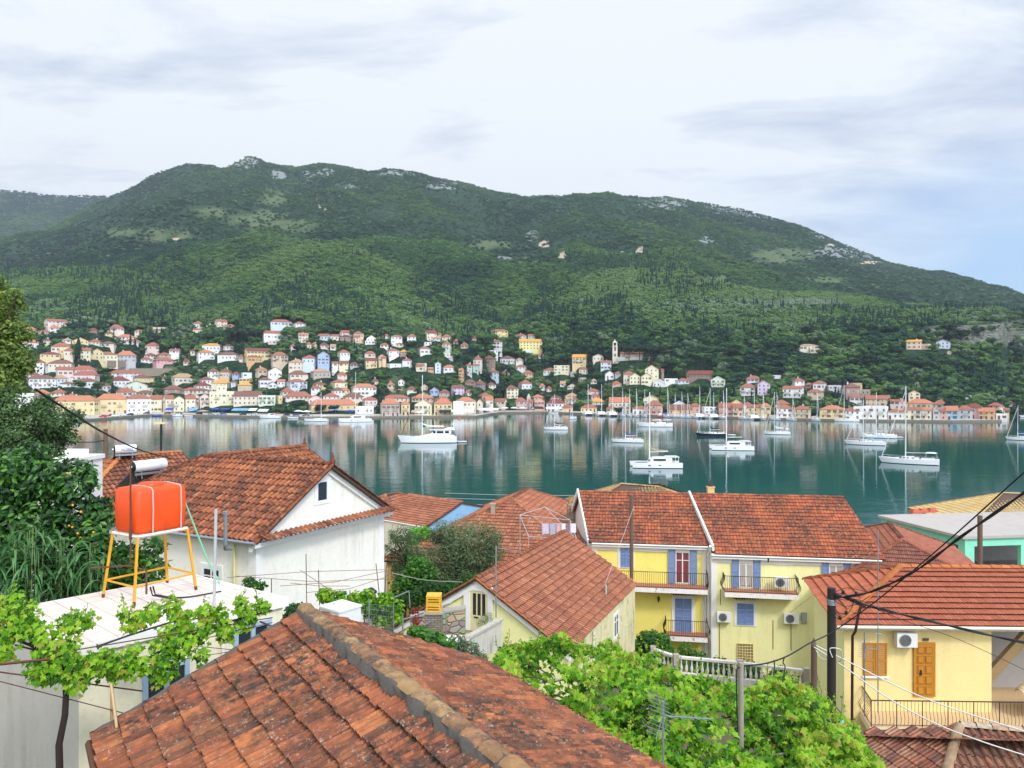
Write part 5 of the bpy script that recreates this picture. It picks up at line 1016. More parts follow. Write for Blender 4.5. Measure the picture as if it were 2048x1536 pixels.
UNDER = plain('roof_boards', (84, 66, 54), .9)
MORT = plain('grey_mortar', (84, 80, 74), .95, var=.3, scale=14, bump=.8)
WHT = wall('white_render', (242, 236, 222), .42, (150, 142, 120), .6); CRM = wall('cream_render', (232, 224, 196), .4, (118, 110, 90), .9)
YLW = wall('yellow_render', (250, 240, 172), .34, (172, 156, 116), .7); YLD = wall('deep_yellow_render', (250, 228, 120), .3, (190, 160, 90), .7, (240, 212, 116)); APR = wall('apricot_render', (246, 218, 150), .3, (170, 140, 100), .7)
AGED = wall('aged_cream_render', (226, 216, 168), .95, (96, 92, 76), .8, (150, 146, 124)); TRIM = wall('white_trim', (236, 234, 228), .12, (150, 146, 136), 1.2); PEEL = wall('peeling_white', (236, 232, 226), .3, (120, 100, 80), 2., (128, 108, 88))
SHB = plain('shutter_blue', (116, 140, 188), .5, var=.06); SHBG = plain('door_greyblue', (152, 176, 200), .55, var=.06); OCH = plain('door_ochre', (190, 128, 40), .45, var=.08, scale=3); IRON = plain('wrought_iron', (44, 40, 40), .5); RUST = plain('rusty_iron', (92, 58, 40), .85, var=.3); GALV = plain('galvanised', (158, 164, 168), .4, .6); GREYW = plain('dark_opening', (40, 38, 36), .9); CURT = plain('curtain_cream', (206, 200, 186), .9); CURR = plain('curtain_red', (150, 70, 70), .9)
PLAST = plain('plastic_white', (226, 226, 220), .4, var=.04); FAN = plain('fan_black', (22, 22, 24), .5); TERC = plain('terracotta_floor', (170, 112, 90), .8); CONC = plain('raw_concrete', (158, 150, 140), .95, var=.22, scale=1.5); PIPE = plain('pipe_grey', (176, 178, 176), .6)
GLS = g_ = plain('near_glass', (44, 50, 58), .08, var=.05)
def shutters(mb, o, ux, uz, w, h, n, mi, fr=.06):
    """one louvred leaf: frame and slats; o lower corner, ux unit across, n outward normal"""
    o, ux, n = V(o), V(ux), V(n); z = V((0, 0, 1))
    for a, b, cw, ch in ((0, 0, fr, h), (w-fr, 0, fr, h), (fr, 0, w-2*fr, fr), (fr, h-fr, w-2*fr, fr), (fr, h*.45, w-2*fr, fr)): mb.obox(o+ux*a+z*b, ux*cw, n*.04, z*ch, mi)
    k = max(3, int((h-2*fr)/.075))
    for i in range(k):
        zz = fr+(h-2*fr)*i/k; mb.obox(o+ux*fr+z*zz+n*.005, ux*(w-2*fr), n*.022-z*.0, z*.05+n*-.012, mi)
def window(rt, o, ux, n, w, h, name='window', shut=None, smat=None, curtain=None, closed=False, frame=TRIM, surround=.12, open_=False, panes=2, rel=1.):
    """o = lower left corner on the wall face"""
    o, ux, n = V(o), V(ux).normalized(), V(n).normalized(); z = V((0, 0, 1)); mb = MB()
    if surround:
        s = surround
        for a, b, cw, ch in ((-s, -s*.6, w+2*s, s*.6), (-s, h, w+2*s, s), (-s, 0, s, h), (w, 0, s, h)): mb.obox(o+ux*a+z*b-n*.03, ux*cw, n*.06, z*ch, 0)
    f = .055
    for a, b, cw, ch in ((0, 0, f, h), (w-f, 0, f, h), (f, 0, w-2*f, f), (f, h-f, w-2*f, f))+(((w/2-f*.6, f, f*1.2, h-2*f), (f, h*.68, w-2*f, f*.7)) if panes > 1 else ()): mb.obox(o+ux*a+z*b-n*.01, ux*cw, n*.035, z*ch, 1)
    fo = mb.build(name, [TRIM, frame], rt)
    mb = MB(); mb.obox(o+ux*f+z*f-n*.02, ux*(w-2*f), n*.025, z*(h-2*f), 0)
    if curtain and not closed:
        for q in (.06, .52):
            for i in range(6): mb.obox(o+ux*(w*q+i*w*.07)+z*.1+n*.0055, ux*(w*.045), n*.006, z*(h-.2), 1)
    mb.build('pane', [GLS, curtain or CURT], fo)
    if closed:
        mb = MB(); shutters(mb, o+n*.03, ux, z, w/2-.005, h, n, 0); shutters(mb, o+ux*(w/2+.005)+n*.03, ux, z, w/2-.005, h, n, 0); mb.build('shutter', [smat], rt)
    elif shut:
        for sg in shut:
            mb = MB(); q = o+ux*(-w/2-.02 if sg < 0 else w+.02)+n*.05; shutters(mb, q, ux, z, w/2, h, n, 0); mb.build('shutter', [smat], rt)
    return fo
def gutter(rt, a, b, r=.06, name='gutter', mat=None):
    mb = MB(); mb.tube([a, b], r, 6); return mb.build(name, [mat or GALV], rt)
def wallq(mb, a, b, z0, z1, t, mi=0):
    """vertical slab from a to b (2D), thickness vector t"""
    a, b = V((a[0], a[1], z0)), V((b[0], b[1], z0)); mb.obox(a, b-a, V((t[0], t[1], 0)), V((0, 0, z1-z0)), mi)
def v3(p, z): return V((p[0], p[1], z))
# ---------------- foreground house with the old roof
rt = thing('old_house', 'nearest house with lichened old clay roof and mortared ridge', 'house', (-1, 9, 13))
A_ = V((-3.36, 12.5, 17.29)); d_ = V((.5455, -.838, 0)); le = V((-.838, -.5455, 0)); ri = -le; LR = 9.5
B_ = A_+d_*LR; hl, dl = 3.02, 1.28; hr_, dr = 3.32, 1.46
EL0 = A_+le*hl-V((0, 0, dl)); EL1 = B_+le*hl-V((0, 0, dl)); ER0 = A_+ri*hr_-V((0, 0, dr)); ER1 = B_+ri*hr_-V((0, 0, dr))
R_ = random.Random(4)
mb = MB(); tile_plane(mb, A_, B_, EL0, EL1, .19, .365, [(0, .0), (.08, .036), (.2, .042), (.32, .012), (.42, .006), (.52, .034), (.64, .038), (.76, .006), (.9, .0), (1, .0)], .055, .008, R_, .03)
tile_plane(mb, A_, B_, ER0, ER1, .19, .365, [(0, .0), (.1, .036), (.28, .042), (.42, .008), (.55, .034), (.72, .036), (.86, .0), (1, .0)], .052, .009, R_, .03)
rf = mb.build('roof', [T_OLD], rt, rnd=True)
mb = MB(); under(mb, A_, B_, EL0, EL1, .10); under(mb, A_, B_, ER0, ER1, .10); mb.build('roof_boards', [UNDER], rf)
mb = MB(); caps(mb, A_-d_*.05, B_, .13, .385, 0, R_, 6, .105, .09, .55); mb.build('ridge_tile', [tilemat('ridge_tan', [(160, 116, 76), (180, 138, 96), (140, 100, 68), (158, 106, 74), (176, 124, 80)], .9, (60, 52, 46), .5)], rf, rnd=True)
mb = MB()                                                # mortar bed under the ridge and along the verge
def mortar(mb, p0, p1, w_, h_, seg=.12):
    p0, p1 = V(p0), V(p1); T = p1-p0; L = T.length; T.normalize(); s = T.cross(V((0, 0, 1))).normalized(); k = int(L/seg); rg_ = []
    for i in range(k+1):
        c = p0+T*(L*i/k); a, b, c2 = (R_.uniform(.7, 1.25) for _ in range(3)); rg_.append([c-s*w_*a-V((0, 0, h_)), c-s*w_*.75*b+V((0, 0, h_*.6*a)), c+V((0, 0, h_*c2)), c+s*w_*.75*a+V((0, 0, h_*.6*b)), c+s*w_*b-V((0, 0, h_))])
    mb.loft(rg_, 0, True, True, False)
mortar(mb, A_+V((0, 0, .04)), B_+V((0, 0, .04)), .165, .08); mortar(mb, A_+V((0, 0, .05))-d_*.02, EL0+V((0, 0, .05))-d_*.02, .055, .05); mortar(mb, A_+V((0, 0, .05))-d_*.02, ER0+V((0, 0, .05))-d_*.02, .05, .045)
mb.build('mortar_bed', [MORT], rf)
mb = MB(); q = .25; w0 = A_+d_*q
pts_ = [w0+le*(hl-.25), w0+ri*(hr_-.25), B_+ri*(hr_-.25), B_+le*(hl-.25)]
zl, zr_ = EL0.z-.0, ER0.z-.0
lo = [v3(p, 12) for p in pts_]; up_ = [v3(pts_[0], zl), v3(pts_[1], zr_), v3(pts_[2], zr_), v3(pts_[3], zl)]
mb.add(lo+up_, [(0, 1, 5, 4), (1, 2, 6, 5), (2, 3, 7, 6), (3, 0, 4, 7)]); mb.poly([up_[0], up_[1], v3(w0, A_.z-.12)]); mb.poly([up_[2], up_[3], v3(B_, A_.z-.12)])
mb.build('wall', [CRM], rt)
gutter(rt, EL0-V((0, 0, .06))+le*.06, EL1-V((0, 0, .06))+le*.06, .055, 'gutter', RUST)
# ---------------- flat roofed annex with the tiled terrace
rt = thing('annex', 'low cream building with flat pale tiled roof terrace and blue doors', 'building', (-7.3, 15.5, 13))
Fp, Rp, Bp, Lp = V((-7.36, 12.97, 0)), V((-4.64, 16., 0)), V((-7.44, 17.99, 0)), V((-10.16, 14.96, 0)); zt = 16.56
c_ = (Fp+Bp)/2; ins = lambda p, k: V((p.x+(c_.x-p.x)*k, p.y+(c_.y-p.y)*k, 0))
g = newmat('terrace_tiles'); br = g.n('ShaderNodeTexBrick', {'offset': 0., 'squash': 1.}, Vector=g.map(g.obj, (1, 1, 1), (0, 0, 0), (0, 0, -.84)), Color1=lin((240, 232, 224))+(1,), Color2=lin((232, 218, 206))+(1,), Mortar=lin((196, 170, 150))+(1,), Scale=1., Mortar_Size=.012, Brick_Width=.42, Row_Height=.42)
cc = g.mix(.6, br.outputs[0], g.mix(g.noise(g.obj, .7, 5, .65), (.72, .72, .72), (1.12, 1.1, 1.08)), 'MULTIPLY'); g.put(g.b.inputs['Base Color'], g.mix(g.math('MULTIPLY', g.ramp(g.noise(g.obj, 1.6, 6, .7), [(.55, 0.), (.75, 1.)]), .45), cc, lin((190, 170, 150)))); g.b.inputs['Roughness'].default_value = .35
TERR = g.m
mb = MB(); top = [v3(p, zt) for p in (Fp, Rp, Bp, Lp)]; mb.poly([p+V((0, 0, .004)) for p in [ins(q, .015)+V((0, 0, zt)) for q in (Fp, Rp, Bp, Lp)]], 1)
bot = [v3(p, zt-.17) for p in (Fp, Rp, Bp, Lp)]; mb.add(top+bot, [(0, 1, 2, 3), (7, 6, 5, 4), (0, 4, 5, 1), (1, 5, 6, 2), (2, 6, 7, 3), (3, 7, 4, 0)], 0)
mb.build('roof', [TRIM, TERR], rt)
kk = .045; W_ = [ins(p, kk) for p in (Fp, Rp, Bp, Lp)]; mb = MB()
lo = [v3(p, 12) for p in W_]; up_ = [v3(p, zt-.165) for p in W_]; mb.add(lo+up_, [(0, 1, 5, 4), (1, 2, 6, 5), (2, 3, 7, 6)], 0); mb.add(lo+up_, [(3, 0, 4, 7)], 1); mb.build('wall', [CRM, wall('annex_grey', (186, 182, 172), .3)], rt)  # left face has a greyer tone than the other faces
ux = (W_[1]-W_[0]).normalized(); n_ = V((ux.y, -ux.x, 0)); Lw = (W_[1]-W_[0]).length
def bdoor(t0, t1, z0, z1, name, glass):
    o = W_[0]+ux*(Lw*t0); w = Lw*(t1-t0); mb = MB(); f = .09; z = V((0, 0, 1)); o = v3(o, z0); h = z1-z0
    for a, b, cw, ch in ((0, 0, f, h), (w-f, 0, f, h), (f, h-f, w-2*f, f), (f, 0, w-2*f, f), (f, h*.42, w-2*f, f), (w/2-f/2, 0, f, h)): mb.obox(o+ux*a+z*b-n_*.02, ux*cw, n_*.07, z*ch, 0)
    mb.obox(o+ux*f+z*f-n_*.02, ux*(w-2*f), n_*.035, z*(h*.42-f), 0)
    for i in range(5): mb.obox(o+ux*(f+i*(w-2*f)/5)+z*f+n_*.015, ux*.012, n_*.01, z*(h*.42-f), 1)
    fo = mb.build(name, [SHBG, plain('groove_grey', (110, 130, 150), .7)], rt); mb = MB(); mb.obox(o+ux*f+z*(h*.42+f)-n_*.02, ux*(w-2*f), n_*.03, z*(h*.58-2*f), 0); mb.build('pane', [GLS], fo)
bdoor(.27, .49, 13.6, 15.85, 'door', 1); bdoor(.72, .93, 14.0, 16.2, 'door', 1)
mb = MB(); o = v3(W_[0]+ux*(Lw*.66), 13.4)+n_*.05; mb.tube([o, o+V((0, 0, 2.95))], .04, 8); mb.build('downpipe', [PLAST], rt)
# ---------------- orange water tank on its stand
st = thing('tank_stand', 'yellow steel stand with splayed legs on the roof terrace', 'tank stand', (-7.64, 16.3, zt))
YST = plain('yellow_paint', (214, 152, 24), .5, var=.12, scale=9)
ft = [V((-7.56, 15.4, zt)), V((-6.81, 16.6, zt)), V((-7.7, 17.2, zt)), V((-8.5, 16., zt))]; cen = sum(ft, V())/4; zs = 17.9
tp = [V((cen.x+(p.x-cen.x)*.80, cen.y+(p.y-cen.y)*.80, zs)) for p in ft]
for a, b in zip(ft, tp): mb = MB(); mb.tube([a, a+(b-a)*.06], .034, 4, 1); mb.tube([a+(b-a)*.06, b], .032, 4, 0, .032, False); mb.build('leg', [YST, RUST], st)
mid = [a+(b-a)*.27 for a, b in zip(ft, tp)]; mb = MB()
for i in range(4): mb.tube([mid[i], mid[(i+1) % 4]], .022, 4, 0, None, False)
mb.build('brace', [YST], st)
mb = MB()
for i in range(4): mb.tube([tp[i], tp[(i+1) % 4]], .035, 4, 0, None, False)
for t in (.33, .66): mb.tube([tp[0]+(tp[1]-tp[0])*t, tp[3]+(tp[2]-tp[3])*t], .025, 4)
mb.build('frame', [plain('frame_pale', (206, 200, 186), .6)], st)
tk = thing('water_tank', 'orange plastic water tank strapped on the yellow stand', 'water tank', (cen.x, cen.y, zs+.035))
ORG = newmat('orange_plastic'); ORG.put(ORG.b.inputs['Base Color'], ORG.mix(ORG.noise(ORG.obj, 2.5, 5, .6), lin((220, 62, 6)), lin((240, 88, 14)))); ORG.put(ORG.b.inputs['Base Color'], ORG.mix(ORG.math('MULTIPLY', ORG.ramp(ORG.noise(ORG.map(ORG.obj, (4, 4, .8)), 1., 5, .65), [(.5, 0.), (.75, 1.)]), .4), ORG.b.inputs['Base Color'].links[0].from_socket, lin((150, 44, 18)))); ORG.b.inputs['Roughness'].default_value = .5
e1 = (tp[1]-tp[0]); e2 = (tp[3]-tp[0]); e1v, e2v = V((e1.x, e1.y, 0)).normalized(), V((e2.x, e2.y, 0)).normalized(); la, lb_ = e1.length/2*1.0, e2.length/2*.96; cz = V((cen.x, cen.y, 0))
def rrect(sc, z, rr=.095):
    out = []
    for qx, qy, a0 in ((1, 1, 0), (-1, 1, 1), (-1, -1, 2), (1, -1, 3)):
        for j in range(5): a = (a0+j/4)*math.pi/2; out.append(cz+e1v*(qx*(la*sc-rr)+rr*math.cos(a))+e2v*(qy*(lb_*sc-rr)+rr*math.sin(a))+V((0, 0, z)))
    return out
zb = zs+.04; ht = .90; mb = MB(); mb.loft([rrect(.93, zb), rrect(.99, zb+.05), rrect(1.02, zb+ht*.5), rrect(1., zb+ht-.07), rrect(.93, zb+ht), rrect(.55, zb+ht+.03), rrect(.3, zb+ht+.035, .05)]); mb.build('body', [ORG.m], tk)
mb = MB(); cc_ = cz+V((0, 0, zb+ht+.03)); ring = lambda r, z: [cc_+e1v*(r*math.cos(a))+e2v*(r*math.sin(a))+V((0, 0, z)) for a in (6.283*j/24 for j in range(24))]
mb.loft([ring(.245, 0), ring(.245, .035), ring(.19, .055), ring(.03, .07)]); mb.build('lid', [ORG.m], tk)
STR = plain('strap_grey', (196, 170, 156), .8)
for q in (-.42, .72):
    mb = MB(); o = cz+e1v*(la*q); L_s = [o+e2v*(-lb_*1.03)+V((0, 0, zb-.03)), o+e2v*(-lb_*1.06)+V((0, 0, zb+ht*.5)), o+e2v*(-lb_*1.03)+V((0, 0, zb+ht-.04)), o+e2v*(-lb_*.9)+V((0, 0, zb+ht+.016)), o+V((0, 0, zb+ht+.04)), o+e2v*(lb_*.9)+V((0, 0, zb+ht+.016)), o+e2v*(lb_*1.05)+V((0, 0, zb+ht*.6)), o+e2v*(lb_*1.0)+V((0, 0, zb-.03))]
    mb.tube(L_s, .016, 5); mb.build('strap', [STR], tk)
mb = MB(); s0 = cz-e1v*(la*1.08)-e2v*(lb_*.6); mb.tube([v3(s0, zt+.75), v3(s0, zb+ht+.62)], .017, 6); mb.tube([v3(s0, zb-.1), v3(s0, zb+.12)], .03, 6); mb.tube([v3(s0, zt+.75)-V((.7, .2, 0)), v3(s0, zt+.75), v3(s0-e2v*.55, zt+.72), v3(s0-e2v*.55, zt+.25)], .02, 6); mb.build('pipe', [RUST], tk)
HOSE = plain('hose_black', (26, 28, 30), .5); HGRN = plain('hose_green', (120, 190, 150), .5)
o = ft[0]+V((0, 0, .3)); mb = MB()
for k in (0, .06): mb.tube([o+e1v*(.35+k), o+e1v*(.4+k)-V((0, 0, .18)), o+e1v*(.65+k)-e2v*.22-V((0, 0, .27)), o+e1v*1.0-e2v*.45-V((0, 0, .28+k*.1)), o+e1v*1.6-e2v*.6-V((0, 0, .285))], .017, 6)
tag(mb.build('pair_of_hoses', [HOSE]), 'two black hoses running from the tank stand over the terrace', 'hose')
a = cz+e1v*la+V((0, 0, zb+ht-.02)); b = V((-6.45, 17.0, zt+.03)); mb = MB(); mb.tube([a, a+V((.12, .0, -.15)), a+(b-a)*.4+V((.05, 0, -.1)), a+(b-a)*.7+V((0, 0, -.08)), b], .02, 6); tag(mb.build('green_hose', [HGRN]), 'pale green hose hanging from the orange tank to the terrace', 'hose')
p = PZ(428, 1214, zt+.01); q_ = P(432, 1018, p.y); mb = MB(); mb.tube([p, q_], .032, 8); tag(mb.build('vent_pole', [PIPE]), 'tall grey pipe rising from the edge of the roof terrace', 'pipe')
# ---------------- white house with the hip and gable roof
rt = thing('white_house', 'large white house with weathered barrel tiles and a gable window', 'house', (-9, 31, 11))
K0 = V((-8.98, 27, 15.44)); gv = V((.466, .885, 0)); rv = V((-.885, .466, 0)); Wd, RL, EL = 8., 7.3, 10.8; zr2 = 17.8
Kp = K0+gv*Wd; Pk = V((K0.x+gv.x*4, K0.y+gv.y*4, zr2)); R1 = Pk+rv*RL; C0 = K0+rv*EL; C1 = Kp+rv*EL
mb = MB(); tile_plane(mb, R1, Pk, C0, K0, .26, .40, BARREL, .045, .007, R_, .02)
tile_plane(mb, R1, R1, C1, C0, .26, .40, BARREL, .045, .007, R_); tile_plane(mb, Pk, R1, Kp, C1, .26, .40, BARREL, .045, .007, R_)
# wing behind with its own ridge
W1 = R1+gv*6.3; we0 = W1-rv*4-V((0, 0, zr2-15.44)); we1 = R1-rv*4-V((0, 0, zr2-15.44)); tile_plane(mb, W1, R1, we0, we1, .26, .40, BARREL, .045, .007, R_); wl0 = R1+rv*4-V((0, 0, 2.36)); wl1 = W1+rv*4-V((0, 0, 2.36)); tile_plane(mb, R1, W1, wl0, wl1, .26, .4, BARREL, .045, .007, R_)
# pent strip along the gable
pn = -rv; s0 = K0+pn*.02+V((0, 0, .2)); s1 = Kp+pn*.02+V((0, 0, .2)); tile_plane(mb, s0+gv*.1, s1-gv*.1, s0+gv*.1+pn*.36-V((0, 0, .17)), s1-gv*.1+pn*.36-V((0, 0, .17)), .25, .4, BARREL, .045, .007, R_)
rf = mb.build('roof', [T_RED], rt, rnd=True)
mb = MB()
for a in ((R1, Pk, C0, K0), (R1, R1, C1, C0), (Pk, R1, Kp, C1), (W1, R1, we0, we1), (R1, W1, wl0, wl1)): under(mb, *a, .12)
mb.build('roof_boards', [UNDER], rf)
mb = MB(); caps(mb, Pk, R1, .15, .42, 0, R_, 7, .05); caps(mb, R1, C0, .15, .42, 0, R_, 7, .05); caps(mb, R1, C1, .15, .42, 0, R_, 7, .05); caps(mb, W1, R1, .15, .42, 0, R_, 7, .05); caps(mb, Pk, K0+(Pk-K0)*.0, .09, .42, 0, R_, 6, .03); caps(mb, Pk, Kp, .09, .42, 0, R_, 6, .03)
mb.build('ridge_tile', [T_RED], rf, rnd=True)
for pp in (Pk, W1): mb = MB(); mb.loft([[pp+V((math.cos(a)*r, math.sin(a)*r, z)) for a in (6.283*j/8 for j in range(8))] for r, z in ((.09, .05), (.13, .15), (.05, .25), (.08, .33), (.01, .5))]); mb.build('finial', [T_RED], rf)
mb = MB(); i0 = .32; ka, kb, kc, kd = K0+rv*i0+gv*i0, Kp+rv*i0-gv*i0, C1-rv*.3-gv*i0, C0-rv*.3+gv*i0
for a, b in ((ka, kb), (kb, kc), (kc, kd), (kd, ka)): mb.quad(v3(a, 9.5), v3(b, 9.5), v3(b, 15.5), v3(a, 15.5))
mb.poly([v3(ka, 15.5), v3(kb, 15.5), v3(Pk+rv*i0, zr2-.12)])
w2 = we0+rv*.35-gv*.3; mb.quad(v3(w2, 9.5), v3(we1+rv*.35, 9.5), v3(we1+rv*.35, 15.5), v3(w2, 15.5)); w3 = wl1-rv*.35-gv*.3; mb.quad(v3(w2, 9.5), v3(w3, 9.5), v3(w3, 15.5), v3(w2, 15.5)); mb.poly([v3(w2, 15.5), v3(w3, 15.5), v3(W1-gv*.3, zr2-.12)])
mb.build('wall', [WHT], rt)
mb = MB(); o = -rv*.03                                       # cornice, verge boards, corner strip
for a, b in ((K0, Pk), (Pk, Kp)): a2, b2 = a+rv*.2, b+rv*.2; mb.obox(a2-V((0, 0, .36)), b2-a2, rv*.14, V((0, 0, .22)))
mb.obox(K0+rv*.02-V((0, 0, .22)), Kp-K0, rv*.31, V((0, 0, .16))); mb.obox(v3(ka, 9.5)-rv*.03-gv*.03, gv*.35, rv*.06, V((0, 0, 5.8))); mb.obox(v3(kb, 9.5)-rv*.03-gv*.32, gv*.35, rv*.06, V((0, 0, 5.8))); mb.obox(v3(ka, 9.5)-gv*.028-rv*.031, rv*.4, gv*.05, V((0, 0, 5.7)))
mb.build('trim', [TRIM], rt)
gutter(rt, K0-gv*.06-V((0, 0, .04)), C0-gv*.06-V((0, 0, .04)), .07); mb = MB(); a = K0+rv*1.3+gv*.22; mb.tube([v3(a, 15.3), v3(a, 10)], .05, 6); mb.build('downpipe', [plain('pipe_cream', (222, 214, 150), .6)], rt)
wn = -rv; wp = Pk+rv*i0-gv*.55; window(rt, v3(wp, 16.35), gv, wn, .62, .82, shut=None, panes=1, surround=.16)
window(rt, v3(ka+rv*2.7-gv*.0, 13.2)+(-gv)*.01, rv*-1, -gv, .9, 1.0, surround=.14)
p = P(451, 1090, 26.6); mb = MB(); mb.tube([p, p+V((0, 0, 1.05))], .07, 8); mb.tube([p+V((0, 0, 1.05)), p+V((0, 0, 1.16))], .1, 8); mb.tube([p, p+V((-.02, 0, -.12)), p+V((0.1, .3, -.2))], .07, 8); mb.build('flue', [GALV], rt)
# ---------------- house behind it on the left, with the solar heaters
def simple_hip(name, label, cat, R0, R1, hw_, ze, tm_, wm_, zg=3., tw=.26, tl=.4, prof=ROMAN, endo=None, hips=(1, 1), wins=None, capm=None):
    """ridge R0-R1, half width hw_, eave height ze; hips[i] = hip (1) or gable (0) at each end"""
    R0, R1 = V(R0), V(R1); u = (R1-R0); u.z = 0; u.normalize(); n = V((-u.y, u.x, 0)); dz = R0.z-ze; e = endo or hw_
    A0, A1 = R0-u*(e if hips[0] else 0), R1+u*(e if hips[1] else 0)
    q = [v3(A0+n*hw_, ze), v3(A1+n*hw_, ze), v3(A1-n*hw_, ze), v3(A0-n*hw_, ze)]
    rt = thing(name, label, cat, (R0.x/2+R1.x/2, R0.y/2+R1.y/2, zg)); mb = MB(); ub = MB(); cb = MB(); rr = random.Random(int(abs(R0.x*100)))
    pl_ = [(R0, R1, q[0], q[1]), (R1, R0, q[2], q[3])]
    if hips[0]: pl_.append((R0, R0, q[3], q[0])); caps(cb, R0, q[0], .14, .4, 0, rr, 7, .05); caps(cb, R0, q[3], .14, .4, 0, rr, 7, .05)
    if hips[1]: pl_.append((R1, R1, q[1], q[2])); caps(cb, R1, q[1], .14, .4, 0, rr, 7, .05); caps(cb, R1, q[2], .14, .4, 0, rr, 7, .05)
    if (R1-R0).length > .3: caps(cb, R0, R1, .14, .4, 0, rr, 7, .05)
    for a in pl_: tile_plane(mb, *a, tw, tl, prof, .046, .005, rr, .015); under(ub, *a, .1)
    rf = mb.build('roof', [tm_], rt, rnd=True); ub.build('roof_boards', [UNDER], rf); cb.build('ridge_tile', [capm or tm_], rf, rnd=True)
    i = .35; w = [q[0]-n*i+u*i, q[1]-n*i-u*i, q[2]+n*i-u*i, q[3]+n*i+u*i]; mb = MB()
    for k in range(4): a, b = w[k], w[(k+1) % 4]; mb.quad(v3(a, zg-2), v3(b, zg-2), v3(b, ze+.08), v3(a, ze+.08))
    for k, h in ((0, hips[0]), (1, hips[1])):
        if not h: a, b = (w[3], w[0]) if k == 0 else (w[1], w[2]); c = (a+b)/2; mb.poly([v3(a, ze+.08), v3(b, ze+.08), v3(c, R0.z-.1)])
    mb.build('wall', [wm_], rt); return rt, q, w, u, n
r0 = P(243, 912, 42); r1 = P(362, 907, 44.5); r1.z = r0.z
rt, q, w, u, n = simple_hip('hip_roofed_house', 'house with dark old hip roof behind the white house', 'house', r0, r1, 5.2, r0.z-2.6, T_RED, CRM, 7., endo=5., hips=(1, 0), capm=tilemat('ridge_orange', [(206, 120, 66), (220, 140, 84)], .2))
TANKW = plain('enamel_white', (236, 236, 234), .25, var=.03)
def heater(a, b, r, label, text=None):
    a, b = V(a), V(b); rt = thing('solar_water_heater', label, 'water heater', a-V((0, 0, r*1.6))); T = (b-a).normalized(); s = T.cross(V((0, 0, 1))).normalized(); up = s.cross(T)
    ring = lambda c, rr: [c+(s*math.cos(t)+up*math.sin(t))*rr for t in (6.283*j/20 for j in range(20))]
    mb = MB(); mb.loft([ring(a+T*.02, r*.96), ring(a+T*.06, r), ring(b-T*.06, r), ring(b-T*.02, r*.96)]); mb.build('tank', [TANKW], rt)
    mb = MB(); mb.loft([ring(a-T*.05, r*.3), ring(a-T*.03, r*.8), ring(a+T*.02, r*.97)]); mb.loft([ring(a-T*.12, r*.22), ring(a-T*.05, r*.22)], 1); mb.loft([ring(b+T*.04, r*.5), ring(b-T*.02, r*.97)]); mb.build('end_cap', [plain('cap_dark_green', (24, 34, 30), .2), TANKW], rt)
    mb = MB()
    for t in (.2, .8):
        for q_ in (-1, 1): c = a+(b-a)*t; mb.tube([c+s*(q_*r*.6)-up*r*.7, c+s*(q_*r*.9)-V((0, 0, r*2.2))], .02, 4)
    mb.build('stand', [GALV], rt)
    mb = MB(); d = s if (-s).y < 0 else -s; o = a+d*(r*.4)-V((0, 0, r*1.0)); mb.obox(o, b-a, d*1.2-V((0, 0, .75)), V((0, 0, .06))); mb.obox(a-d*r*.9-V((0, 0, r*1.5)), b-a, d*.05, V((0, 0, .1)), 1); mb.build('collector', [plain('collector_blue', (40, 52, 84), .2), GALV], rt)
    if text:
        cu = bpy.data.curves.new('lettering', 'FONT'); cu.body = text; cu.size = r*.85; cu.extrude = .004; cu.align_x = 'CENTER'
        o = bpy.data.objects.new('lettering', cu); dg = bpy.context.evaluated_depsgraph_get(); COL.objects.link(o); dg.update(); me = bpy.data.meshes.new_from_object(o.evaluated_get(dg)); bpy.data.objects.remove(o)
        o = bpy.data.objects.new('lettering', me); COL.objects.link(o); me.materials.clear(); me.materials.append(plain('print_blue', (40, 60, 150), .5)); c = a+(b-a)*.55
        o.parent = rt; nn = -s if (-s).y < 0 else s; xx = T if T.x > 0 else -T; zz = V((0, 0, 1)); M = Matrix((( xx.x, zz.x, nn.x, 0), (xx.y, zz.y, nn.y, 0), (xx.z, zz.z, nn.z, 0), (0, 0, 0, 1))); M.translation = c+nn*(r+.006)-zz*(r*.3); o.matrix_parent_inverse = Matrix.Translation(rt.location).inverted(); o.matrix_basis = M
    return rt
heater(P(229, 899, 41.2), P(273, 897, 41.8), .23, 'silver white solar water heater with blue lettering on the dark hip roof', 'NOBEL')
heater(P(265, 934, 33.6), P(330, 927, 34.9), .25, 'white solar water heater with dark round end behind the tiled roof')
# ---------------- small yellow gabled house
rt = thing('gabled_yellow_house', 'small yellow house with brown tiled gable roof and a barred door', 'house', (0, 36, 8))
P1 = V((-1.544, 33, 12.66)); P2 = P1+V((.39, .92, 0))*11.6; pr_ = V((.92, -.39, 0)); u_ = V((.39, .92, 0)); hs, dzs = 4.2, 2.6
Er0, Er1, El0, El1 = P1+pr_*hs-V((0, 0, dzs)), P2+pr_*hs-V((0, 0, dzs)), P1-pr_*hs-V((0, 0, dzs)), P2-pr_*hs-V((0, 0, dzs))
mb = MB(); tile_plane(mb, P1, P2, Er0, Er1, .21, .36, [(0, .0), (.12, .03), (.3, .04), (.5, .02), (.62, .0), (1, .0)], .07, .004, R_, .02); tile_plane(mb, P2, P1, El1, El0, .21, .36, ROMAN, .03, .004, R_)
rf = mb.build('roof', [T_BRN], rt, rnd=True); mb = MB(); under(mb, P1, P2, Er0, Er1, .09); under(mb, P2, P1, El1, El0, .09); mb.build('roof_boards', [UNDER], rf)
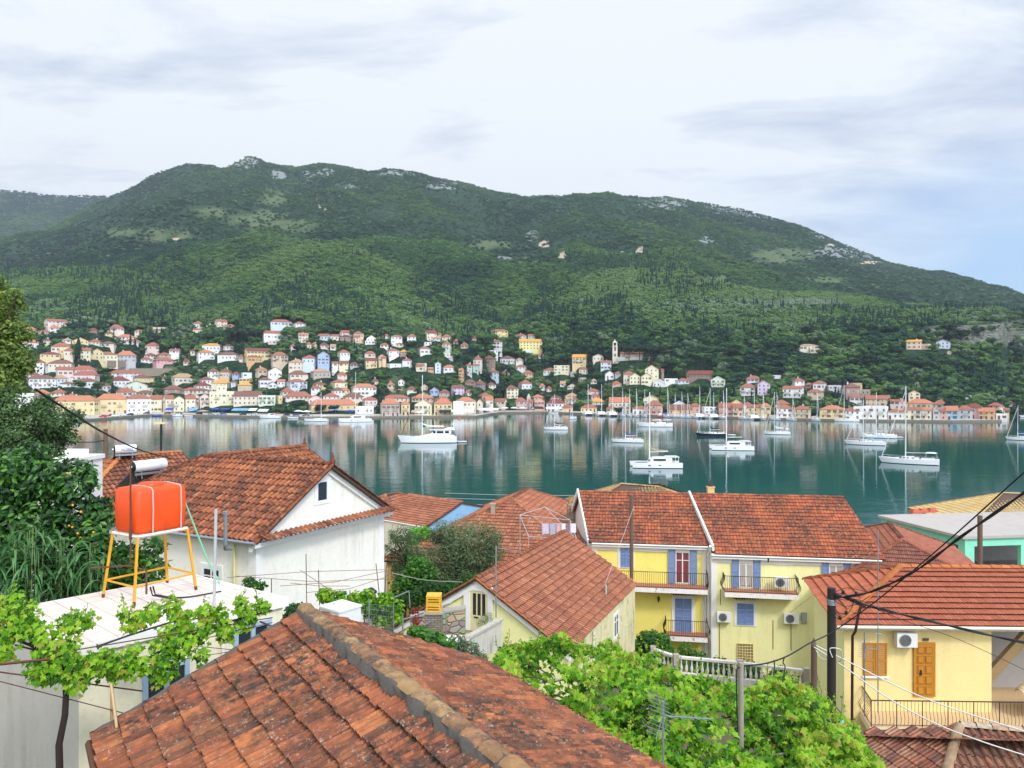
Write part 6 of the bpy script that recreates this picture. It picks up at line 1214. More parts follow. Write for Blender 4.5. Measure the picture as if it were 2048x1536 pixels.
mb = MB(); caps(mb, P1, P2, .13, .4, 0, R_, 7, .045); caps(mb, P1, Er0, .07, .36, 0, R_, 6, .03); caps(mb, P1, El0, .09, .36, 0, R_, 6, .04); mb.build('ridge_tile', [tilemat('ridge_red', [(190, 104, 66), (206, 118, 76)], .35)], rf, rnd=True)
mb = MB(); i = .25; fr, fl, br_, bl = Er0+u_*i-pr_*.12, El0+u_*i+pr_*.3, Er1-u_*.05-pr_*.12, El1-u_*.05+pr_*.3; z0 = 6.5
mb.quad(v3(fl, z0), v3(fr, z0), v3(fr, Er0.z+.12), v3(fl, Er0.z+.12), 0); mb.poly([v3(fl, Er0.z+.12), v3(fr, Er0.z+.12), v3(P1+u_*i, P1.z-.12)], 0); mb.quad(v3(bl, z0), v3(br_, z0), v3(br_, Er0.z+.12), v3(bl, Er0.z+.12), 0); mb.poly([v3(bl, Er0.z+.12), v3(br_, Er0.z+.12), v3(P2-u_*i, P1.z-.12)], 0); mb.quad(v3(fr, z0), v3(br_, z0), v3(br_, Er0.z+.12), v3(fr, Er0.z+.12), 1); mb.quad(v3(fl, z0), v3(bl, z0), v3(bl, Er0.z+.12), v3(fl, Er0.z+.12), 0)
mb.build('wall', [YLW, AGED], rt)
mb = MB()
for a, b in ((P1, Er0), (El0, P1)): a, b = a+u_*.12, b+u_*.12; mb.obox(a-V((0, 0, .40)), b-a, u_*.12, V((0, 0, .30)))
mb.build('trim', [TRIM], rt)
fn_ = -u_; dc = P1+u_*(i-.02)-pr_*.0
mb = MB(); o = v3(dc-pr_*.66, 10.35)-u_*.02; mb.obox(o, pr_*.30, fn_*.08, V((0, 0, 1.75))); mb.obox(o+pr_*1.15, pr_*.22, fn_*.08, V((0, 0, 1.75))); mb.obox(o+V((0, 0, 1.75)), pr_*1.37, fn_*.08, V((0, 0, .2))); mb.build('door_surround', [TRIM], rt)
mb = MB(); o = o+pr_*.30; DRB = plain('door_beige', (214, 204, 158), .6)
for a, b, cw, ch in ((0, 0, .12, 1.75), (.73, 0, .12, 1.75), (.12, 1.63, .61, .12), (.12, 0, .61, .68), (.29, .68, .05, .95), (.51, .68, .05, .95)): mb.obox(o+pr_*a+V((0, 0, b)), pr_*cw, fn_*.05, V((0, 0, ch)))
dr_ = mb.build('door', [DRB], rt); mb = MB(); mb.obox(o+pr_*.12+V((0, 0, .68)), pr_*.61, fn_*.02, V((0, 0, .95))); mb.build('pane', [GREYW], dr_); mb = MB(); mb.obox(o+pr_*.2+V((0, 0, .58))+fn_*.05, pr_*.2, fn_*.04, V((0, 0, .05))); mb.build('handle', [IRON], dr_)
sw = fr+(br_-fr)*.62; window(rt, v3(sw, 8.4), (br_-fr).normalized(), pr_, .8, 1.1, surround=.1)
p = P(1212, 1188, 38.5); mb = MB(); mb.tube([p-V((0, 0, .3)), p+V((0, 0, .45))], .05, 6); mb.build('vent_pipe', [PIPE], rt)
mb = MB(); a = fr+(br_-fr)*.3+pr_*.06; mb.tube([v3(a, Er0.z-.2), v3(a, 7)], .05, 6); mb.build('downpipe', [PLAST], rt)
# ---------------- the double yellow house with blue shutters
rt = thing('yellow_double_house', 'large yellow double house with red tiled roof and blue shutters', 'house', (13, 51, 3))
FL = V((5.2, 50, 10.77)); a_ = V((17.25, -2.7, 0)).normalized(); b_ = V((-.08, 1, 0)).normalized(); n_ = V((a_.y, -a_.x, 0)); L1, LT = 7.3, 17.45; pj = .7; ze = 10.77; zr3 = 13.45; hd = 4.05; MAR2 = [(0, .0), (.15, .03), (.35, .034), (.5, .004), (.66, .018), (.84, .016), (1, .0)]
def seg(x0, x1, off): e0 = FL+a_*x0-b_*off; e1 = FL+a_*x1-b_*off; r0 = v3(FL+a_*x0+b_*hd, zr3); r1 = v3(FL+a_*x1+b_*hd, zr3); k0 = v3(FL+a_*x0+b_*(2*hd), ze); k1 = v3(FL+a_*x1+b_*(2*hd), ze); return e0, e1, r0, r1, k0, k1
mb = MB(); ub = MB(); cb = MB()
for x0, x1, off in ((-.25, L1, .25), (L1+.18, LT, .25+pj)):
    e0, e1, r0, r1, k0, k1 = seg(x0, x1, off)
    s_ = (zr3-ze)/(hd+.25); e0.z = e1.z = ze-(off-.25)*s_*.8
    tile_plane(mb, r0, r1, e0, e1, .2, .33, MAR2, .046, .003, R_, .01); tile_plane(mb, r1, r0, k1, k0, .2, .33, MAR2, .03, .003, R_); under(ub, r0, r1, e0, e1, .1); under(ub, r1, r0, k1, k0, .1); caps(cb, r0, r1, .12, .36, 0, R_, 7, .04)
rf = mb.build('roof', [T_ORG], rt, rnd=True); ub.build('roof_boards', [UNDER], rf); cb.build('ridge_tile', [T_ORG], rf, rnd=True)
mb = MB()                                                   # party parapet between the halves, verge board
for x, w_, off in ((L1+.03, .12, pj+.1), (-.32, .10, .1)):
    e0 = FL+a_*x-b_*off; e0.z = ze-.2; r0 = v3(FL+a_*x+b_*hd, zr3-.12); mb.obox(e0, r0-e0, a_*w_, V((0, 0, .34))); k0 = v3(FL+a_*x+b_*2*hd, ze-.2); mb.obox(r0, k0-r0, a_*w_, V((0, 0, .34)))
mb.build('parapet', [PEEL], rt)
mb = MB(); z0 = 1.5; f0, f1, f2, f3 = FL, FL+a_*L1, FL+a_*L1-b_*pj, FL+a_*(LT-.2)-b_*pj; k0, k1 = FL+b_*2*hd, FL+a_*(LT-.2)+b_*2*hd
mb.quad(v3(f0, z0), v3(f1, z0), v3(f1, ze), v3(f0, ze), 1); mb.quad(v3(f0, z0), v3(f1, z0), v3(f1, 8.1), v3(f0, 8.1), 0) if False else None
mb.quad(v3(f1, z0), v3(f2, z0), v3(f2, ze-.1), v3(f1, ze), 2); mb.quad(v3(f2, z0), v3(f3, z0), v3(f3, ze-.35), v3(f2, ze-.35), 0); mb.quad(v3(f3, z0), v3(k1, z0), v3(k1, ze), v3(f3, ze-.35), 0); mb.quad(v3(k0, z0), v3(k1, z0), v3(k1, ze), v3(k0, ze), 0); mb.quad(v3(f0, z0), v3(k0, z0), v3(k0, ze), v3(f0, ze), 2)
mb.poly([v3(f0, ze), v3(k0, ze), v3(FL+b_*hd, zr3-.1)], 2); mb.poly([v3(f3, ze-.35), v3(k1, ze), v3(FL+a_*(LT-.2)+b_*hd, zr3-.1)], 0)
mb.build('wall', [YLW, YLD, TRIM], rt)
mb = MB()
for a, b in ((f0, f1), (f2, f3)):
    t = (b-a); zz = ze-.25 if a is f0 else ze-.62; mb.obox(v3(a, zz)+n_*.02, t, n_*.28, V((0, 0, .2))); mb.obox(v3(a, zz-.28)+n_*.012, t, n_*.04, V((0, 0, .28))); mb.obox(v3(a, z0)+n_*.014, a_*.32, n_*.03, V((0, 0, zz-z0-.02))); mb.obox(v3(b, z0)+n_*.014-a_*.32, a_*.32, n_*.03, V((0, 0, zz-z0-.02)))
mb.build('trim', [TRIM], rt); gutter(rt, v3(f0, ze-.06)+n_*.34, v3(f1, ze-.06)+n_*.34, .06, 'gutter', PLAST); gutter(rt, v3(f2, ze-.42)+n_*.34, v3(f3, ze-.42)+n_*.34, .06, 'gutter', PLAST)
mb = MB(); a = f1-a_*.15+n_*.12; mb.tube([v3(a, ze-.1), v3(a, 2)], .07, 8); mb.tube([v3(f1+a_*.1+n_*.75, ze+.1), v3(f1+n_*.3, ze-.6), v3(f1+n_*.25, 5)], .09, 8); mb.build('downpipe', [PLAST], rt)
def onw(px, py, right): # point of the facade seen at a photo pixel
    o = f2 if right else f0; dx = (px-1024)/F; k = (dx*o.y-o.x)/(a_.x-dx*a_.y); q = o+a_*k; return v3(q, H-(py-768)/F*q.y)
def winpx(x0, x1, y0, y1, right, **kw):
    a, b = onw(x0, y1, right), onw(x1, y1, right); t = onw(x0, y0, right); return window(rt, a+n_*.02, a_, n_, (b-a).length, t.z-a.z, **kw)
winpx(1241, 1264, 1095, 1133, False, closed=True, smat=SHB, surround=.14); winpx(1351, 1379, 1099, 1166, False, shut=(-1, 1), smat=SHB, curtain=CURR, surround=.0, name='balcony_door')
winpx(1350, 1383, 1196, 1264, False, closed=True, smat=SHB, surround=.2, name='balcony_door'); winpx(1478, 1506, 1107, 1174, True, shut=(-1, 1), smat=SHB, curtain=CURT, surround=.0, name='balcony_door'); winpx(1555, 1578, 1114, 1128, True, surround=.1, panes=1)
winpx(1658, 1686, 1115, 1147, True, shut=(-1, 1), smat=SHB, curtain=CURT, surround=.06); winpx(1474, 1507, 1206, 1248, True, closed=True, smat=SHB, surround=.16)
def balc(x0, x1, yt, right, dp, label=None, rh=1.0, bulge=.16, thick=.28):
    a, b = onw(x0, yt, right), onw(x1, yt, right); a, b = a+n_*.03, b+n_*.03; b.z = a.z; mb = MB(); mb.obox(a-V((0, 0, thick)), b-a, n_*dp, V((0, 0, thick))); mb.obox(a+V((0, 0, .004)), b-a, n_*(dp-.03), V((0, 0, .012)), 1)
    so_ = mb.build('balcony', [PEEL, TERC], rt); mb = MB(); c0, c1 = a+n_*(dp-.05), b+n_*(dp-.05)
    def bar(p, o): mb.tube([p+V((0, 0, .06)), p+o*bulge*.9+V((0, 0, .25)), p+o*bulge+V((0, 0, .42)), p+o*.02+V((0, 0, .75)), p+V((0, 0, rh))], .011, 4)
    for s, e, o in ((c0, c1, n_), (a, c0, -a_), (b, c1, a_)):
        k = max(2, int((e-s).length/.13))
        for j in range(k+1): bar(s+(e-s)*(j/k), o)
        for z in (.06, rh): mb.tube([s+V((0, 0, z)), e+V((0, 0, z))], .02, 4)
    mb.build('railing', [IRON], so_); return so_
balc(1216, 1412, 1163, False, 1.15, bulge=.05); balc(1446, 1590, 1176, True, 1.0); balc(1331, 1412, 1262, False, 1.0)
mb = MB()                                                    # little tiled hoods
for x0, x1, y in ((1342, 1392, 1187), (1467, 1516, 1196)):
    rgt = x0 > 1420; a, b = onw(x0, y, rgt)+n_*.03, onw(x1, y, rgt)+n_*.03; tile_plane(mb, a+V((0, 0, .12)), b+V((0, 0, .12)), a+n_*.32, b+n_*.32, .16, .34, BARREL, .02, .003, R_)
mb.build('window_hood', [T_ORG], rt, rnd=True)
g = newmat('breeze_block'); mb = MB(); a, b = onw(1474, 1320, True)+n_*.02, onw(1506, 1320, True)+n_*.02; t = onw(1474, 1286, True).z-a.z; wL = (b-a).length; nx, nz = 6, 6
for i in range(nx+1): mb.obox(a+a_*(wL*i/nx-.016), a_*.032, n_*.05, V((0, 0, t)))
for j in range(nz+1): mb.obox(a+V((0, 0, t*j/nz-.016))+n_*.003, a_*wL, n_*.045, V((0, 0, .032)))
for i in range(nx):
    for j in range(nz): c = a+a_*(wL*(i+.5)/nx)+V((0, 0, t*(j+.5)/nz)); mb.obox(c-a_*.02-V((0, 0, .02))+n_*.004, a_*.04, n_*.04, V((0, 0, .04)))
mb.obox(a-n_*.005, a_*wL, n_*.02, V((0, 0, t)), 1); mb.build('breeze_block', [APR, GREYW], rt)
def lampw(px, py, r): p = onw(px, py, r)+n_*.05; mb = MB(); mb.tube([p, p+n_*.12+V((0, 0, .08)), p+n_*.2], .02, 5); mb.loft([[p+n_*.2+V((q*math.cos(t), q*math.sin(t), z)) for t in (6.283*j/6 for j in range(6))] for q, z in ((.03, -.3), (.09, -.06), (.1, -.05), (.02, .08))]); mb.build('wall_lamp', [IRON], rt)
lampw(1317, 1193, False); lampw(1535, 1113, True)
def ac(o, ux, n, label, w=.85, h=.6, white=False, group='air conditioner units on the walls'):
    o, ux, n = V(o), V(ux).normalized(), V(n).normalized(); rt2 = thing('air_conditioner', label, 'air conditioner', o, 0, group); z = V((0, 0, 1)); mb = MB(); mb.obox(o+n*.08, ux*w, n*.3, z*h); mb.build('casing', [PLAST], rt2)
    c = o+ux*(w*.40)+z*(h*.5)+n*.385; mb = MB(); r = h*.42
    rg_ = [[c+n*d+(ux*math.cos(t)+z*math.sin(t))*q for t in (6.283*j/24 for j in range(24))] for q, d in ((r, 0), (r*.98, .012), (r*.3, .014))]; mb.loft(rg_, 1 if white else 0); mb.loft([[c+n*.02+(ux*math.cos(t)+z*math.sin(t))*q for t in (6.283*j/12 for j in range(12))] for q in (r*.26, r*.02)], 1)
    for q in (.45, .62, .8, .95): mb.loft([[c+n*.024+(ux*math.cos(t)+z*math.sin(t))*(r*q+d) for t in (6.283*j/24 for j in range(24))] for d in (-.006, .006)], 1)
    mb.build('fan_grille', [FAN, plain('grille_grey', (150, 152, 152), .5)], rt2)
    mb = MB()
    for t in (.15, .85): mb.obox(o+ux*(w*t-.02)-z*.04, ux*.04, n*.42, z*.04)
    mb.build('bracket', [GALV], rt2)
p = onw(1433, 1240, True)+n_*.03; ac(p, a_, n_, 'air conditioner low at the left edge of the yellow facade'); p = onw(1566, 1243, True)+n_*.03; ac(p, a_, n_, 'air conditioner on the yellow wall right of the closed blue shutters'); p = onw(1545, 1169, True)+n_*.3; ac(p, a_, n_, 'air conditioner standing on the balcony by the iron railing')
p = onw(1602, 1243, True)+n_*.03; mb = MB(); mb.obox(p, a_*.3, n_*.2, V((0, 0, .58))); mb.build('meter_box', [plain('meter_grey', (150, 156, 156), .5)], rt)
mb = MB()
for (x, y0, y1) in ((1441, 1210, 1178), (1439, 1345, 1243), (1582, 1300, 1246), (1546, 1298, 1240)): p, q = onw(x, y0, True)+n_*.03, onw(x, y1, True)+n_*.03; mb.tube([p, q], .02, 5)
mb.build('cable_run', [plain('cable_brown', (110, 84, 60), .7)], rt)
p = v3(FL+a_*8.9+b_*hd, zr3+.1); pp = P(1421, 975, p.y+.2); mb = MB(); mb.box(pp.x-.22, pp.x+.22, pp.y-.2, pp.y+.2, 11.6, pp.z+.0); mb.box(pp.x-.26, pp.x+.26, pp.y-.24, pp.y+.24, pp.z, pp.z+.08); ch = mb.build('chimney', [wall('chimney_render', (214, 184, 130), .4)], rf); mb = MB(); q = V((pp.x, pp.y, pp.z+.08)); mb.loft([[q+V((r*math.cos(t)+o, r*math.sin(t), z)) for t in (6.283*j/8 for j in range(8))] for r, z, o in ((.2, 0, 0), (.16, .12, 0), (.1, .22, .02), (.08, .4, .06), (.03, .52, .14))]); mb.build('cowl', [plain('cowl_brown', (62, 36, 32), .7)], ch)
for px_, py_ in ((1160, 1082), (1175, 1088)):
    pass
mb = MB()
for k in (.22, .36): o = v3(f0+b_*(2*hd*k), 8.9)-a_*.04; shutters(mb, o, b_, V((0, 0, 1)), .5, 1.5, -a_, 0); shutters(mb, o+b_*.52, b_, V((0, 0, 1)), .5, 1.5, -a_, 0)
mb.build('shutter', [SHB], rt)
# ---------------- house on the right with the new orange roof
zE, zR = 11.6, 13.06; c0 = V((12.64, 30, zE)); b0 = V((14.03, 37, zE)); ra = V((1, -.03, 0)).normalized(); rt = thing('apricot_house', 'apricot house with bright new roof tiles and ochre door on the right', 'house', (20, 33, 6))
rE = V((16.85, 33.4, zR)); rF = rE+ra*14; c1 = c0+ra*18; b1 = b0+ra*18
mb = MB(); tile_plane(mb, rE, rF, c0, c1, .3, .36, MARS, .075, .003, R_); tile_plane(mb, rE, rE, b0, c0, .3, .36, MARS, .07, .003, R_); tile_plane(mb, rF, rE, b1, b0, .3, .36, MARS, .07, .003, R_)
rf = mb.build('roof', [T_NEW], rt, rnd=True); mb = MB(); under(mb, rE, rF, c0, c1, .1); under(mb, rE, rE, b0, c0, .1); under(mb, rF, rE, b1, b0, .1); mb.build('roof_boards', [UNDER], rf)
mb = MB(); caps(mb, rE, c0, .16, .42, 0, R_, 8, .06); caps(mb, rE, rF, .15, .42, 0, R_, 8, .05); caps(mb, rE, b0, .15, .42, 0, R_, 8, .05); mb.build('ridge_tile', [tilemat('ridge_bright', [(204, 110, 60), (216, 124, 74)], .4)], rf, rnd=True)
sd_ = (b0-c0); sd_.z = 0; sd_.normalize(); w0 = c0+ra*.4+sd_*.45; wb = b0+ra*.4-sd_*.4; xW = ra*5.72; w1 = w0+xW; nf = V((ra.y, -ra.x, 0)); mb = MB()
mb.quad(v3(w0, 4), v3(w1, 4), v3(w1, zE+.05), v3(w0, zE+.05), 0); mb.quad(v3(wb, 4), v3(w0, 4), v3(w0, zE+.05), v3(wb, zE+.05), 1); w2 = w1+sd_*2.6; mb.quad(v3(w1, 4), v3(w2, 4), v3(w2, zE+.05), v3(w1, zE+.05), 2); w3 = w2+ra*9; mb.quad(v3(w2, 4), v3(w3, 4), v3(w3, zE+.05), v3(w2, zE+.05), 2); mb.quad(v3(wb, 4), v3(wb+ra*17, 4), v3(wb+ra*17, zE+.05), v3(wb, zE+.05), 0)
mb.build('wall', [APR, YLW, wall('porch_grey', (196, 190, 184), .3)], rt)
gutter(rt, c0+nf*.08-V((0, 0, .05)), c1+nf*.08-V((0, 0, .05)), .075, 'gutter', plain('gutter_pale', (226, 214, 190), .6)); mb = MB(); mb.obox(v3(c0, zE-.2)+sd_*.05, c1-c0, sd_*.42, V((0, 0, .08))); mb.build('soffit', [TRIM], rt)
def onr(px, py): dx = (px-1024)/F; k = (dx*w0.y-w0.x)/(ra.x-dx*ra.y); q = w0+ra*k; return v3(q, H-(py-768)/F*q.y)+nf*.02
a, b = onr(1829, 1392), onr(1866, 1392); h = onr(1829, 1287).z-a.z; wd_ = (b-a).length; mb = MB(); z = V((0, 0, 1)); mb.obox(a, ra*wd_, nf*.05, z*h, 0)
for i in range(2):
    for j, (z0_, z1_) in enumerate(((.04, .2), (.24, .40), (.44, .60), (.64, .78), (.82, .95))):
        o = a+ra*(wd_*(.09+.44*i))+z*(h*z0_)+nf*.05; mb.obox(o, ra*(wd_*.38), nf*.02, z*(h*(z1_-z0_)), 1); mb.obox(o+ra*.04+z*.04+nf*.02, ra*(wd_*.38-.08), nf*.012, z*(h*(z1_-z0_)-.08), 0)
dr_ = mb.build('door', [OCH, plain('door_ochre_dark', (166, 108, 30), .5)], rt); mb = MB(); mb.obox(a+ra*(wd_*.22)+z*(h*.42)+nf*.08, ra*.07, nf*.03, z*.2); mb.build('handle', [IRON], dr_)
mb = MB(); mb.obox(b+nf*.0, ra*.06, nf*.06, z*h); mb.obox(a-ra*.06, ra*.06, nf*.06, z*h); mb.obox(a+z*h-ra*.06, ra*(wd_+.12), nf*.06, z*.07); mb.build('door_frame', [OCH], rt)
a, b = onr(1726, 1350), onr(1773, 1350); h = onr(1726, 1285).z-a.z; wd_ = (b-a).length; mb = MB(); shutters(mb, a, ra, z, wd_/2-.01, h, nf, 0); shutters(mb, a+ra*(wd_/2+.01), ra, z, wd_/2-.01, h, nf, 0); mb.obox(a-z*.08-ra*.05, ra*(wd_+.1), nf*.1, z*.06, 1); mb.build('shutter', [OCH, TRIM], rt)
p = onr(1785, 1288); ac(p, ra, nf, 'white air conditioner high on the apricot wall left of the ochre door', .78, .55, True)
p = onr(1845, 1281); mb = MB(); mb.obox(p, ra*.22, nf*.03, z*.1); mb.build('house_number', [plain('plate_brown', (92, 78, 50), .5)], rt)
a = onr(1722, 1421)-nf*.02; bz = a.z; nfx = nf*1.55; e = V((12.2, 0, 0)); mb = MB(); o = v3(w0+ra*.62, bz-.28); mb.obox(o-sd_*1.5, ra*12.5, sd_*4.2, z*.26); mb.obox(o-sd_*1.47+z*.265+ra*.02, ra*12.4, sd_*4.1, z*.01, 1); bl_ = mb.build('balcony', [wall('slab_cream', (232, 216, 180), .25), plain('floor_tan', (206, 176, 132), .8)], rt)
mb = MB(); q0 = o-sd_*1.44+z*.26+ra*.06; q1 = q0+ra*12.2; qb = q0+sd_*1.4
for s, e_, o_ in ((q0, q1, -sd_), (q0, qb, -ra)):
    k = int((e_-s).length/.135)
    for j in range(k+1):
        p = s+(e_-s)*(j/k)
        if j % 7 == 0: mb.tube([p, p+z*1.0], .02, 4)
        else: mb.tube([p+z*.08, p+o_*.09+z*.2, p+o_*.12+z*.36, p-o_*.02+z*.62, p+z*.98], .009, 4)
    for zz, rr in ((.08, .014), (1., .026)): mb.tube([s+z*zz, e_+z*zz], rr, 4)
mb.build('railing', [plain('railing_brown', (62, 40, 36), .5)], bl_)
mb = MB(); p = w1+sd_*.9+ra*1.0; q = w1+sd_*2.2+ra*.1; mb.obox(v3(q, bz), ra*.5, sd_*.3, v3(p+ra*.9-q, 3.1), 0); mb.build('stair_beam', [wall('beam_tan', (206, 178, 130), .5)], rt)
p = v3(w1+ra*1.0-sd_*.2, bz); mb = MB(); rg_ = []
cv = thing('covered_table', 'table on the balcony under a tan striped cloth', 'covered furniture', p+ra*.6); 
for i in range(9):
    t = i/8; zz = .95+.12*math.sin(t*9)+.25*math.sin(t*3.14); rg_.append([p+ra*(2.1*t)+sd_*y+z*(zz*f_) for y, f_ in ((-.6, .45), (-.55, .85), (-.2, 1.05), (.3, 1.), (.55, .7))])
mb.loft(rg_, 0, True, False, False); g = newmat('striped_cloth'); wv = g.n('ShaderNodeTexWave', None, Vector=g.obj, Scale=1.3, Distortion=2.5, Detail=2.).outputs[0]; g.put(g.b.inputs['Base Color'], g.ramp(wv, [(.3, lin((226, 204, 160))), (.5, lin((196, 140, 70))), (.7, lin((230, 214, 176)))])); g.b.inputs['Roughness'].default_value = .9; mb.build('cloth', [g.m], cv)
mb = MB()
for x in (.15, 1.9): mb.tube([p+ra*x-sd_*.4, p+ra*(x+.5)-sd_*.4+z*.8], .03, 4); mb.tube([p+ra*(x+.5)-sd_*.4, p+ra*x-sd_*.4+z*.8], .03, 4)
mb.build('legs', [PLAST], cv)
# ---------------- maroon hip roof, tan roofs, the blue gable, the orange hip roof
r0 = V((20.3+4.4-.6, 48.2, 11.9)); r1 = V((24.6, 54, 11.9)); simple_hip('maroon_roofed_house', 'maroon tiled hip roof behind the new orange one', 'house', V((24.37, 48, 11.3)), V((26.2, 53.5, 11.3)), 5., 9.03, T_MAR, AGED, 3., .24, .4, MARS, hips=(1, 1))
simple_hip('tan_roofed_house', 'house behind the yellow ridge with pale tan hip roof', 'house', P(1242, 968, 70), P(1318, 974, 70), 5.5, P(1242, 968, 70).z-2.6, T_TAN, CRM, 1.5, .3, .45, BARREL, endo=6, hips=(1, 1))
simple_hip('straw_roofed_house', 'house by the water with straw yellow hip roof at the right edge', 'house', P(2004, 986, 84), P(2100, 990, 84), 6., P(1992, 986, 84).z-2.6, T_YEL, WHT, 1.2, .42, .5, BARREL, endo=7.2, hips=(1, 1))
# blue gabled: brown roof slope left, light blue gable right
rt = thing('blue_gabled_house', 'house with brown tiled roof and sky blue gable wall', 'house', (-6, 62, 3)); BLU = wall('sky_blue_render', (142, 196, 232), .1, (110, 140, 160), .8)
g0 = P(925, 1004, 60); ge = P(852, 1054, 55.5); gx = P(945, 1019, 61.5); far0 = P(818, 993, 64); ze_ = ge.z; farE = ge+(far0-g0); far0.z = g0.z; farE.z = ze_
mb = MB(); tile_plane(mb, far0, g0, farE, ge, .24, .38, MAR2, .046, .004, R_, .02); rf = mb.build('roof', [T_BRN], rt, rnd=True); gb = V((2*g0.x-ge.x, 2*g0.y-ge.y, ze_)); fb_ = gb+(far0-g0); mb = MB(); under(mb, far0, g0, farE, ge, .12); under(mb, g0, far0, gb, fb_, .12); mb.build('roof_boards', [UNDER], rf); mb = MB(); caps(mb, far0, g0, .13, .4, 0, R_, 7, .04); mb.build('ridge_tile', [T_BRN], rf, rnd=True)
mb = MB(); e = (far0-g0).normalized()*.12; mb.poly([v3(ge, 1), v3(gb, 1), gb+e, g0+e-V((0, 0, .02)), ge+e], 0); mb.quad(v3(farE, 1), v3(ge, 1), ge-V((0, 0, .1)), farE-V((0, 0, .1)), 1); mb.quad(v3(fb_, 1), v3(gb, 1), gb, fb_, 0); mb.poly([v3(farE, 1), v3(fb_, 1), fb_, far0, farE], 0); mb.build('wall', [BLU, CRM], rt)
gutter(rt, farE-V((0, 0, .05)), ge-V((0, 0, .05)), .07, 'gutter', PLAST)
simple_hip('low_roofed_house', 'low brown hip roof cut off by the white gable', 'house', P(770, 990, 66), P(797, 986, 68), 3.2, P(770, 990, 66).z-1.6, T_BRN, wall('grey_blue_render', (150, 170, 184), .2), 1.5, .26, .4, MAR2)
r0 = P(1024, 997, 56); rt, q, w, u, n = simple_hip('orange_roofed_house', 'wide house with orange brown hip roof beside the blue gable', 'house', r0, r0+V((1.2, 5, 0)), 7.2, r0.z-3.3, T_BRN, wall('ochre_stained', (206, 170, 96), .7, (110, 90, 60), 1.), 2., .24, .38, MAR2, hips=(1, 1))
mb = MB(); p = P(986, 1012, 54.5); mb.box(p.x-.15, p.x+.15, p.y-.15, p.y+.15, p.z-1.6, p.z+.12); mb.box(p.x-.2, p.x+.2, p.y-.2, p.y+.2, p.z+.12, p.z+.18); mb.build('chimney', [CONC], bpy.data.objects['orange_roofed_house'])
rt, q, w, u, n = simple_hip('tan_side_house', 'tan tiled roof with stone chimney left of the yellow house', 'house', P(1178, 1004, 60), P(1178, 1004, 60)+V((1.5, 5, 0)), 4.8, P(1178, 1004, 60).z-2.4, T_TAN, wall('brick_red_render', (176, 110, 76), .3), 2., .3, .45, BARREL)
p = P(1148, 1030, 57); ch = thing('stone_chimney', 'thick stone chimney stack topped by clay pots left of the yellow house', 'chimney', (p.x, p.y, 7)); g = newmat('chimney_stone'); vo = g.n('ShaderNodeTexVoronoi', {'feature': 'DISTANCE_TO_EDGE'}, Vector=g.obj, Scale=3.2).outputs['Distance']; g.put(g.b.inputs['Base Color'], g.mix(g.ramp(vo, [(.03, 0.), (.08, 1.)]), lin((92, 84, 74)), g.mix(g.noise(g.obj, 2.), lin((140, 122, 100)), lin((176, 158, 130))))); STN = g.m
zt_ = P(1148, 1007, 57).z; mb = MB(); mb.box(p.x-.5, p.x+.5, p.y-.4, p.y+.4, 6, zt_); mb.build('shaft', [STN], ch); mb = MB()
for x in (-.3, 0, .3): mb.tube([(p.x+x, p.y, zt_), (p.x+x, p.y, zt_+.5)], .13, 8, 0, .1)
mb.build('pot', [T_TAN], ch)
# ---------------- unfinished turquoise concrete frame
rt = thing('unfinished_building', 'unfinished concrete frame painted turquoise with flat grey roof slab', 'building', (38, 65, 3)); TQ = wall('turquoise_paint', (140, 218, 186), .18, (90, 130, 120), 1.2)
C = V((35.3, 60, 9.16)); L_ = V((33.4, 69.6, 9.16)); ll = L_-C; rr_ = V((16, 2.2, 0)); mb = MB(); mb.obox(C-V((0, 0, .22))-rr_*.02-ll*.02, rr_*1.04, ll*1.03, V((0, 0, .22))); mb.build('roof_slab', [wall('slab_grey', (178, 170, 162), .5, (130, 122, 116), .5)], rt)
mb = MB(); ln, rn = ll.normalized(), rr_.normalized(); zb_ = 9.16-.222
mb.obox(v3(C, zb_-.62), ll, rn*.35, V((0, 0, .62))); mb.obox(v3(C, zb_-.62)+rn*.36, rr_-rn*.4, ln*.35, V((0, 0, .62))); mb.obox(v3(L_, zb_-.62)-ln*.36+rn*.36, rr_-rn*.4, ln*.35, V((0, 0, .62))); mb.build('beam', [TQ], rt)
for base, dv, ks in ((C, ll, (0, .36, .66, .95)), (C, rr_, (.3, .62, .94)), (L_, rr_, (.25, .6))):
    for k in ks: mb = MB(); o = v3(base+dv*k, 0); w_ = .8 if dv is rr_ or k == 0 else .7; mb.obox(o+rn*.003+ln*.003, rn*w_ if dv is rr_ or k == 0 else rn*.34, ln*(.34 if dv is rr_ else .7), V((0, 0, zb_-.622))); mb.build('column', [TQ], rt)
mb = MB(); mb.obox(v3(C+ll*.99, 0)+rn*1, rr_*.9, ln*.2, V((0, 0, 8.2))); mb.obox(v3(C+ll*.5, 0)+rn*1.5, rn*2.5, ln*.2, V((0, 0, 8.2))); mb.obox(v3(C+rr_*.2+ll*.4, 0), rn*.25, ll*.5, V((0, 0, 8.2))); mb.obox(v3(C, 4.6)+rn*.4+ln*.4, rr_*.9, ll*.9, V((0, 0, .2))); mb.build('inner_wall', [CONC], rt)
BRK = plain('brick_orange', (196, 104, 76), .9)
for i, (px, py) in enumerate(((1826, 1027), (1842, 1026), (1860, 1025))): p = PZ(px, py, 9.17); mb = MB(); mb.obox(p, V((.8, .1, 0)), V((-.1, .5, 0)), V((0, 0, .22))); mb.obox(p+V((.1, .05, .222)), V((.55, .1, 0)), V((-.1, .4, 0)), V((0, 0, .15))); tag(mb.build('brick_pile', [BRK]), ('left', 'middle', 'right')[i]+' one of three small brick piles on the grey roof slab', 'bricks', 'brick piles on the slab')
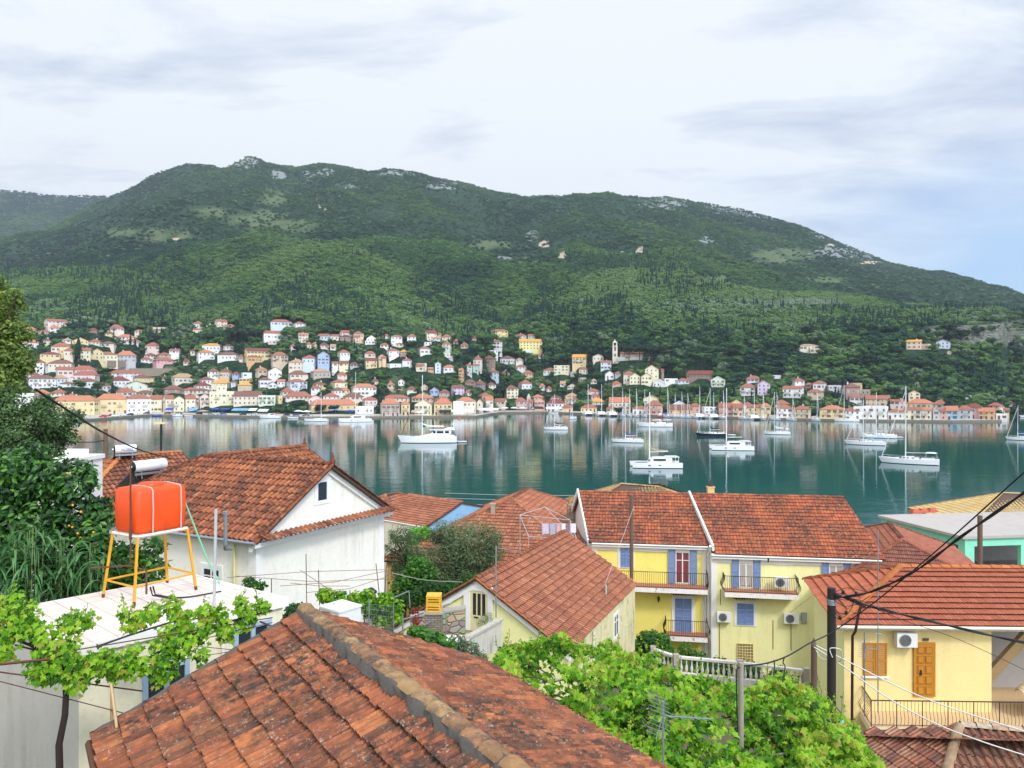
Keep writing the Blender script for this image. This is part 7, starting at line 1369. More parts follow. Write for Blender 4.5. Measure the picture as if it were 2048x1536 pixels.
# ---------------- old patched roof at the lower right
ap = P(1919, 1452, 20.5); zz_ = ap.z; ra2 = V((.98, -.2, 0)); r2_ = ap+ra2*6; hp = V((-1, -.05, 0))
lo_l = P(1800, 1536, 18.2); rt = thing('patched_roof_house', 'low house with old patched clay roof at the lower right', 'house', (12, 19, 9))
e_f0 = ap+V((-2.2, -2.6, -1.35)); e_f1 = r2_+V((.6, -2.6, -1.35)); e_b0 = ap+V((-3.6, 1.6, -1.35)) ; e_b0 = V((P(1682, 1429, 22).x-1.2, 22.6, ap.z-1.15))
mb = MB(); tile_plane(mb, ap, r2_, e_f0, e_f1, .21, .33, BARREL, .03, .008, R_, .03, 1); tile_plane(mb, ap, ap, e_b0, e_f0, .24, .36, MARS, .03, .01, R_, .02); e_b1 = r2_+V((0, 3, -1.3)); tile_plane(mb, r2_, ap, e_b1, e_b0, .24, .36, MARS, .03, .008, R_)
rf = mb.build('roof', [T_PAT, tilemat('tiles_patched_dark', [(150, 92, 74), (172, 104, 80), (128, 80, 66), (200, 120, 90), (158, 102, 82)], .55, (76, 64, 58), .6)], rt, rnd=True); mb = MB(); under(mb, ap, r2_, e_f0, e_f1, .1); under(mb, ap, ap, e_b0, e_f0, .1); under(mb, r2_, ap, e_b1, e_b0, .1); mb.build('roof_boards', [UNDER], rf)
mb = MB(); caps(mb, ap, e_f0, .13, .38, 0, R_, 6, .06, .04); caps(mb, ap, r2_, .13, .38, 0, R_, 6, .06, .04); mb.build('ridge_tile', [tilemat('ridge_pale', [(214, 176, 150), (190, 130, 100), (222, 200, 180)], .5)], rf, rnd=True)
mb = MB(); q = [e_f0, e_f1, e_b1, e_b0]; c_ = sum(q, V())/4
for k in range(4): a, b = q[k], q[(k+1) % 4]; a, b = a+(c_-a)*.05, b+(c_-b)*.05; mb.quad(v3(a, 6), v3(b, 6), v3(b, b.z), v3(a, a.z))
mb.build('wall', [AGED], rt)
# ================================================================ near plants
VINE = leafmat('vine_leaf', [(40, 86, 12), (68, 122, 16), (98, 152, 22), (132, 178, 34), (166, 198, 62), (146, 126, 58)], .4, .42)
OLV = leafmat('olive_leaf', [(52, 72, 44), (74, 98, 62), (98, 120, 80), (134, 150, 112), (88, 102, 72)], .15, .6)
DRK = leafmat('loquat_leaf', [(12, 34, 14), (22, 54, 18), (34, 78, 22), (58, 108, 34), (104, 150, 52)], .2, .35, spec=.5)
PIS = leafmat('pale_tree_leaf', [(58, 76, 30), (82, 104, 40), (110, 132, 56), (146, 160, 80)], .3, .5)
MID = leafmat('shrub_leaf', [(26, 62, 18), (44, 90, 24), (66, 118, 32), (96, 146, 44)], .3, .45)
REED = leafmat('reed_leaf', [(36, 76, 40), (58, 104, 52), (84, 130, 74), (120, 160, 104)], .3, .4)
BRGT = leafmat('bright_shrub_leaf', [(60, 120, 24), (90, 156, 30), (120, 180, 44)], .35, .45)
BARK = plain('bark_brown', (72, 56, 44), .95, var=.35, scale=9, bump=.6); BARKD = plain('bark_dark', (46, 34, 30), .95, var=.3, scale=9); CANE = plain('vine_cane', (104, 76, 48), .9)
PR = np.random.default_rng(77); pr = random.Random(77)
def plant(name, label, cat, cl, Y, n, leaf, mat, tmpl=LEAF_Q, base=None, group=None, shell=.5, sq=.9, dy=None, lmin=.7, droop=None, bark=BARK, tr=.09, limbs=True, tone=(.15, .85)):
    """cl: clumps (px, py, radius px) all near depth Y; base: where the trunk stands (x, y, z)"""
    C = []; R = []
    for i, (px, py, r) in enumerate(cl):
        yy = Y+(dy[i] if dy else pr.uniform(-.5, .5)*r/F*Y*1.6); c = P(px, py, yy); rr = r/F*yy; C.append(tuple(c)); R.append((rr, rr, rr*sq))
        for _ in range(4 if r > 20 else 0):
            d = V((pr.gauss(0, 1), pr.gauss(0, 1), pr.gauss(0, 1))).normalized(); q = rr*pr.uniform(.28, .5); C.append(tuple(V(c)+d*rr*pr.uniform(.75, 1.12))); R.append((q, q, q*sq))
    b = base or (sum(c[0] for c in C)/len(C), Y, gz(sum(c[0] for c in C)/len(C), Y))
    rt = thing(name, label, cat, b, 0, group)
    p, nr, ix = clump_points(C, R, n, PR, shell)
    tn = (np.array([pr.uniform(-.15, .15) for _ in C]))[ix]; zr_ = np.array([c[2] for c in C])[ix]
    rnd = np.clip(tone[0]+(tone[1]-tone[0])*PR.random(n)+tn, 0, 1)
    leaves('leaves', p, nr+np.array([0, -.35, .25]), leaf*(lmin+(1.35-lmin)*PR.random(n)), rnd, mat, rt, tmpl, PR, droop)
    mb = MB(); top = V((sum(c[0] for c in C)/len(C), sum(c[1] for c in C)/len(C), sorted(c[2] for c in C)[len(C)//4]))
    b = V(b); m = (b+top)/2+V((pr.uniform(-.15, .15), pr.uniform(-.15, .15), 0)); mb.tube([b-V((0, 0, .3)), m, top], tr, 8, 0, tr*.6)
    if limbs:
        for c in C[::1 if len(C) < 12 else 3]: c = V(c); q = top.lerp(c, .5)+V((pr.uniform(-.1, .1), pr.uniform(-.1, .1), .1)); mb.tube([top-V((0, 0, .05)), q, c], tr*.5, 6, 0, tr*.12)
    mb.build('trunk', [bark], rt); return rt
plant('pale_tree', 'tall pale olive-green tree at the left edge', 'tree', [(-5, 612, 48), (-40, 660, 70), (8, 660, 42), (0, 715, 52), (-50, 750, 80), (8, 770, 46), (28, 600, 22), (30, 700, 24), (-60, 590, 60), (30, 740, 24)], 21.5, 15000, .115, PIS, LEAF_Q, (-16.5, 22, 13), tr=.14, shell=.3)
plant('olive_tree', 'dark green bush-like olive tree below the pale tree at the left edge', 'tree', [(65, 850, 52), (112, 840, 40), (20, 872, 62), (132, 868, 24), (85, 812, 28), (-30, 850, 70), (50, 900, 40), (140, 838, 16), (105, 885, 34), (10, 815, 40)], 20.6, 15000, .09, leafmat('dark_olive_leaf', [(34, 58, 32), (54, 80, 42), (78, 106, 56), (106, 130, 78)], .15, .6), LEAF_Q, (-13.6, 20.8, 13), tr=.1, shell=.3)
rt = plant('loquat_tree', 'dense dark loquat tree with small orange fruits behind the roof terrace', 'tree', [(28, 960, 70), (92, 955, 50), (142, 965, 42), (60, 1040, 82), (150, 1035, 56), (188, 1062, 36), (-20, 1090, 80), (110, 1105, 60), (172, 1105, 40), (165, 938, 22), (200, 1020, 24), (60, 925, 30), (-30, 1000, 80), (205, 1100, 30)], 19, 15000, .155, DRK, LEAF_Q, (-11.6, 19.3, 12.3), tr=.13, shell=.45)
def fruits(rt, pts_, Y, r, name='fruit'):
    mb = MB()
    for px, py in pts_:
        for _ in range(pr.randint(1, 2)):
            c = P(px+pr.uniform(-6, 6), py+pr.uniform(-5, 5), Y+pr.uniform(-.2, .1)); mb.loft([[c+V((r*math.sin(a)*math.cos(t), r*math.sin(a)*math.sin(t), r*math.cos(a))) for t in (6.283*j/7 for j in range(7))] for a in (.15, .8, 1.57, 2.3, 3.0)])
    o = mb.build(name, [plain('loquat_orange', (232, 158, 36), .5)], rt); o['kind'] = 'stuff'
fruits(rt, ((150, 1010), (165, 1025), (140, 1050), (160, 1072), (135, 945), (185, 1065), (120, 1090)), 18.35, .028)
rt = plant('loquat_sapling', 'small loquat with orange fruits seen between the tank stand legs', 'tree', [(292, 1108, 34), (255, 1125, 30), (318, 1092, 18), (300, 1145, 30), (250, 1155, 30)], 19.4, 1100, .17, DRK, LEAF_Q, (-9.2, 19.6, 12.3), tr=.05, shell=.3, tone=(.35, 1.))
fruits(rt, ((235, 1115), (225, 1130), (245, 1100), (328, 1115)), 19.1, .03)
# reeds
rt = thing('reed_clump', 'clump of tall strap-leaved reeds left of the roof terrace', 'reeds', (-10.8, 17.2, 13)); mb = MB(); cb = MB()
for i in range(85):
    px = pr.uniform(-40, 205); b = P(px, pr.uniform(1175, 1230), 17.3+pr.uniform(-.5, .8)); h = pr.uniform(.7, 1.75)*(1-.35*abs(px-85)/130); t0 = b+V((pr.uniform(-.1, .1), pr.uniform(-.1, .1), h)); cb.tube([b-V((0, 0, 1.2)), t0], .013, 4)
    for k in range(9):
        o = b.lerp(t0, .1+.9*k/8); a = pr.uniform(0, 6.283); l = pr.uniform(.45, .85); d = V((math.cos(a), math.sin(a), 0)); s = V((-d.y, d.x, 0)); w_ = pr.uniform(.03, .055); q = []
        for j in range(6):
            t = j/5; c = o+d*(l*(t-.12*t*t))+V((0, 0, l*(.75*t-1.15*t*t))); ww = w_*(1-t)**.6*(1 if j else .5); q.append((c-s*ww+V((0, 0, .006)), c+s*ww))
        r = pr.random()
        for j in range(5): mb.add([q[j][0], q[j][1], q[j+1][1], q[j+1][0]], [(0, 1, 2, 3)], 0, True, r)
mb.build('leaves', [REED], rt, rnd=True); cb.build('stems', [plain('reed_stem', (110, 134, 80), .7)], rt)
plant('undergrowth_shrub', 'dark leafy shrub behind the yellow tank stand', 'shrub', [(215, 1145, 40), (180, 1160, 40), (250, 1180, 30), (130, 1190, 40), (230, 1110, 25)], 18.3, 2600, .13, MID, LEAF_W, (-9.9, 18.4, 12.3), shell=.3, tone=(0, .6))
# trees between the white house and the small yellow one
plant('olive_tree', 'big grey-green olive tree between the white house and the orange brown roof', 'tree', [(935, 1085, 52), (975, 1075, 34), (900, 1075, 34), (960, 1120, 46), (915, 1130, 46), (880, 1105, 30), (990, 1105, 22), (870, 1150, 36), (925, 1165, 34), (975, 1150, 26)], 45.5, 23000, .17, OLV, LEAF_N, (-2.9, 45.6, 5), tr=.2, shell=.25, sq=1.05, tone=(0, .72))
plant('olive_tree', 'dusky olive tree close against the right side of the white house', 'tree', [(802, 1070, 24), (792, 1105, 26), (825, 1095, 24), (815, 1130, 30), (845, 1120, 24), (800, 1150, 24)], 42, 6500, .15, OLV, LEAF_N, (-5.8, 42, 5.6), tr=.14, shell=.3, tone=(0, .55))
plant('green_bush', 'bright green bush in front of the sky blue gabled house', 'shrub', [(832, 1070, 16), (850, 1066, 14), (822, 1078, 12)], 49, 900, .2, BRGT, LEAF_W, (-6.1, 49, 4.5), tr=.06)
plant('citrus_tree', 'mid-green citrus tree under the olives beside the white house', 'tree', [(835, 1135, 26), (815, 1165, 24), (855, 1150, 22), (800, 1180, 20), (840, 1175, 24)], 38.5, 3600, .15, MID, LEAF_W, (-4.9, 38.5, 6.8), tr=.08)
plant('green_bush', 'dark shrub below the olive trees by the thin fence', 'shrub', [(870, 1185, 24), (830, 1200, 22), (900, 1180, 24), (800, 1205, 18), (940, 1165, 22)], 37, 3200, .14, MID, LEAF_W, (-4.2, 37, 7), tr=.06, tone=(0, .4))
# shrubs by the yellow double house
plant('green_bush', 'leafy shrub at the foot of the lower yellow balcony', 'shrub', [(1300, 1290, 24), (1285, 1310, 18), (1325, 1280, 16), (1335, 1305, 16), (1290, 1275, 14)], 44, 2600, .16, MID, LEAF_W, (7.9, 44, 3.6), tr=.06)
plant('green_bush', 'thin shrub right of the leafy one under the yellow balcony', 'shrub', [(1372, 1300, 16), (1390, 1312, 16), (1360, 1318, 14), (1405, 1318, 12)], 44.5, 900, .16, MID, LEAF_Q, (10.3, 44.5, 3.4), tr=.05)
plant('green_bush', 'dark bushes behind the white balusters', 'shrub', [(1440, 1340, 24), (1500, 1345, 22), (1560, 1355, 22), (1400, 1345, 18), (1340, 1335, 20), (1600, 1365, 18)], 43.5, 4200, .15, MID, LEAF_W, (13, 43.5, 3.2), tr=.05, tone=(0, .5))
# big vine over the pergola at the lower right
pg = thing('pergola', 'pipe pergola under the big bright grapevine', 'pergola', (4, 15, 12)); zg_ = 14.25; mb = MB()
def on(px, py, z): p = PZ(px, py, z); return p
for a, b in (((960, 1345), (1016, 1328)), ((1060, 1410), (1120, 1388)), ((1180, 1300), (1700, 1530)), ((1000, 1350), (1560, 1620)), ((1360, 1350), (1660, 1440)), ((1230, 1560), (1680, 1490)), ((1120, 1430), (1540, 1402)), ((1040, 1370), (1290, 1338))): mb.tube([on(*a, zg_-.3), on(*b, zg_-.3)], .03, 7)
mb.build('rail', [GALV], pg)
for a in ((1350, 1330), (1690, 1470), (1480, 1500), (1150, 1400)): p = on(*a, zg_); mb = MB(); mb.tube([p, V((p.x, p.y, gz(p.x, p.y)-.3))], .035, 7); mb.build('post', [GALV], pg)
TOPL = ip([(965, 1345), (985, 1315), (1005, 1288), (1040, 1282), (1080, 1275), (1125, 1262), (1150, 1284), (1190, 1288), (1215, 1272), (1250, 1300), (1290, 1306), (1330, 1302), (1345, 1330), (1370, 1350), (1400, 1345), (1440, 1360), (1500, 1372), (1560, 1340), (1600, 1362), (1640, 1386), (1680, 1420), (1710, 1450), (1740, 1500), (1800, 1560)])
LOWL = ip([(965, 1345), (1020, 1370), (1100, 1415), (1200, 1500), (1300, 1580), (1400, 1800), (1800, 1800)])
gv_ = thing('grapevine', 'big bright green grapevine covering the pergola at the lower right', 'grapevine', (4, 15, 11.5)); pts_ = []; n = 0
while n < 14500:
    m = 6000; px = PR.uniform(965, 1790, m); py = 1262+(1790-1262)*PR.random(m)**1.25
    ok = (py > TOPL(px)+4) & (py < LOWL(px)); px, py = px[ok], py[ok]
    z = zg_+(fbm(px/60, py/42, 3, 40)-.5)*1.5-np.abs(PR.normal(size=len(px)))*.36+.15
    hole = fbm(px/38, py/30, 3, 71); ok = (hole > .42) | (PR.random(len(px)) < .2); px, py, z = px[ok], py[ok], z[ok]
    py = py+(zg_-z)*0; Y = (H-z)*F/(py-768); pts_.append(np.stack([(px-1024)/F*Y, Y, z], 1)); n += len(px)
p = np.concatenate(pts_)[:14500]; nr = np.stack([PR.normal(size=len(p))*.55, -.55+PR.normal(size=len(p))*.45, np.full(len(p), .85)], 1)
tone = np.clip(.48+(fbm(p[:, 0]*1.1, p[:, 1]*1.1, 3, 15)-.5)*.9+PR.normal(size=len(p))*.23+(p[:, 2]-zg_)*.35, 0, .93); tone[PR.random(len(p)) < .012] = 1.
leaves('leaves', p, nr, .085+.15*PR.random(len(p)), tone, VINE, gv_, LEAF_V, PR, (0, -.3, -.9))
def shoots(rt, pts_, hmin, hmax, nlf, size, nm='shoot'):
    mb = MB(); pp = []
    for b in pts_:
        h = pr.uniform(hmin, hmax); d = V((pr.uniform(-.35, .35), pr.uniform(-.35, .35), 1)).normalized(); path = [b+d*(h*t)+V((pr.uniform(-.03, .03), 0, 0)) for t in (0, .33, .66, 1)]; mb.tube(path, .008, 4, 0, .003)
        for k in range(nlf): t = k/nlf; c = path[0].lerp(path[-1], t); pp.append((c.x+pr.uniform(-.09, .09)*(1.1-t), c.y+pr.uniform(-.09, .09), c.z, size*(1.15-.75*t)))
    mb.build(nm, [CANE], rt)['kind'] = 'stuff'; a = np.array(pp); leaves('shoot_leaves', a[:, :3], PR.normal(size=(len(a), 3))+np.array([0, -.6, .5]), a[:, 3], np.clip(.6+PR.normal(size=len(a))*.2, .2, .95), VINE, rt, LEAF_V, PR, (0, -.2, -.8))
sp_ = []
for px in list(np.linspace(975, 1700, 44)):
    px += pr.uniform(-8, 8); z = zg_+pr.uniform(-.05, .12); sp_.append(PZ(px, float(TOPL(px))+pr.uniform(4, 22), z))
for _ in range(46): px = pr.uniform(1050, 1700); py = pr.uniform(float(TOPL(px))+20, 1535); sp_.append(PZ(px, py, zg_))
shoots(gv_, sp_, .15, .55, 9, .12)
mb = MB()
for a in ((1380, 1450), (1600, 1480)): p = on(*a, zg_); b = V((p.x+.4, p.y, gz(p.x, p.y)-.2)); mb.tube([b, (b+p)/2+V((.12, .1, 0)), p], .06, 7, 0, .035)
for _ in range(26): a = on(pr.uniform(1030, 1650), pr.uniform(1350, 1560), zg_-.12); b = a+V((pr.uniform(-1.2, 1.2), pr.uniform(-1.2, 1.2), pr.uniform(-.1, .1))); mb.tube([a, (a+b)/2+V((0, 0, .08)), b], .016, 5)
mb.build('trunk', [BARK], gv_)
# vine along the front of the annex
lv = thing('grapevine', 'smaller grapevine trained on wires across the front of the annex', 'grapevine', PZ(128, 1690, 13.2))
CL = [(-10, 1225, 34, 11.6), (25, 1208, 28, 11.7), (55, 1232, 30, 11.7), (20, 1255, 32, 11.5), (62, 1262, 24, 11.6), (8, 1300, 26, 11.4), (100, 1272, 26, 11.6), (140, 1248, 26, 11.8), (172, 1240, 18, 11.9), (90, 1320, 32, 11.5), (130, 1330, 40, 11.5), (80, 1350, 26, 11.4), (150, 1365, 24, 11.5), (180, 1330, 28, 11.6), (125, 1300, 30, 11.6), (215, 1322, 28, 11.7), (250, 1335, 26, 11.8), (262, 1310, 22, 11.9), (285, 1328, 22, 11.9), (268, 1240, 24, 12.3), (300, 1232, 22, 12.4), (250, 1228, 14, 12.3), (345, 1215, 22, 12.5), (365, 1240, 26, 12.5), (340, 1270, 24, 12.3), (320, 1300, 26, 12.2), (365, 1290, 30, 12.2), (335, 1330, 28, 12.1), (315, 1355, 20, 12.1), (395, 1265, 26, 12.4), (410, 1225, 20, 12.5), (430, 1245, 24, 12.6), (455, 1265, 22, 12.6), (440, 1225, 16, 12.6), (485, 1212, 20, 12.8), (490, 1240, 18, 12.8), (525, 1212, 16, 12.9), (505, 1232, 14, 12.8), (405, 1310, 16, 12.2), (230, 1350, 14, 11.8)]
C = [tuple(P(a, b, y)) for a, b, r, y in CL]; R = [(r/F*y*1.05,)*3 for a, b, r, y in CL]; n = 3300; p, nr, ix = clump_points(C, R, n, PR, .25)
leaves('leaves', p, nr*.5+np.array([.1, -.7, .55]), .065+.08*PR.random(n), np.clip(.55+PR.normal(size=n)*.25+np.array([pr.uniform(-.15, .15) for _ in C])[ix], 0, .93), VINE, lv, LEAF_V, PR, (0, -.3, -.9))
shoots(lv, [P(a+pr.uniform(-8, 8), b-r*.6, y) for a, b, r, y in CL if b < 1262], .12, .28, 8, .10)
mb = MB(); b = P(122, 1560, 11.5); mb.tube([b-V((0, 0, .6)), P(118, 1490, 11.5), P(130, 1430, 11.5), P(132, 1390, 11.5), P(130, 1330, 11.55)], .055, 8, 0, .04)
for path in (((130, 1330, 11.55), (60, 1290, 11.6), (20, 1275, 11.5), (-40, 1265, 11.4)), ((130, 1335, 11.55), (200, 1325, 11.7), (300, 1315, 12.1), (380, 1270, 12.3), (470, 1240, 12.7), (545, 1220, 12.9)), ((60, 1285, 11.6), (90, 1305, 11.6), (30, 1290, 11.5))): mb.tube([P(*q) for q in path], .026, 6, 0, .012)
mb.build('trunk', [BARKD], lv)
tr_ = thing('wire_trellis', 'rusty rods and wires carrying the vine in front of the annex', 'trellis', P(0, 1500, 11.2)); mb = MB()
for a, b, r in (((-30, 1340, 11), (285, 1382, 12.2), .012), ((-30, 1355, 11), (262, 1430, 12), .008), ((-20, 1330, 11), (100, 1318, 11.3), .022), ((150, 1300, 11.4), (545, 1235, 13), .010), ((330, 1295, 12.1), (545, 1245, 12.95), .007), ((200, 1345, 11.6), (480, 1300, 12.6), .006), ((370, 1290, 12.3), (470, 1300, 12.5), .006), ((520, 1243, 12.9), (552, 1256, 12.7), .016)): mb.tube([P(*a), P(*b)], r, 5)
mb.build('wire', [RUST], tr_)
for a, b, r, m in (((224, 1365, 11.9), (223, 1460, 11.9), .022, 'b'), ((222, 1368, 11.3), (245, 1540, 10.4), .022, 'b')): mb = MB(); mb.tube([P(*a), P(*b)], r, 6); mb.build('post', [plain('bamboo_cane', (178, 150, 108), .8)], tr_)
p0_ = P(205, 1292, 12.2); mb = MB(); mb.tube([P(200, 1312, 12.), P(203, 1290, 12.), P(260, 1270, 12.2), P(330, 1248, 12.4), P(420, 1222, 13.2), P(452, 1215, 14)], .016, 6); tag(mb.build('black_pipe', [HOSE]), 'black plastic water pipe along the front edge of the roof terrace', 'pipe')
# ================================================================ garden between the houses
plant('grapevine', 'young grapevine on wires in front of the white house', 'grapevine', [(650, 1190, 18), (680, 1200, 20), (710, 1198, 18), (740, 1215, 22), (770, 1200, 20), (790, 1215, 18), (700, 1222, 18), (765, 1235, 20), (665, 1212, 16), (735, 1190, 14), (795, 1235, 14)], 24, 2200, .15, VINE, LEAF_V, (-4.6, 24, 10), shell=.25, droop=(0, -.3, -.9), bark=BARKD, tr=.04, tone=(.1, .75))
plant('garden_shrub', 'green shrub behind the far slope of the nearest roof', 'shrub', [(840, 1272, 20), (870, 1285, 22), (895, 1295, 16), (850, 1295, 18), (830, 1262, 12)], 19, 900, .13, MID, LEAF_W, (-2.2, 19, 11), tr=.03)
plant('garden_shrub', 'dull grey-green shrub beside the yellow house steps', 'shrub', [(915, 1285, 18), (940, 1300, 20), (960, 1320, 18), (920, 1310, 16)], 20.5, 1600, .07, OLV, LEAF_Q, (-1.3, 20.5, 11), tr=.02, tone=(0, .5))
plant('climbing_rose', 'reddish leaved climber on the stone wall', 'climber', [(828, 1222, 8), (832, 1240, 9), (830, 1258, 8), (826, 1272, 7)], 26, 260, .09, leafmat('red_leaf', [(120, 30, 26), (150, 44, 34), (90, 60, 34)], .3), LEAF_Q, (-3.3, 26, 9.6), tr=.015)
plant('potted_shrub', 'small grey-leaved shrub at the top of the yellow house steps', 'shrub', [(968, 1238, 11), (978, 1234, 10), (960, 1246, 9)], 31, 700, .06, OLV, LEAF_N, (-1.1, 31, 10.6), tr=.02)
plant('garden_shrub', 'low shrub on the corner beside the white house and the annex', 'shrub', [(590, 1225, 20), (610, 1240, 16), (570, 1245, 16), (500, 1165, 12), (520, 1172, 10)], 22, 1100, .1, MID, LEAF_W, (-6.2, 22, 11.4), tr=.03, tone=(0, .6))
tl = thing('stick_trellis', 'trellis of thin brown sticks and wires before the white gable wall', 'trellis', (-5.8, 24, 11)); mb = MB()
for a, b in (((612, 1108, 24), (614, 1235, 24)), ((637, 1140, 24.5), (640, 1235, 24.5)), ((752, 1127, 25), (760, 1200, 25)), ((773, 1125, 25), (768, 1220, 25)), ((543, 1157, 22), (543, 1185, 22)), ((700, 1180, 22), (702, 1245, 22))): mb.tube([P(*a), P(*b)], .014, 5)
mb.build('stick', [plain('stick_brown', (96, 70, 52), .9)], tl); mb = MB()
for a, b, s in (((455, 1155, 22), (782, 1139, 25), -4), ((470, 1152, 22), (775, 1158, 25), 8), ((560, 1172, 23), (780, 1140, 25), 8), ((612, 1185, 24), (785, 1150, 25), 10), ((580, 1166, 23), (700, 1172, 24), 3), ((600, 1140, 23), (690, 1200, 24), 0)): m = ((a[0]+b[0])/2, (a[1]+b[1])/2+s, (a[2]+b[2])/2); mb.tube([P(*a), P(*m), P(*b)], .009, 4)
mb.build('wire', [plain('wire_rusty', (150, 112, 84), .8)], tl)
p = P(640, 1262, 20.5); bx = thing('white_tank', 'white box tank behind the ridge of the nearest roof', 'tank', p); o = V((p.x, p.y, P(640, 1250, 20.5).z)); mb = MB(); e1_, e2_ = V((.62, -.5, 0)), V((.45, .6, 0)); mb.obox(o-V((0, 0, .2)), e1_, e2_, V((0, 0, .66))); mb.obox(o-e1_*.03-e2_*.03+V((0, 0, .461)), e1_*1.06, e2_*1.06, V((0, 0, .05))); mb.build('body', [PLAST], bx)
fe = thing('garden_fence', 'grey wire fence posts among the vines of the middle garden', 'fence', (-4, 22, 10.5)); 
fp_ = [(668, 1205, 1262, 20.6), (738, 1200, 1265, 20.8), (787, 1205, 1280, 21), (805, 1230, 1275, 22.5), (705, 1210, 1262, 20.7)]
for px, a, b, y in fp_: mb = MB(); mb.tube([P(px, a, y), P(px, b+25, y)], .016, 6); mb.build('post', [GALV], fe)
mb = MB()
for k in range(6):
    mb.tube([P(668, 1210+k*9, 20.6), P(705, 1213+k*9, 20.7), P(738, 1208+k*10, 20.8), P(787, 1213+k*11, 21)], .0035, 3)
for k in range(36): px = 668+k*3.4; mb.tube([P(px, 1210, 20.7), P(px, 1262, 20.7)], .003, 3)
mb.build('mesh', [GALV], fe)
hd_ = thing('handrail', 'grey pipe handrail of the garden steps', 'handrail', (-4, 28, 9)); mb = MB()
for a, b in (((806, 1240, 27), (905, 1205, 29)), ((800, 1278, 25.5), (892, 1225, 28)), ((818, 1182, 31), (776, 1200, 29)), ((818, 1182, 31), (820, 1215, 31)), ((892, 1225, 28), (893, 1285, 28)), ((806, 1240, 27), (806, 1290, 27))): mb.tube([P(*a), P(*b)], .022, 6)
mb.build('rail', [GALV], hd_)
# stone wall, pillar, crates
sw_ = thing('stone_wall', 'rubble stone garden wall below the small yellow house', 'wall', (-2.8, 29, 9)); mb = MB(); a, b = P(820, 1236, 29), P(930, 1240, 30); mb.obox(v3(a, 8.5), v3(b, 8.5)-v3(a, 8.5), V((0, .4, 0)), V((0, 0, a.z-8.5))); g = newmat('rubble_stone'); vo = g.n('ShaderNodeTexVoronoi', {'feature': 'DISTANCE_TO_EDGE'}, Vector=g.map(g.obj, (1, 1, 1.7)), Scale=2.6).outputs['Distance']; vc = g.n('ShaderNodeTexVoronoi', None, Vector=g.map(g.obj, (1, 1, 1.7)), Scale=2.6).outputs['Color']; g.put(g.b.inputs['Base Color'], g.mix(g.ramp(vo, [(.02, 0.), (.07, 1.)]), lin((96, 88, 74)), g.mix(.35, lin((166, 150, 122)), vc, 'OVERLAY'))); g.b.inputs['Roughness'].default_value = .9; bn = g.n('ShaderNodeBump', None, Height=g.ramp(vo, [(.0, 0.), (.12, 1.)]), Strength=.8, Distance=.04); g.put(g.b.inputs['Normal'], bn.outputs[0]); mb.build('masonry', [g.m], sw_)
mb = MB(); mb.obox(v3(a, a.z)-V((0, .05, 0)), v3(b, a.z)-v3(a, a.z), V((0, .5, 0)), V((0, 0, .08))); mb.build('coping', [CONC], sw_)
pl_ = thing('stone_pillar', 'grey brick-like pillar carrying yellow crates', 'pillar', v3(P(868, 1230, 27.5), 8.8)); c = P(868, 1221, 27.5); g = newmat('pillar_brick'); br = g.n('ShaderNodeTexBrick', None, Vector=g.map(g.obj, (1, 1, 1), (0, 0, 0), (math.pi/2, 0, 0)), Color1=lin((150, 138, 120))+(1,), Color2=lin((120, 108, 92))+(1,), Mortar=lin((92, 86, 76))+(1,), Scale=1., Mortar_Size=.012, Brick_Width=.22, Row_Height=.08); g.put(g.b.inputs['Base Color'], br.outputs[0]); g.b.inputs['Roughness'].default_value = .9; mb = MB(); mb.box(c.x-.3, c.x+.3, c.y-.3, c.y+.3, 8.5, c.z-.06); mb.build('shaft', [g.m], pl_); mb = MB(); mb.box(c.x-.34, c.x+.34, c.y-.34, c.y+.34, c.z-.06, c.z); mb.build('cap', [CONC], pl_)
CRT = plain('crate_yellow', (226, 176, 52), .5)
for k, nm in enumerate(('lower', 'upper')):
    z0 = c.z+.01+k*.27; rt = thing('plastic_crate', '%s of two yellow plastic crates stacked on the pillar' % nm, 'crate', (c.x, c.y, z0), 0, 'yellow crates'); mb = MB(); w_ = .25; 
    for zz, hh in ((0, .05), (.11, .04), (.2, .06)):
        mb.box(c.x-w_, c.x+w_, c.y-w_, c.y-w_+.02, z0+zz, z0+zz+hh); mb.box(c.x-w_, c.x+w_, c.y+w_-.02, c.y+w_, z0+zz, z0+zz+hh); mb.box(c.x-w_, c.x-w_+.02, c.y-w_+.02, c.y+w_-.02, z0+zz, z0+zz+hh); mb.box(c.x+w_-.02, c.x+w_, c.y-w_+.02, c.y+w_-.02, z0+zz, z0+zz+hh)
    for sx in (-1, 1):
        for sy in (-1, 1): mb.box(c.x+sx*(w_-.02)-.022, c.x+sx*(w_-.02)+.022, c.y+sy*(w_-.02)-.022, c.y+sy*(w_-.02)+.022, z0, z0+.255)
    mb.box(c.x-w_+.02, c.x+w_-.02, c.y-w_+.02, c.y+w_-.02, z0+.012, z0+.03)
    if k: mb.box(c.x-w_-.01, c.x+w_+.01, c.y-w_-.01, c.y+w_+.01, z0+.262, z0+.30)
    mb.build('body', [CRT], rt)
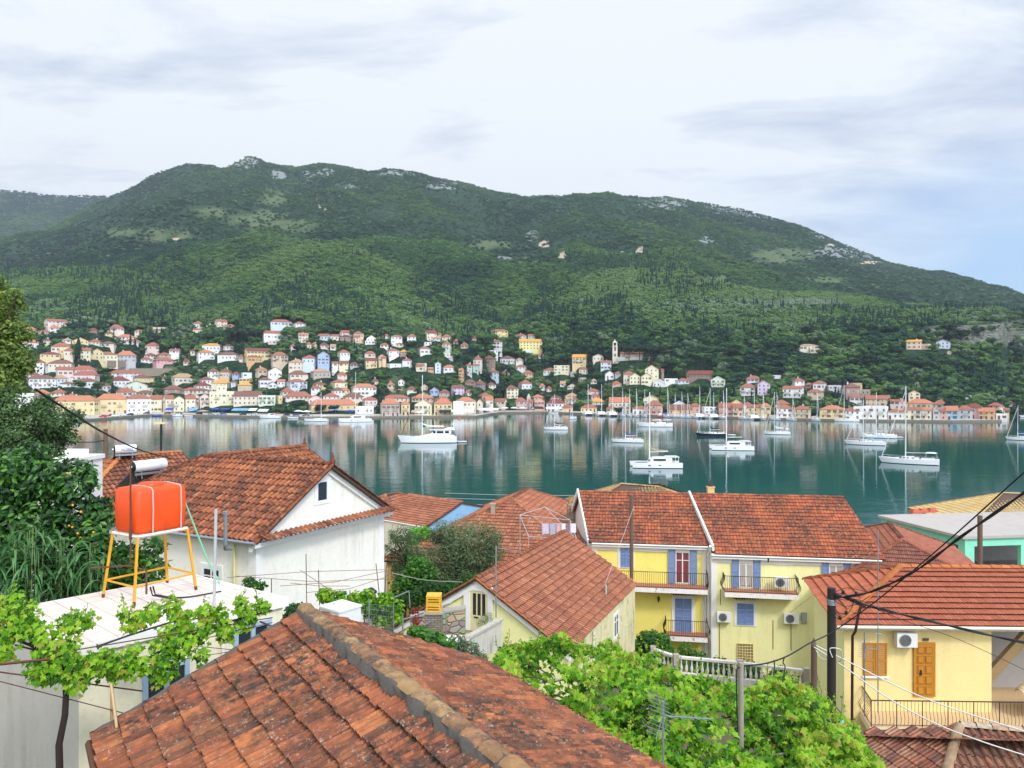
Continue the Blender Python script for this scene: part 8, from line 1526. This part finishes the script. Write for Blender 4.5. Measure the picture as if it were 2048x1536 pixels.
# steps parapet of the small yellow house
st_ = thing('stair_parapet', 'weathered concrete stair parapet with upright ribs by the barred door', 'parapet', (-1.2, 29.5, 9)); a, b = P(931, 1278, 27.5), P(996, 1243, 30.2); a2, b2 = P(931, 1325, 27.5), P(996, 1300, 30.2); off = V((.14, .05, 0)); mb = MB(); mb.add([a2, b2, b, a, a2+off, b2+off, b+off, a+off], [(0, 1, 2, 3), (7, 6, 5, 4), (3, 2, 6, 7), (0, 4, 5, 1), (1, 5, 6, 2), (0, 3, 7, 4)])
for i in range(11): t = (i+.5)/11; p0_, p1_ = a2.lerp(b2, t), a.lerp(b, t); d = (b-a).normalized()*.07; mb.obox(p0_-off*.5, d, off*.52, (p1_-p0_)*.97)
mb.build('panel', [wall('rib_concrete', (206, 200, 182), .9, (96, 92, 84), 2.)], st_); mb = MB(); mb.obox(a-off*.8, b-a, off*2.4, V((0, 0, .09))); mb.build('coping', [wall('rib_coping', (190, 184, 170), .7)], st_)
mb = MB(); q = P(742, 1186, 27); rt = thing('barbecue_chimney', 'small cowled garden chimney among the vines', 'chimney', q-V((0, 0, 1))); mb.box(q.x-.16, q.x+.16, q.y-.16, q.y+.16, q.z-1.6, q.z-.1); mb.build('shaft', [CONC], rt); mb = MB(); mb.loft([[q+V((r*math.cos(t), r*math.sin(t), z)) for t in (6.283*j/8 for j in range(8))] for r, z in ((.2, 0), (.22, .05), (.1, .16), (.02, .2))]); [mb.tube([q+V((x, y, -.12)), q+V((x, y, .03))], .02, 4) for x in (-.12, .12) for y in (-.12, .12)]; mb.build('cowl', [IRON], rt)
q = P(716, 1265, 23); rt = thing('garden_table', 'white plastic garden table under the young vine', 'table', q); mb = MB(); tz = P(905, 1276, 25); mb.box(tz.x-.35, tz.x+.35, tz.y-.3, tz.y+.3, tz.z-.04, tz.z); mb.build('tabletop', [PLAST], rt)
rt['label'] = 'white plastic table beside the stone garden wall'
for sx in (-.3, .3):
    for sy in (-.25, .25): mb = MB(); mb.tube([tz+V((sx, sy, -.04)), tz+V((sx, sy, -.7))], .025, 5); mb.build('leg', [PLAST], rt)
# balustrade
bw = thing('balustrade', 'white balustrade with turned balusters before the yellow double house', 'balustrade', (10, 41, 4.5)); WB = wall('baluster_white', (226, 222, 212), .5, (120, 112, 98), 2.); pts_ = [P(1306, 1300, 43.2), P(1352, 1316, 42), P(1480, 1328, 41.2), P(1612, 1344, 40.4)]; rail = MB(); bal = MB(); pst = MB()
for a, b in zip(pts_, pts_[1:]):
    T = b-a; L_ = T.length; s = V((-T.y, T.x, 0)).normalized()*.11; rail.obox(a-s, T, s*2, V((0, 0, .12))); rail.obox(a-s-V((0, 0, .85)), T, s*2, V((0, 0, .1))); rail.obox(a-s*.9-V((0, 0, 2.6)), T, s*1.8, V((0, 0, 1.74)))
    k = int(L_/.26)
    for i in range(1, k):
        c = a+T*(i/k)-V((0, 0, .75)); bal.loft([[c+V((r*math.cos(t), r*math.sin(t), z)) for t in (6.283*j/8 for j in range(8))] for r, z in ((.06, 0), (.045, .06), (.085, .2), (.075, .3), (.035, .5), (.05, .6), (.045, .68), (.06, .75))])
for c in pts_: pst.box(c.x-.15, c.x+.15, c.y-.15, c.y+.15, c.z-2.4, c.z+.22)
rail.build('rail', [WB], bw); bal.build('baluster', [WB], bw); pst.build('post', [wall('post_stone', (176, 168, 152), .6)], bw)
# laundry frame on the roof terrace
lf = thing('drying_frame', 'white pipe frame with clothes lines on a roof left of the yellow house', 'drying frame', (1.6, 50, 9)); q = [P(1040, 1030, 47), P(1057, 1073, 43.5), P(1153, 1078, 44.5), P(1140, 1040, 48), P(1090, 1014, 49.5)]; mb = MB()
for a, b in ((0, 1), (1, 2), (2, 3), (3, 4), (4, 0), (4, 2), (0, 3)): mb.tube([q[a], q[b]], .02, 5)
for c, y in ((0, 7.2), (1, 7.2), (2, 6.5), (3, 6.5)): mb.tube([q[c], v3(q[c], q[c].z-2.4)], .02, 5)
for t in (.25, .5, .75): mb.tube([q[0].lerp(q[1], t), q[3].lerp(q[2], t)], .008, 3)
mb.build('frame', [PIPE], lf); mb = MB(); mb.box(-.6, 4.6, 43.3, 50, 4, 6.95); tag(mb.build('flat_roof_block', [wall('ochre_block', (196, 166, 100), .6)]), 'low ochre block with flat roof under the drying frame', 'building')
cw = (((196, 186, 206), 1084, 1098), ((170, 170, 190), 1100, 1112), ((208, 170, 176), 1113, 1122), ((226, 222, 224), 1123, 1132), ((150, 120, 140), 1133, 1140), ((222, 216, 226), 1141, 1152))
for i, (c, x0, x1) in enumerate(cw):
    a, b = P(x0, 1047, 45.6), P(x1, 1047, 45.7); mb = MB(); n = 8; h = pr.uniform(.45, .75); rows = [[a.lerp(b, j/n)+V((0, .05*math.sin(j*1.7+k), -h*k/3)) for j in range(n+1)] for k in range(4)]; rows2 = [[p_+V((0, .012, 0)) for p_ in r] for r in rows]
    mb.loft(rows, 0, True, False, False); mb.loft(rows2, 0, True, False, False); tag(mb.build('laundry', [plain('cloth_%d' % i, c, .95)]), ('lilac shirt, leftmost on the drying line', 'grey-blue cloth next to the lilac shirt', 'pinkish towel on the drying line', 'white cloth right of the pinkish towel', 'small mauve cloth on the drying line', 'pale shirt, rightmost on the drying line')[i], 'laundry', 'laundry on the drying frame')
# ================================================================ poles, wires, aerials
PTAR = plain('tarred_wood', (40, 34, 32), .9, var=.4, scale=7, bump=.5); PBRN = plain('pole_wood', (104, 84, 70), .9, var=.3, scale=7, bump=.4); CBL = plain('cable_black', (22, 22, 26), .6); CBW = plain('cable_white', (214, 212, 206), .6); INS = plain('insulator_brown', (52, 28, 34), .3)
def pole(name, label, px, y0, y1, Y, r, mat, zg=None, cat='pole', pointed=False):
    a = P(px, y0, Y); rt = thing(name, label, cat, v3(a, zg if zg is not None else gz(a.x, a.y))); mb = MB(); b = v3(a, (zg if zg is not None else gz(a.x, a.y))-.4); mb.tube([b, a], r*1.12, 10, 0, r)
    if pointed: mb.tube([a, a+V((0, 0, r*2.4))], r, 10, 0, .01)
    mb.build('post', [mat], rt); return rt, a
rt, a = pole('utility_pole', 'thick black tarred utility pole with insulators in front of the apricot house', 1663, 1176, 0, 20, .105, PTAR, 9, 'utility pole')
for i, (dx, dz) in enumerate(((.28, -.08), (.42, -.25), (.62, -.12), (.36, -.62), (.2, -.75))):
    b = a+V((dx, -.05, dz)); mb = MB(); mb.tube([a+V((.05, -.05, dz*.9-.05)), b-V((0, 0, .05))], .012, 5); mb.loft([[b+V((q*math.cos(t), q*math.sin(t), z)) for t in (6.283*j/8 for j in range(8))] for q, z in ((.02, -.06), (.05, -.04), (.03, 0), (.045, .02), (.02, .05))]); mb.build('insulator', [INS], rt)
mb = MB()
for k in range(5): z = -.30-.03*k; mb.loft([[a+V(((.115+d)*math.cos(t), (.115+d)*math.sin(t), z+e)) for t in (6.283*j/12 for j in range(12))] for d, e in ((0, -.01), (.012, 0), (0, .01))])
mb.build('band', [GALV], rt)
pole('post', 'short weathered brown post left of the tarred utility pole', 1628, 1290, 0, 21, .08, PBRN, 9, 'post', True)[0].name = 'wooden_post'
pole('utility_pole', 'brown wooden pole in front of the yellow double house', 1263, 990, 0, 45.6, .11, PBRN, 4, 'utility pole'); pole('utility_pole', 'brown wooden pole before the unfinished turquoise building', 1960, 1031, 0, 42, .13, PBRN, 4, 'utility pole'); pole('utility_pole', 'distant wooden pole standing against the water on the left', 211, 858, 0, 50, .13, PBRN, 6, 'utility pole')
pole('grey_pole', 'grey pole carrying a black cable inside the big vine', 1482, 1325, 0, 14.4, .05, plain('grey_wood', (150, 142, 130), .9, var=.25, scale=9), 10.5, 'pole')
rt, a = pole('street_lamp', 'thin black lamp post with flat pale head on the left', 322, 848, 0, 47, .06, CBL, 6.5, 'street lamp'); mb = MB(); mb.box(a.x-.35, a.x+.35, a.y-.2, a.y+.2, a.z, a.z+.1); mb.tube([a-V((0, 0, .05)), a+V((0, 0, .3))], .03, 5); mb.build('lamp_head', [plain('lamp_cream', (214, 200, 160), .5)], rt)
def cable(pts_, r, mat, name, label, strands=1, cat='cable'):
    ps = [P(*q) for q in pts_]; out = []
    for i in range(len(ps)-1):               # Catmull-Rom through the points
        p0, p1, p2, p3 = ps[max(i-1, 0)], ps[i], ps[i+1], ps[min(i+2, len(ps)-1)]
        for k in range(6): t = k/6; out.append(.5*((2*p1)+(p2-p0)*t+(2*p0-5*p1+4*p2-p3)*t*t+(3*p1-p0-3*p2+p3)*t**3))
    out.append(ps[-1]); mb = MB()
    for s in range(strands):
        o = [q+V((0, 0, (s-(strands-1)/2)*r*1.9*math.cos(j*.9)))+V((0, (s-.5)*r*1.6*math.sin(j*.9) if strands > 1 else 0, 0)) for j, q in enumerate(out)]; mb.tube(o, r, 5)
    tag(mb.build(name, [mat]), label, cat); return mb
cable([(1668, 1196, 19.9), (1740, 1184, 19.2), (1830, 1142, 18), (1920, 1075, 16.5), (2048, 985, 14), (2200, 870, 11.5)], .02, CBL, 'overhead_cable', 'thick twisted black cable rising from the tarred pole to the upper right', 2)
cable([(1480, 1332, 14.4), (1530, 1327, 15), (1575, 1312, 16), (1620, 1286, 18), (1668, 1262, 19.8), (1760, 1196, 19), (1900, 1078, 17), (2048, 945, 14.5), (2200, 815, 12)], .016, CBL, 'overhead_cable', 'black cable from the grey pole past the tarred pole to the upper right')
cable([(1668, 1188, 19.9), (1750, 1215, 20.4), (1880, 1247, 21), (2048, 1285, 21.4), (2200, 1310, 21.5)], .022, CBL, 'overhead_cable', 'black cable bundle sagging right across the new orange roof', 2)
cable([(1700, 1195, 20), (1800, 1238, 21), (1920, 1280, 22), (2060, 1345, 22.5)], .008, CBL, 'overhead_cable', 'thin black wire falling toward the right edge over the apricot wall')
cable([(1628, 1294, 20.9), (1690, 1335, 20), (1770, 1392, 19), (1860, 1442, 18.2), (1950, 1478, 17.5), (2048, 1510, 17), (2200, 1555, 16.2)], .017, CBW, 'white_cable', 'lower of the two white cables crossing the apricot house')
cable([(1632, 1291, 20.9), (1700, 1325, 20.4), (1800, 1375, 19.8), (1900, 1415, 19.2), (2048, 1462, 18.4), (2200, 1505, 17.6)], .017, CBW, 'white_cable', 'upper of the two white cables crossing the apricot house')
cable([(1632, 1300, 20.8), (1645, 1318, 20.6), (1680, 1322, 20), (1682, 1300, 19.8), (1660, 1297, 19.8), (1665, 1315, 19.8)], .012, CBW, 'white_cable', 'loops of white cable tied around the tarred pole')
for i_, q_ in enumerate((((1668, 1186, 19.85), (1690, 1176, 19.8), (1718, 1180, 19.7), (1745, 1186, 19.6)), ((1668, 1200, 19.85), (1688, 1212, 19.8), (1712, 1208, 19.8), (1740, 1192, 19.6)), ((1665, 1214, 19.85), (1680, 1236, 19.8), (1700, 1222, 19.8), (1708, 1200, 19.8)), ((1670, 1190, 19.85), (1700, 1196, 19.75), (1730, 1204, 19.8), (1760, 1218, 20)))): cable(q_, .009, CBL, 'jumper_wire', ('topmost arching', 'second drooping', 'lowest looping', 'straightest')[i_]+' black jumper wire at the head of the tarred pole')
cable([(1548, 1320, 15.4), (1549, 1335, 15.4), (1547, 1350, 15.3)], .013, CBL, 'cable_end', 'left one of two black cable ends dangling over the vine'); cable([(1569, 1314, 15.9), (1566, 1325, 15.9), (1570, 1335, 15.9), (1565, 1365, 15.8)], .013, CBL, 'cable_end', 'right wavy one of two black cable ends dangling over the vine')
cable([(1480, 1335, 14.35), (1473, 1345, 14.3), (1474, 1420, 14.3), (1478, 1540, 14.2)], .013, CBL, 'pole_cable', 'black cable running down the grey pole in the vine')
cable([(70, 778, 17.5), (150, 830, 19), (212, 868, 22), (280, 900, 30), (345, 918, 36)], .028, CBL, 'overhead_cable', 'thick black cable crossing the water on the left from the pale tree')
cable([(155, 884, 40), (190, 884, 48), (210, 880, 50)], .03, CBL, 'overhead_cable', 'thin wire left of the distant wooden pole')
cable([(1268, 1012, 45.5), (1225, 1130, 41), (1172, 1262, 36)], .012, PIPE, 'stay_wire', 'thin pale stay wire from the brown pole over the brown gable roof')
for i, (y0, y1) in enumerate(((986, 991), (996, 1002), (1007, 1012))): cable([(890, y0, 75), (1020, y0+4, 75), (1170, y1, 75)], .022, PIPE, 'power_line', ('highest', 'middle', 'lowest')[i]+' of three thin lines over the water above the orange brown roof', 1, 'cable')
cable([(785, 1146, 36), (850, 1160, 36), (925, 1164, 35)], .014, PIPE, 'clothes_wire', 'grey wire from the white house to the small gable roof')
cable([(1580, 1225, 38), (1640, 1180, 44), (1700, 1130, 46)], .008, CBL, 'thin_wire', 'thin wire hung with small birds'' droppings' if False else 'thin black wire in front of the yellow facade')
# aerials
def aerial(name, label, px, y0, y1, Y, els, mat=GALV, r=.018, boom=None):
    a, b = P(px, y0, Y), P(px, y1, Y); rt = thing(name, label, 'aerial', b); mb = MB(); mb.tube([b, a], r, 6); mb.build('mast', [mat], rt)
    if boom:
        q = P(*boom[0]), P(*boom[1]); mb = MB(); mb.tube(q, .014, 5); T = (q[1]-q[0]); s = V((-T.y, T.x, 0)).normalized() if not boom[2] else V((0, 0, 1))
        for t, l in els: c = q[0].lerp(q[1], t); mb.tube([c-s*l, c+s*l], .007, 4)
        if len(boom) > 3:
            c = q[0]; bk = (T.normalized())*-.1
            for sg in (-1, 1):
                for j in range(5): o = c+bk+V((0, 0, sg*.07*(j+.5)))-T.normalized()*.03*j; mb.tube([o-s*.22, o+s*.22], .007, 4)
                mb.tube([c+bk*.6, c+bk+V((0, 0, sg*.38))-T.normalized()*.14], .009, 4)
        mb.build('antenna', [mat], rt)
    return rt
aerial('tv_aerial', 'television aerial on a pole inside the big vine', 1326, 1402, 1560, 12.6, [(.1, .14), (.3, .13), (.5, .12), (.65, .12), (.8, .11), (.95, .1)], GALV, .022, ((1330, 1432, 12.5), (1420, 1438, 13.3), False, 1))
aerial('tv_aerial', 'television aerial with reflector grid before the ochre shutters', 1729, 1262, 1432, 27, [(.15, .15), (.35, .14), (.55, .13), (.75, .12), (.95, .11)], GALV, .025, ((1733, 1297, 27), (1757, 1299, 27.7), False, 1))
aerial('thin_mast', 'very thin tall mast rising beside the tarred pole', 1756, 1060, 1425, 27.5, [(.3, .2), (.8, .2)], GALV, .02, ((1750, 1268, 27.5), (1762, 1267, 27.5), False))
aerial('roof_aerial', 'thin mast with one crossbar at the gable of the small yellow house', 992, 1092, 1235, 32.4, [(.2, .1), (.9, .16)], GALV, .03, ((993, 1096, 32.4), (1037, 1102, 33), False))
rt = bpy.data.objects['apricot_house']; BP = plain('downpipe_brown', (66, 36, 36), .5); mb = MB(); mb.tube([P(1724, 1206, 29.3), P(1717, 1228, 29.3), P(1711, 1262, 29.5), P(1705, 1272, 29.6), P(1704, 1445, 29.6)], .055, 8); mb.tube([P(1712, 1206, 29.3), P(1730, 1212, 29.3)], .06, 8); mb.build('downpipe', [BP], rt)
pz = P(1785, 1431, 22.2)
tl_ = thing('enamel_lamp_shade', 'small turquoise lamp shade at the edge of the big vine', 'lamp', P(1682, 1440, 19)); mb = MB(); q = P(1682, 1432, 19); mb.loft([[q+V((r*math.cos(t), r*math.sin(t), z)) for t in (6.283*j/12 for j in range(12))] for r, z in ((.16, -.1), (.12, -.03), (.03, .03), (.02, .08))]); mb.build('shade', [plain('enamel_turquoise', (84, 180, 170), .3)], tl_); mb = MB(); mb.tube([q+V((0, 0, .08)), q+V((-.2, .1, .3))], .012, 5); mb.build('arm', [IRON], tl_)
plant('green_bush', 'small dark bush growing on the edge of the patched roof', 'shrub', [(1708, 1472, 12), (1716, 1484, 10)], 19.5, 500, .06, MID, LEAF_W, (8.7, 19.5, 11), tr=.02, tone=(0, .5))
# parapet top of the house hidden behind the left trees
hb = thing('white_parapet', 'white stepped parapet of a house behind the left trees', 'building', (-16.5, 30, 11)); mb = MB(); c = P(112, 925, 30); mb.box(c.x-.9, c.x+.75, c.y, c.y+2, 11, c.z); mb.box(c.x-.98, c.x+.83, c.y-.08, c.y+2.05, c.z, c.z+.16); mb.box(c.x-.7, c.x+.4, c.y+.2, c.y+1.6, c.z+.16, c.z+.4); mb.build('wall', [TRIM], hb)
# ================================================================ air
hz = MB(); hz.box(-3700, 3700, -60, 3700, -60, 900); g = newmat('haze_air'); nt = g.nt; nt.nodes.remove(g.b)
pv = nt.nodes.new('ShaderNodeVolumePrincipled'); pv.inputs['Density'].default_value = .000115; pv.inputs['Color'].default_value = (.74, .87, 1, 1); pv.inputs['Anisotropy'].default_value = .3
nt.links.new(pv.outputs[0], nt.nodes['Material Output'].inputs['Volume'])
tag(hz.build('haze', [g.m]), kind='stuff')
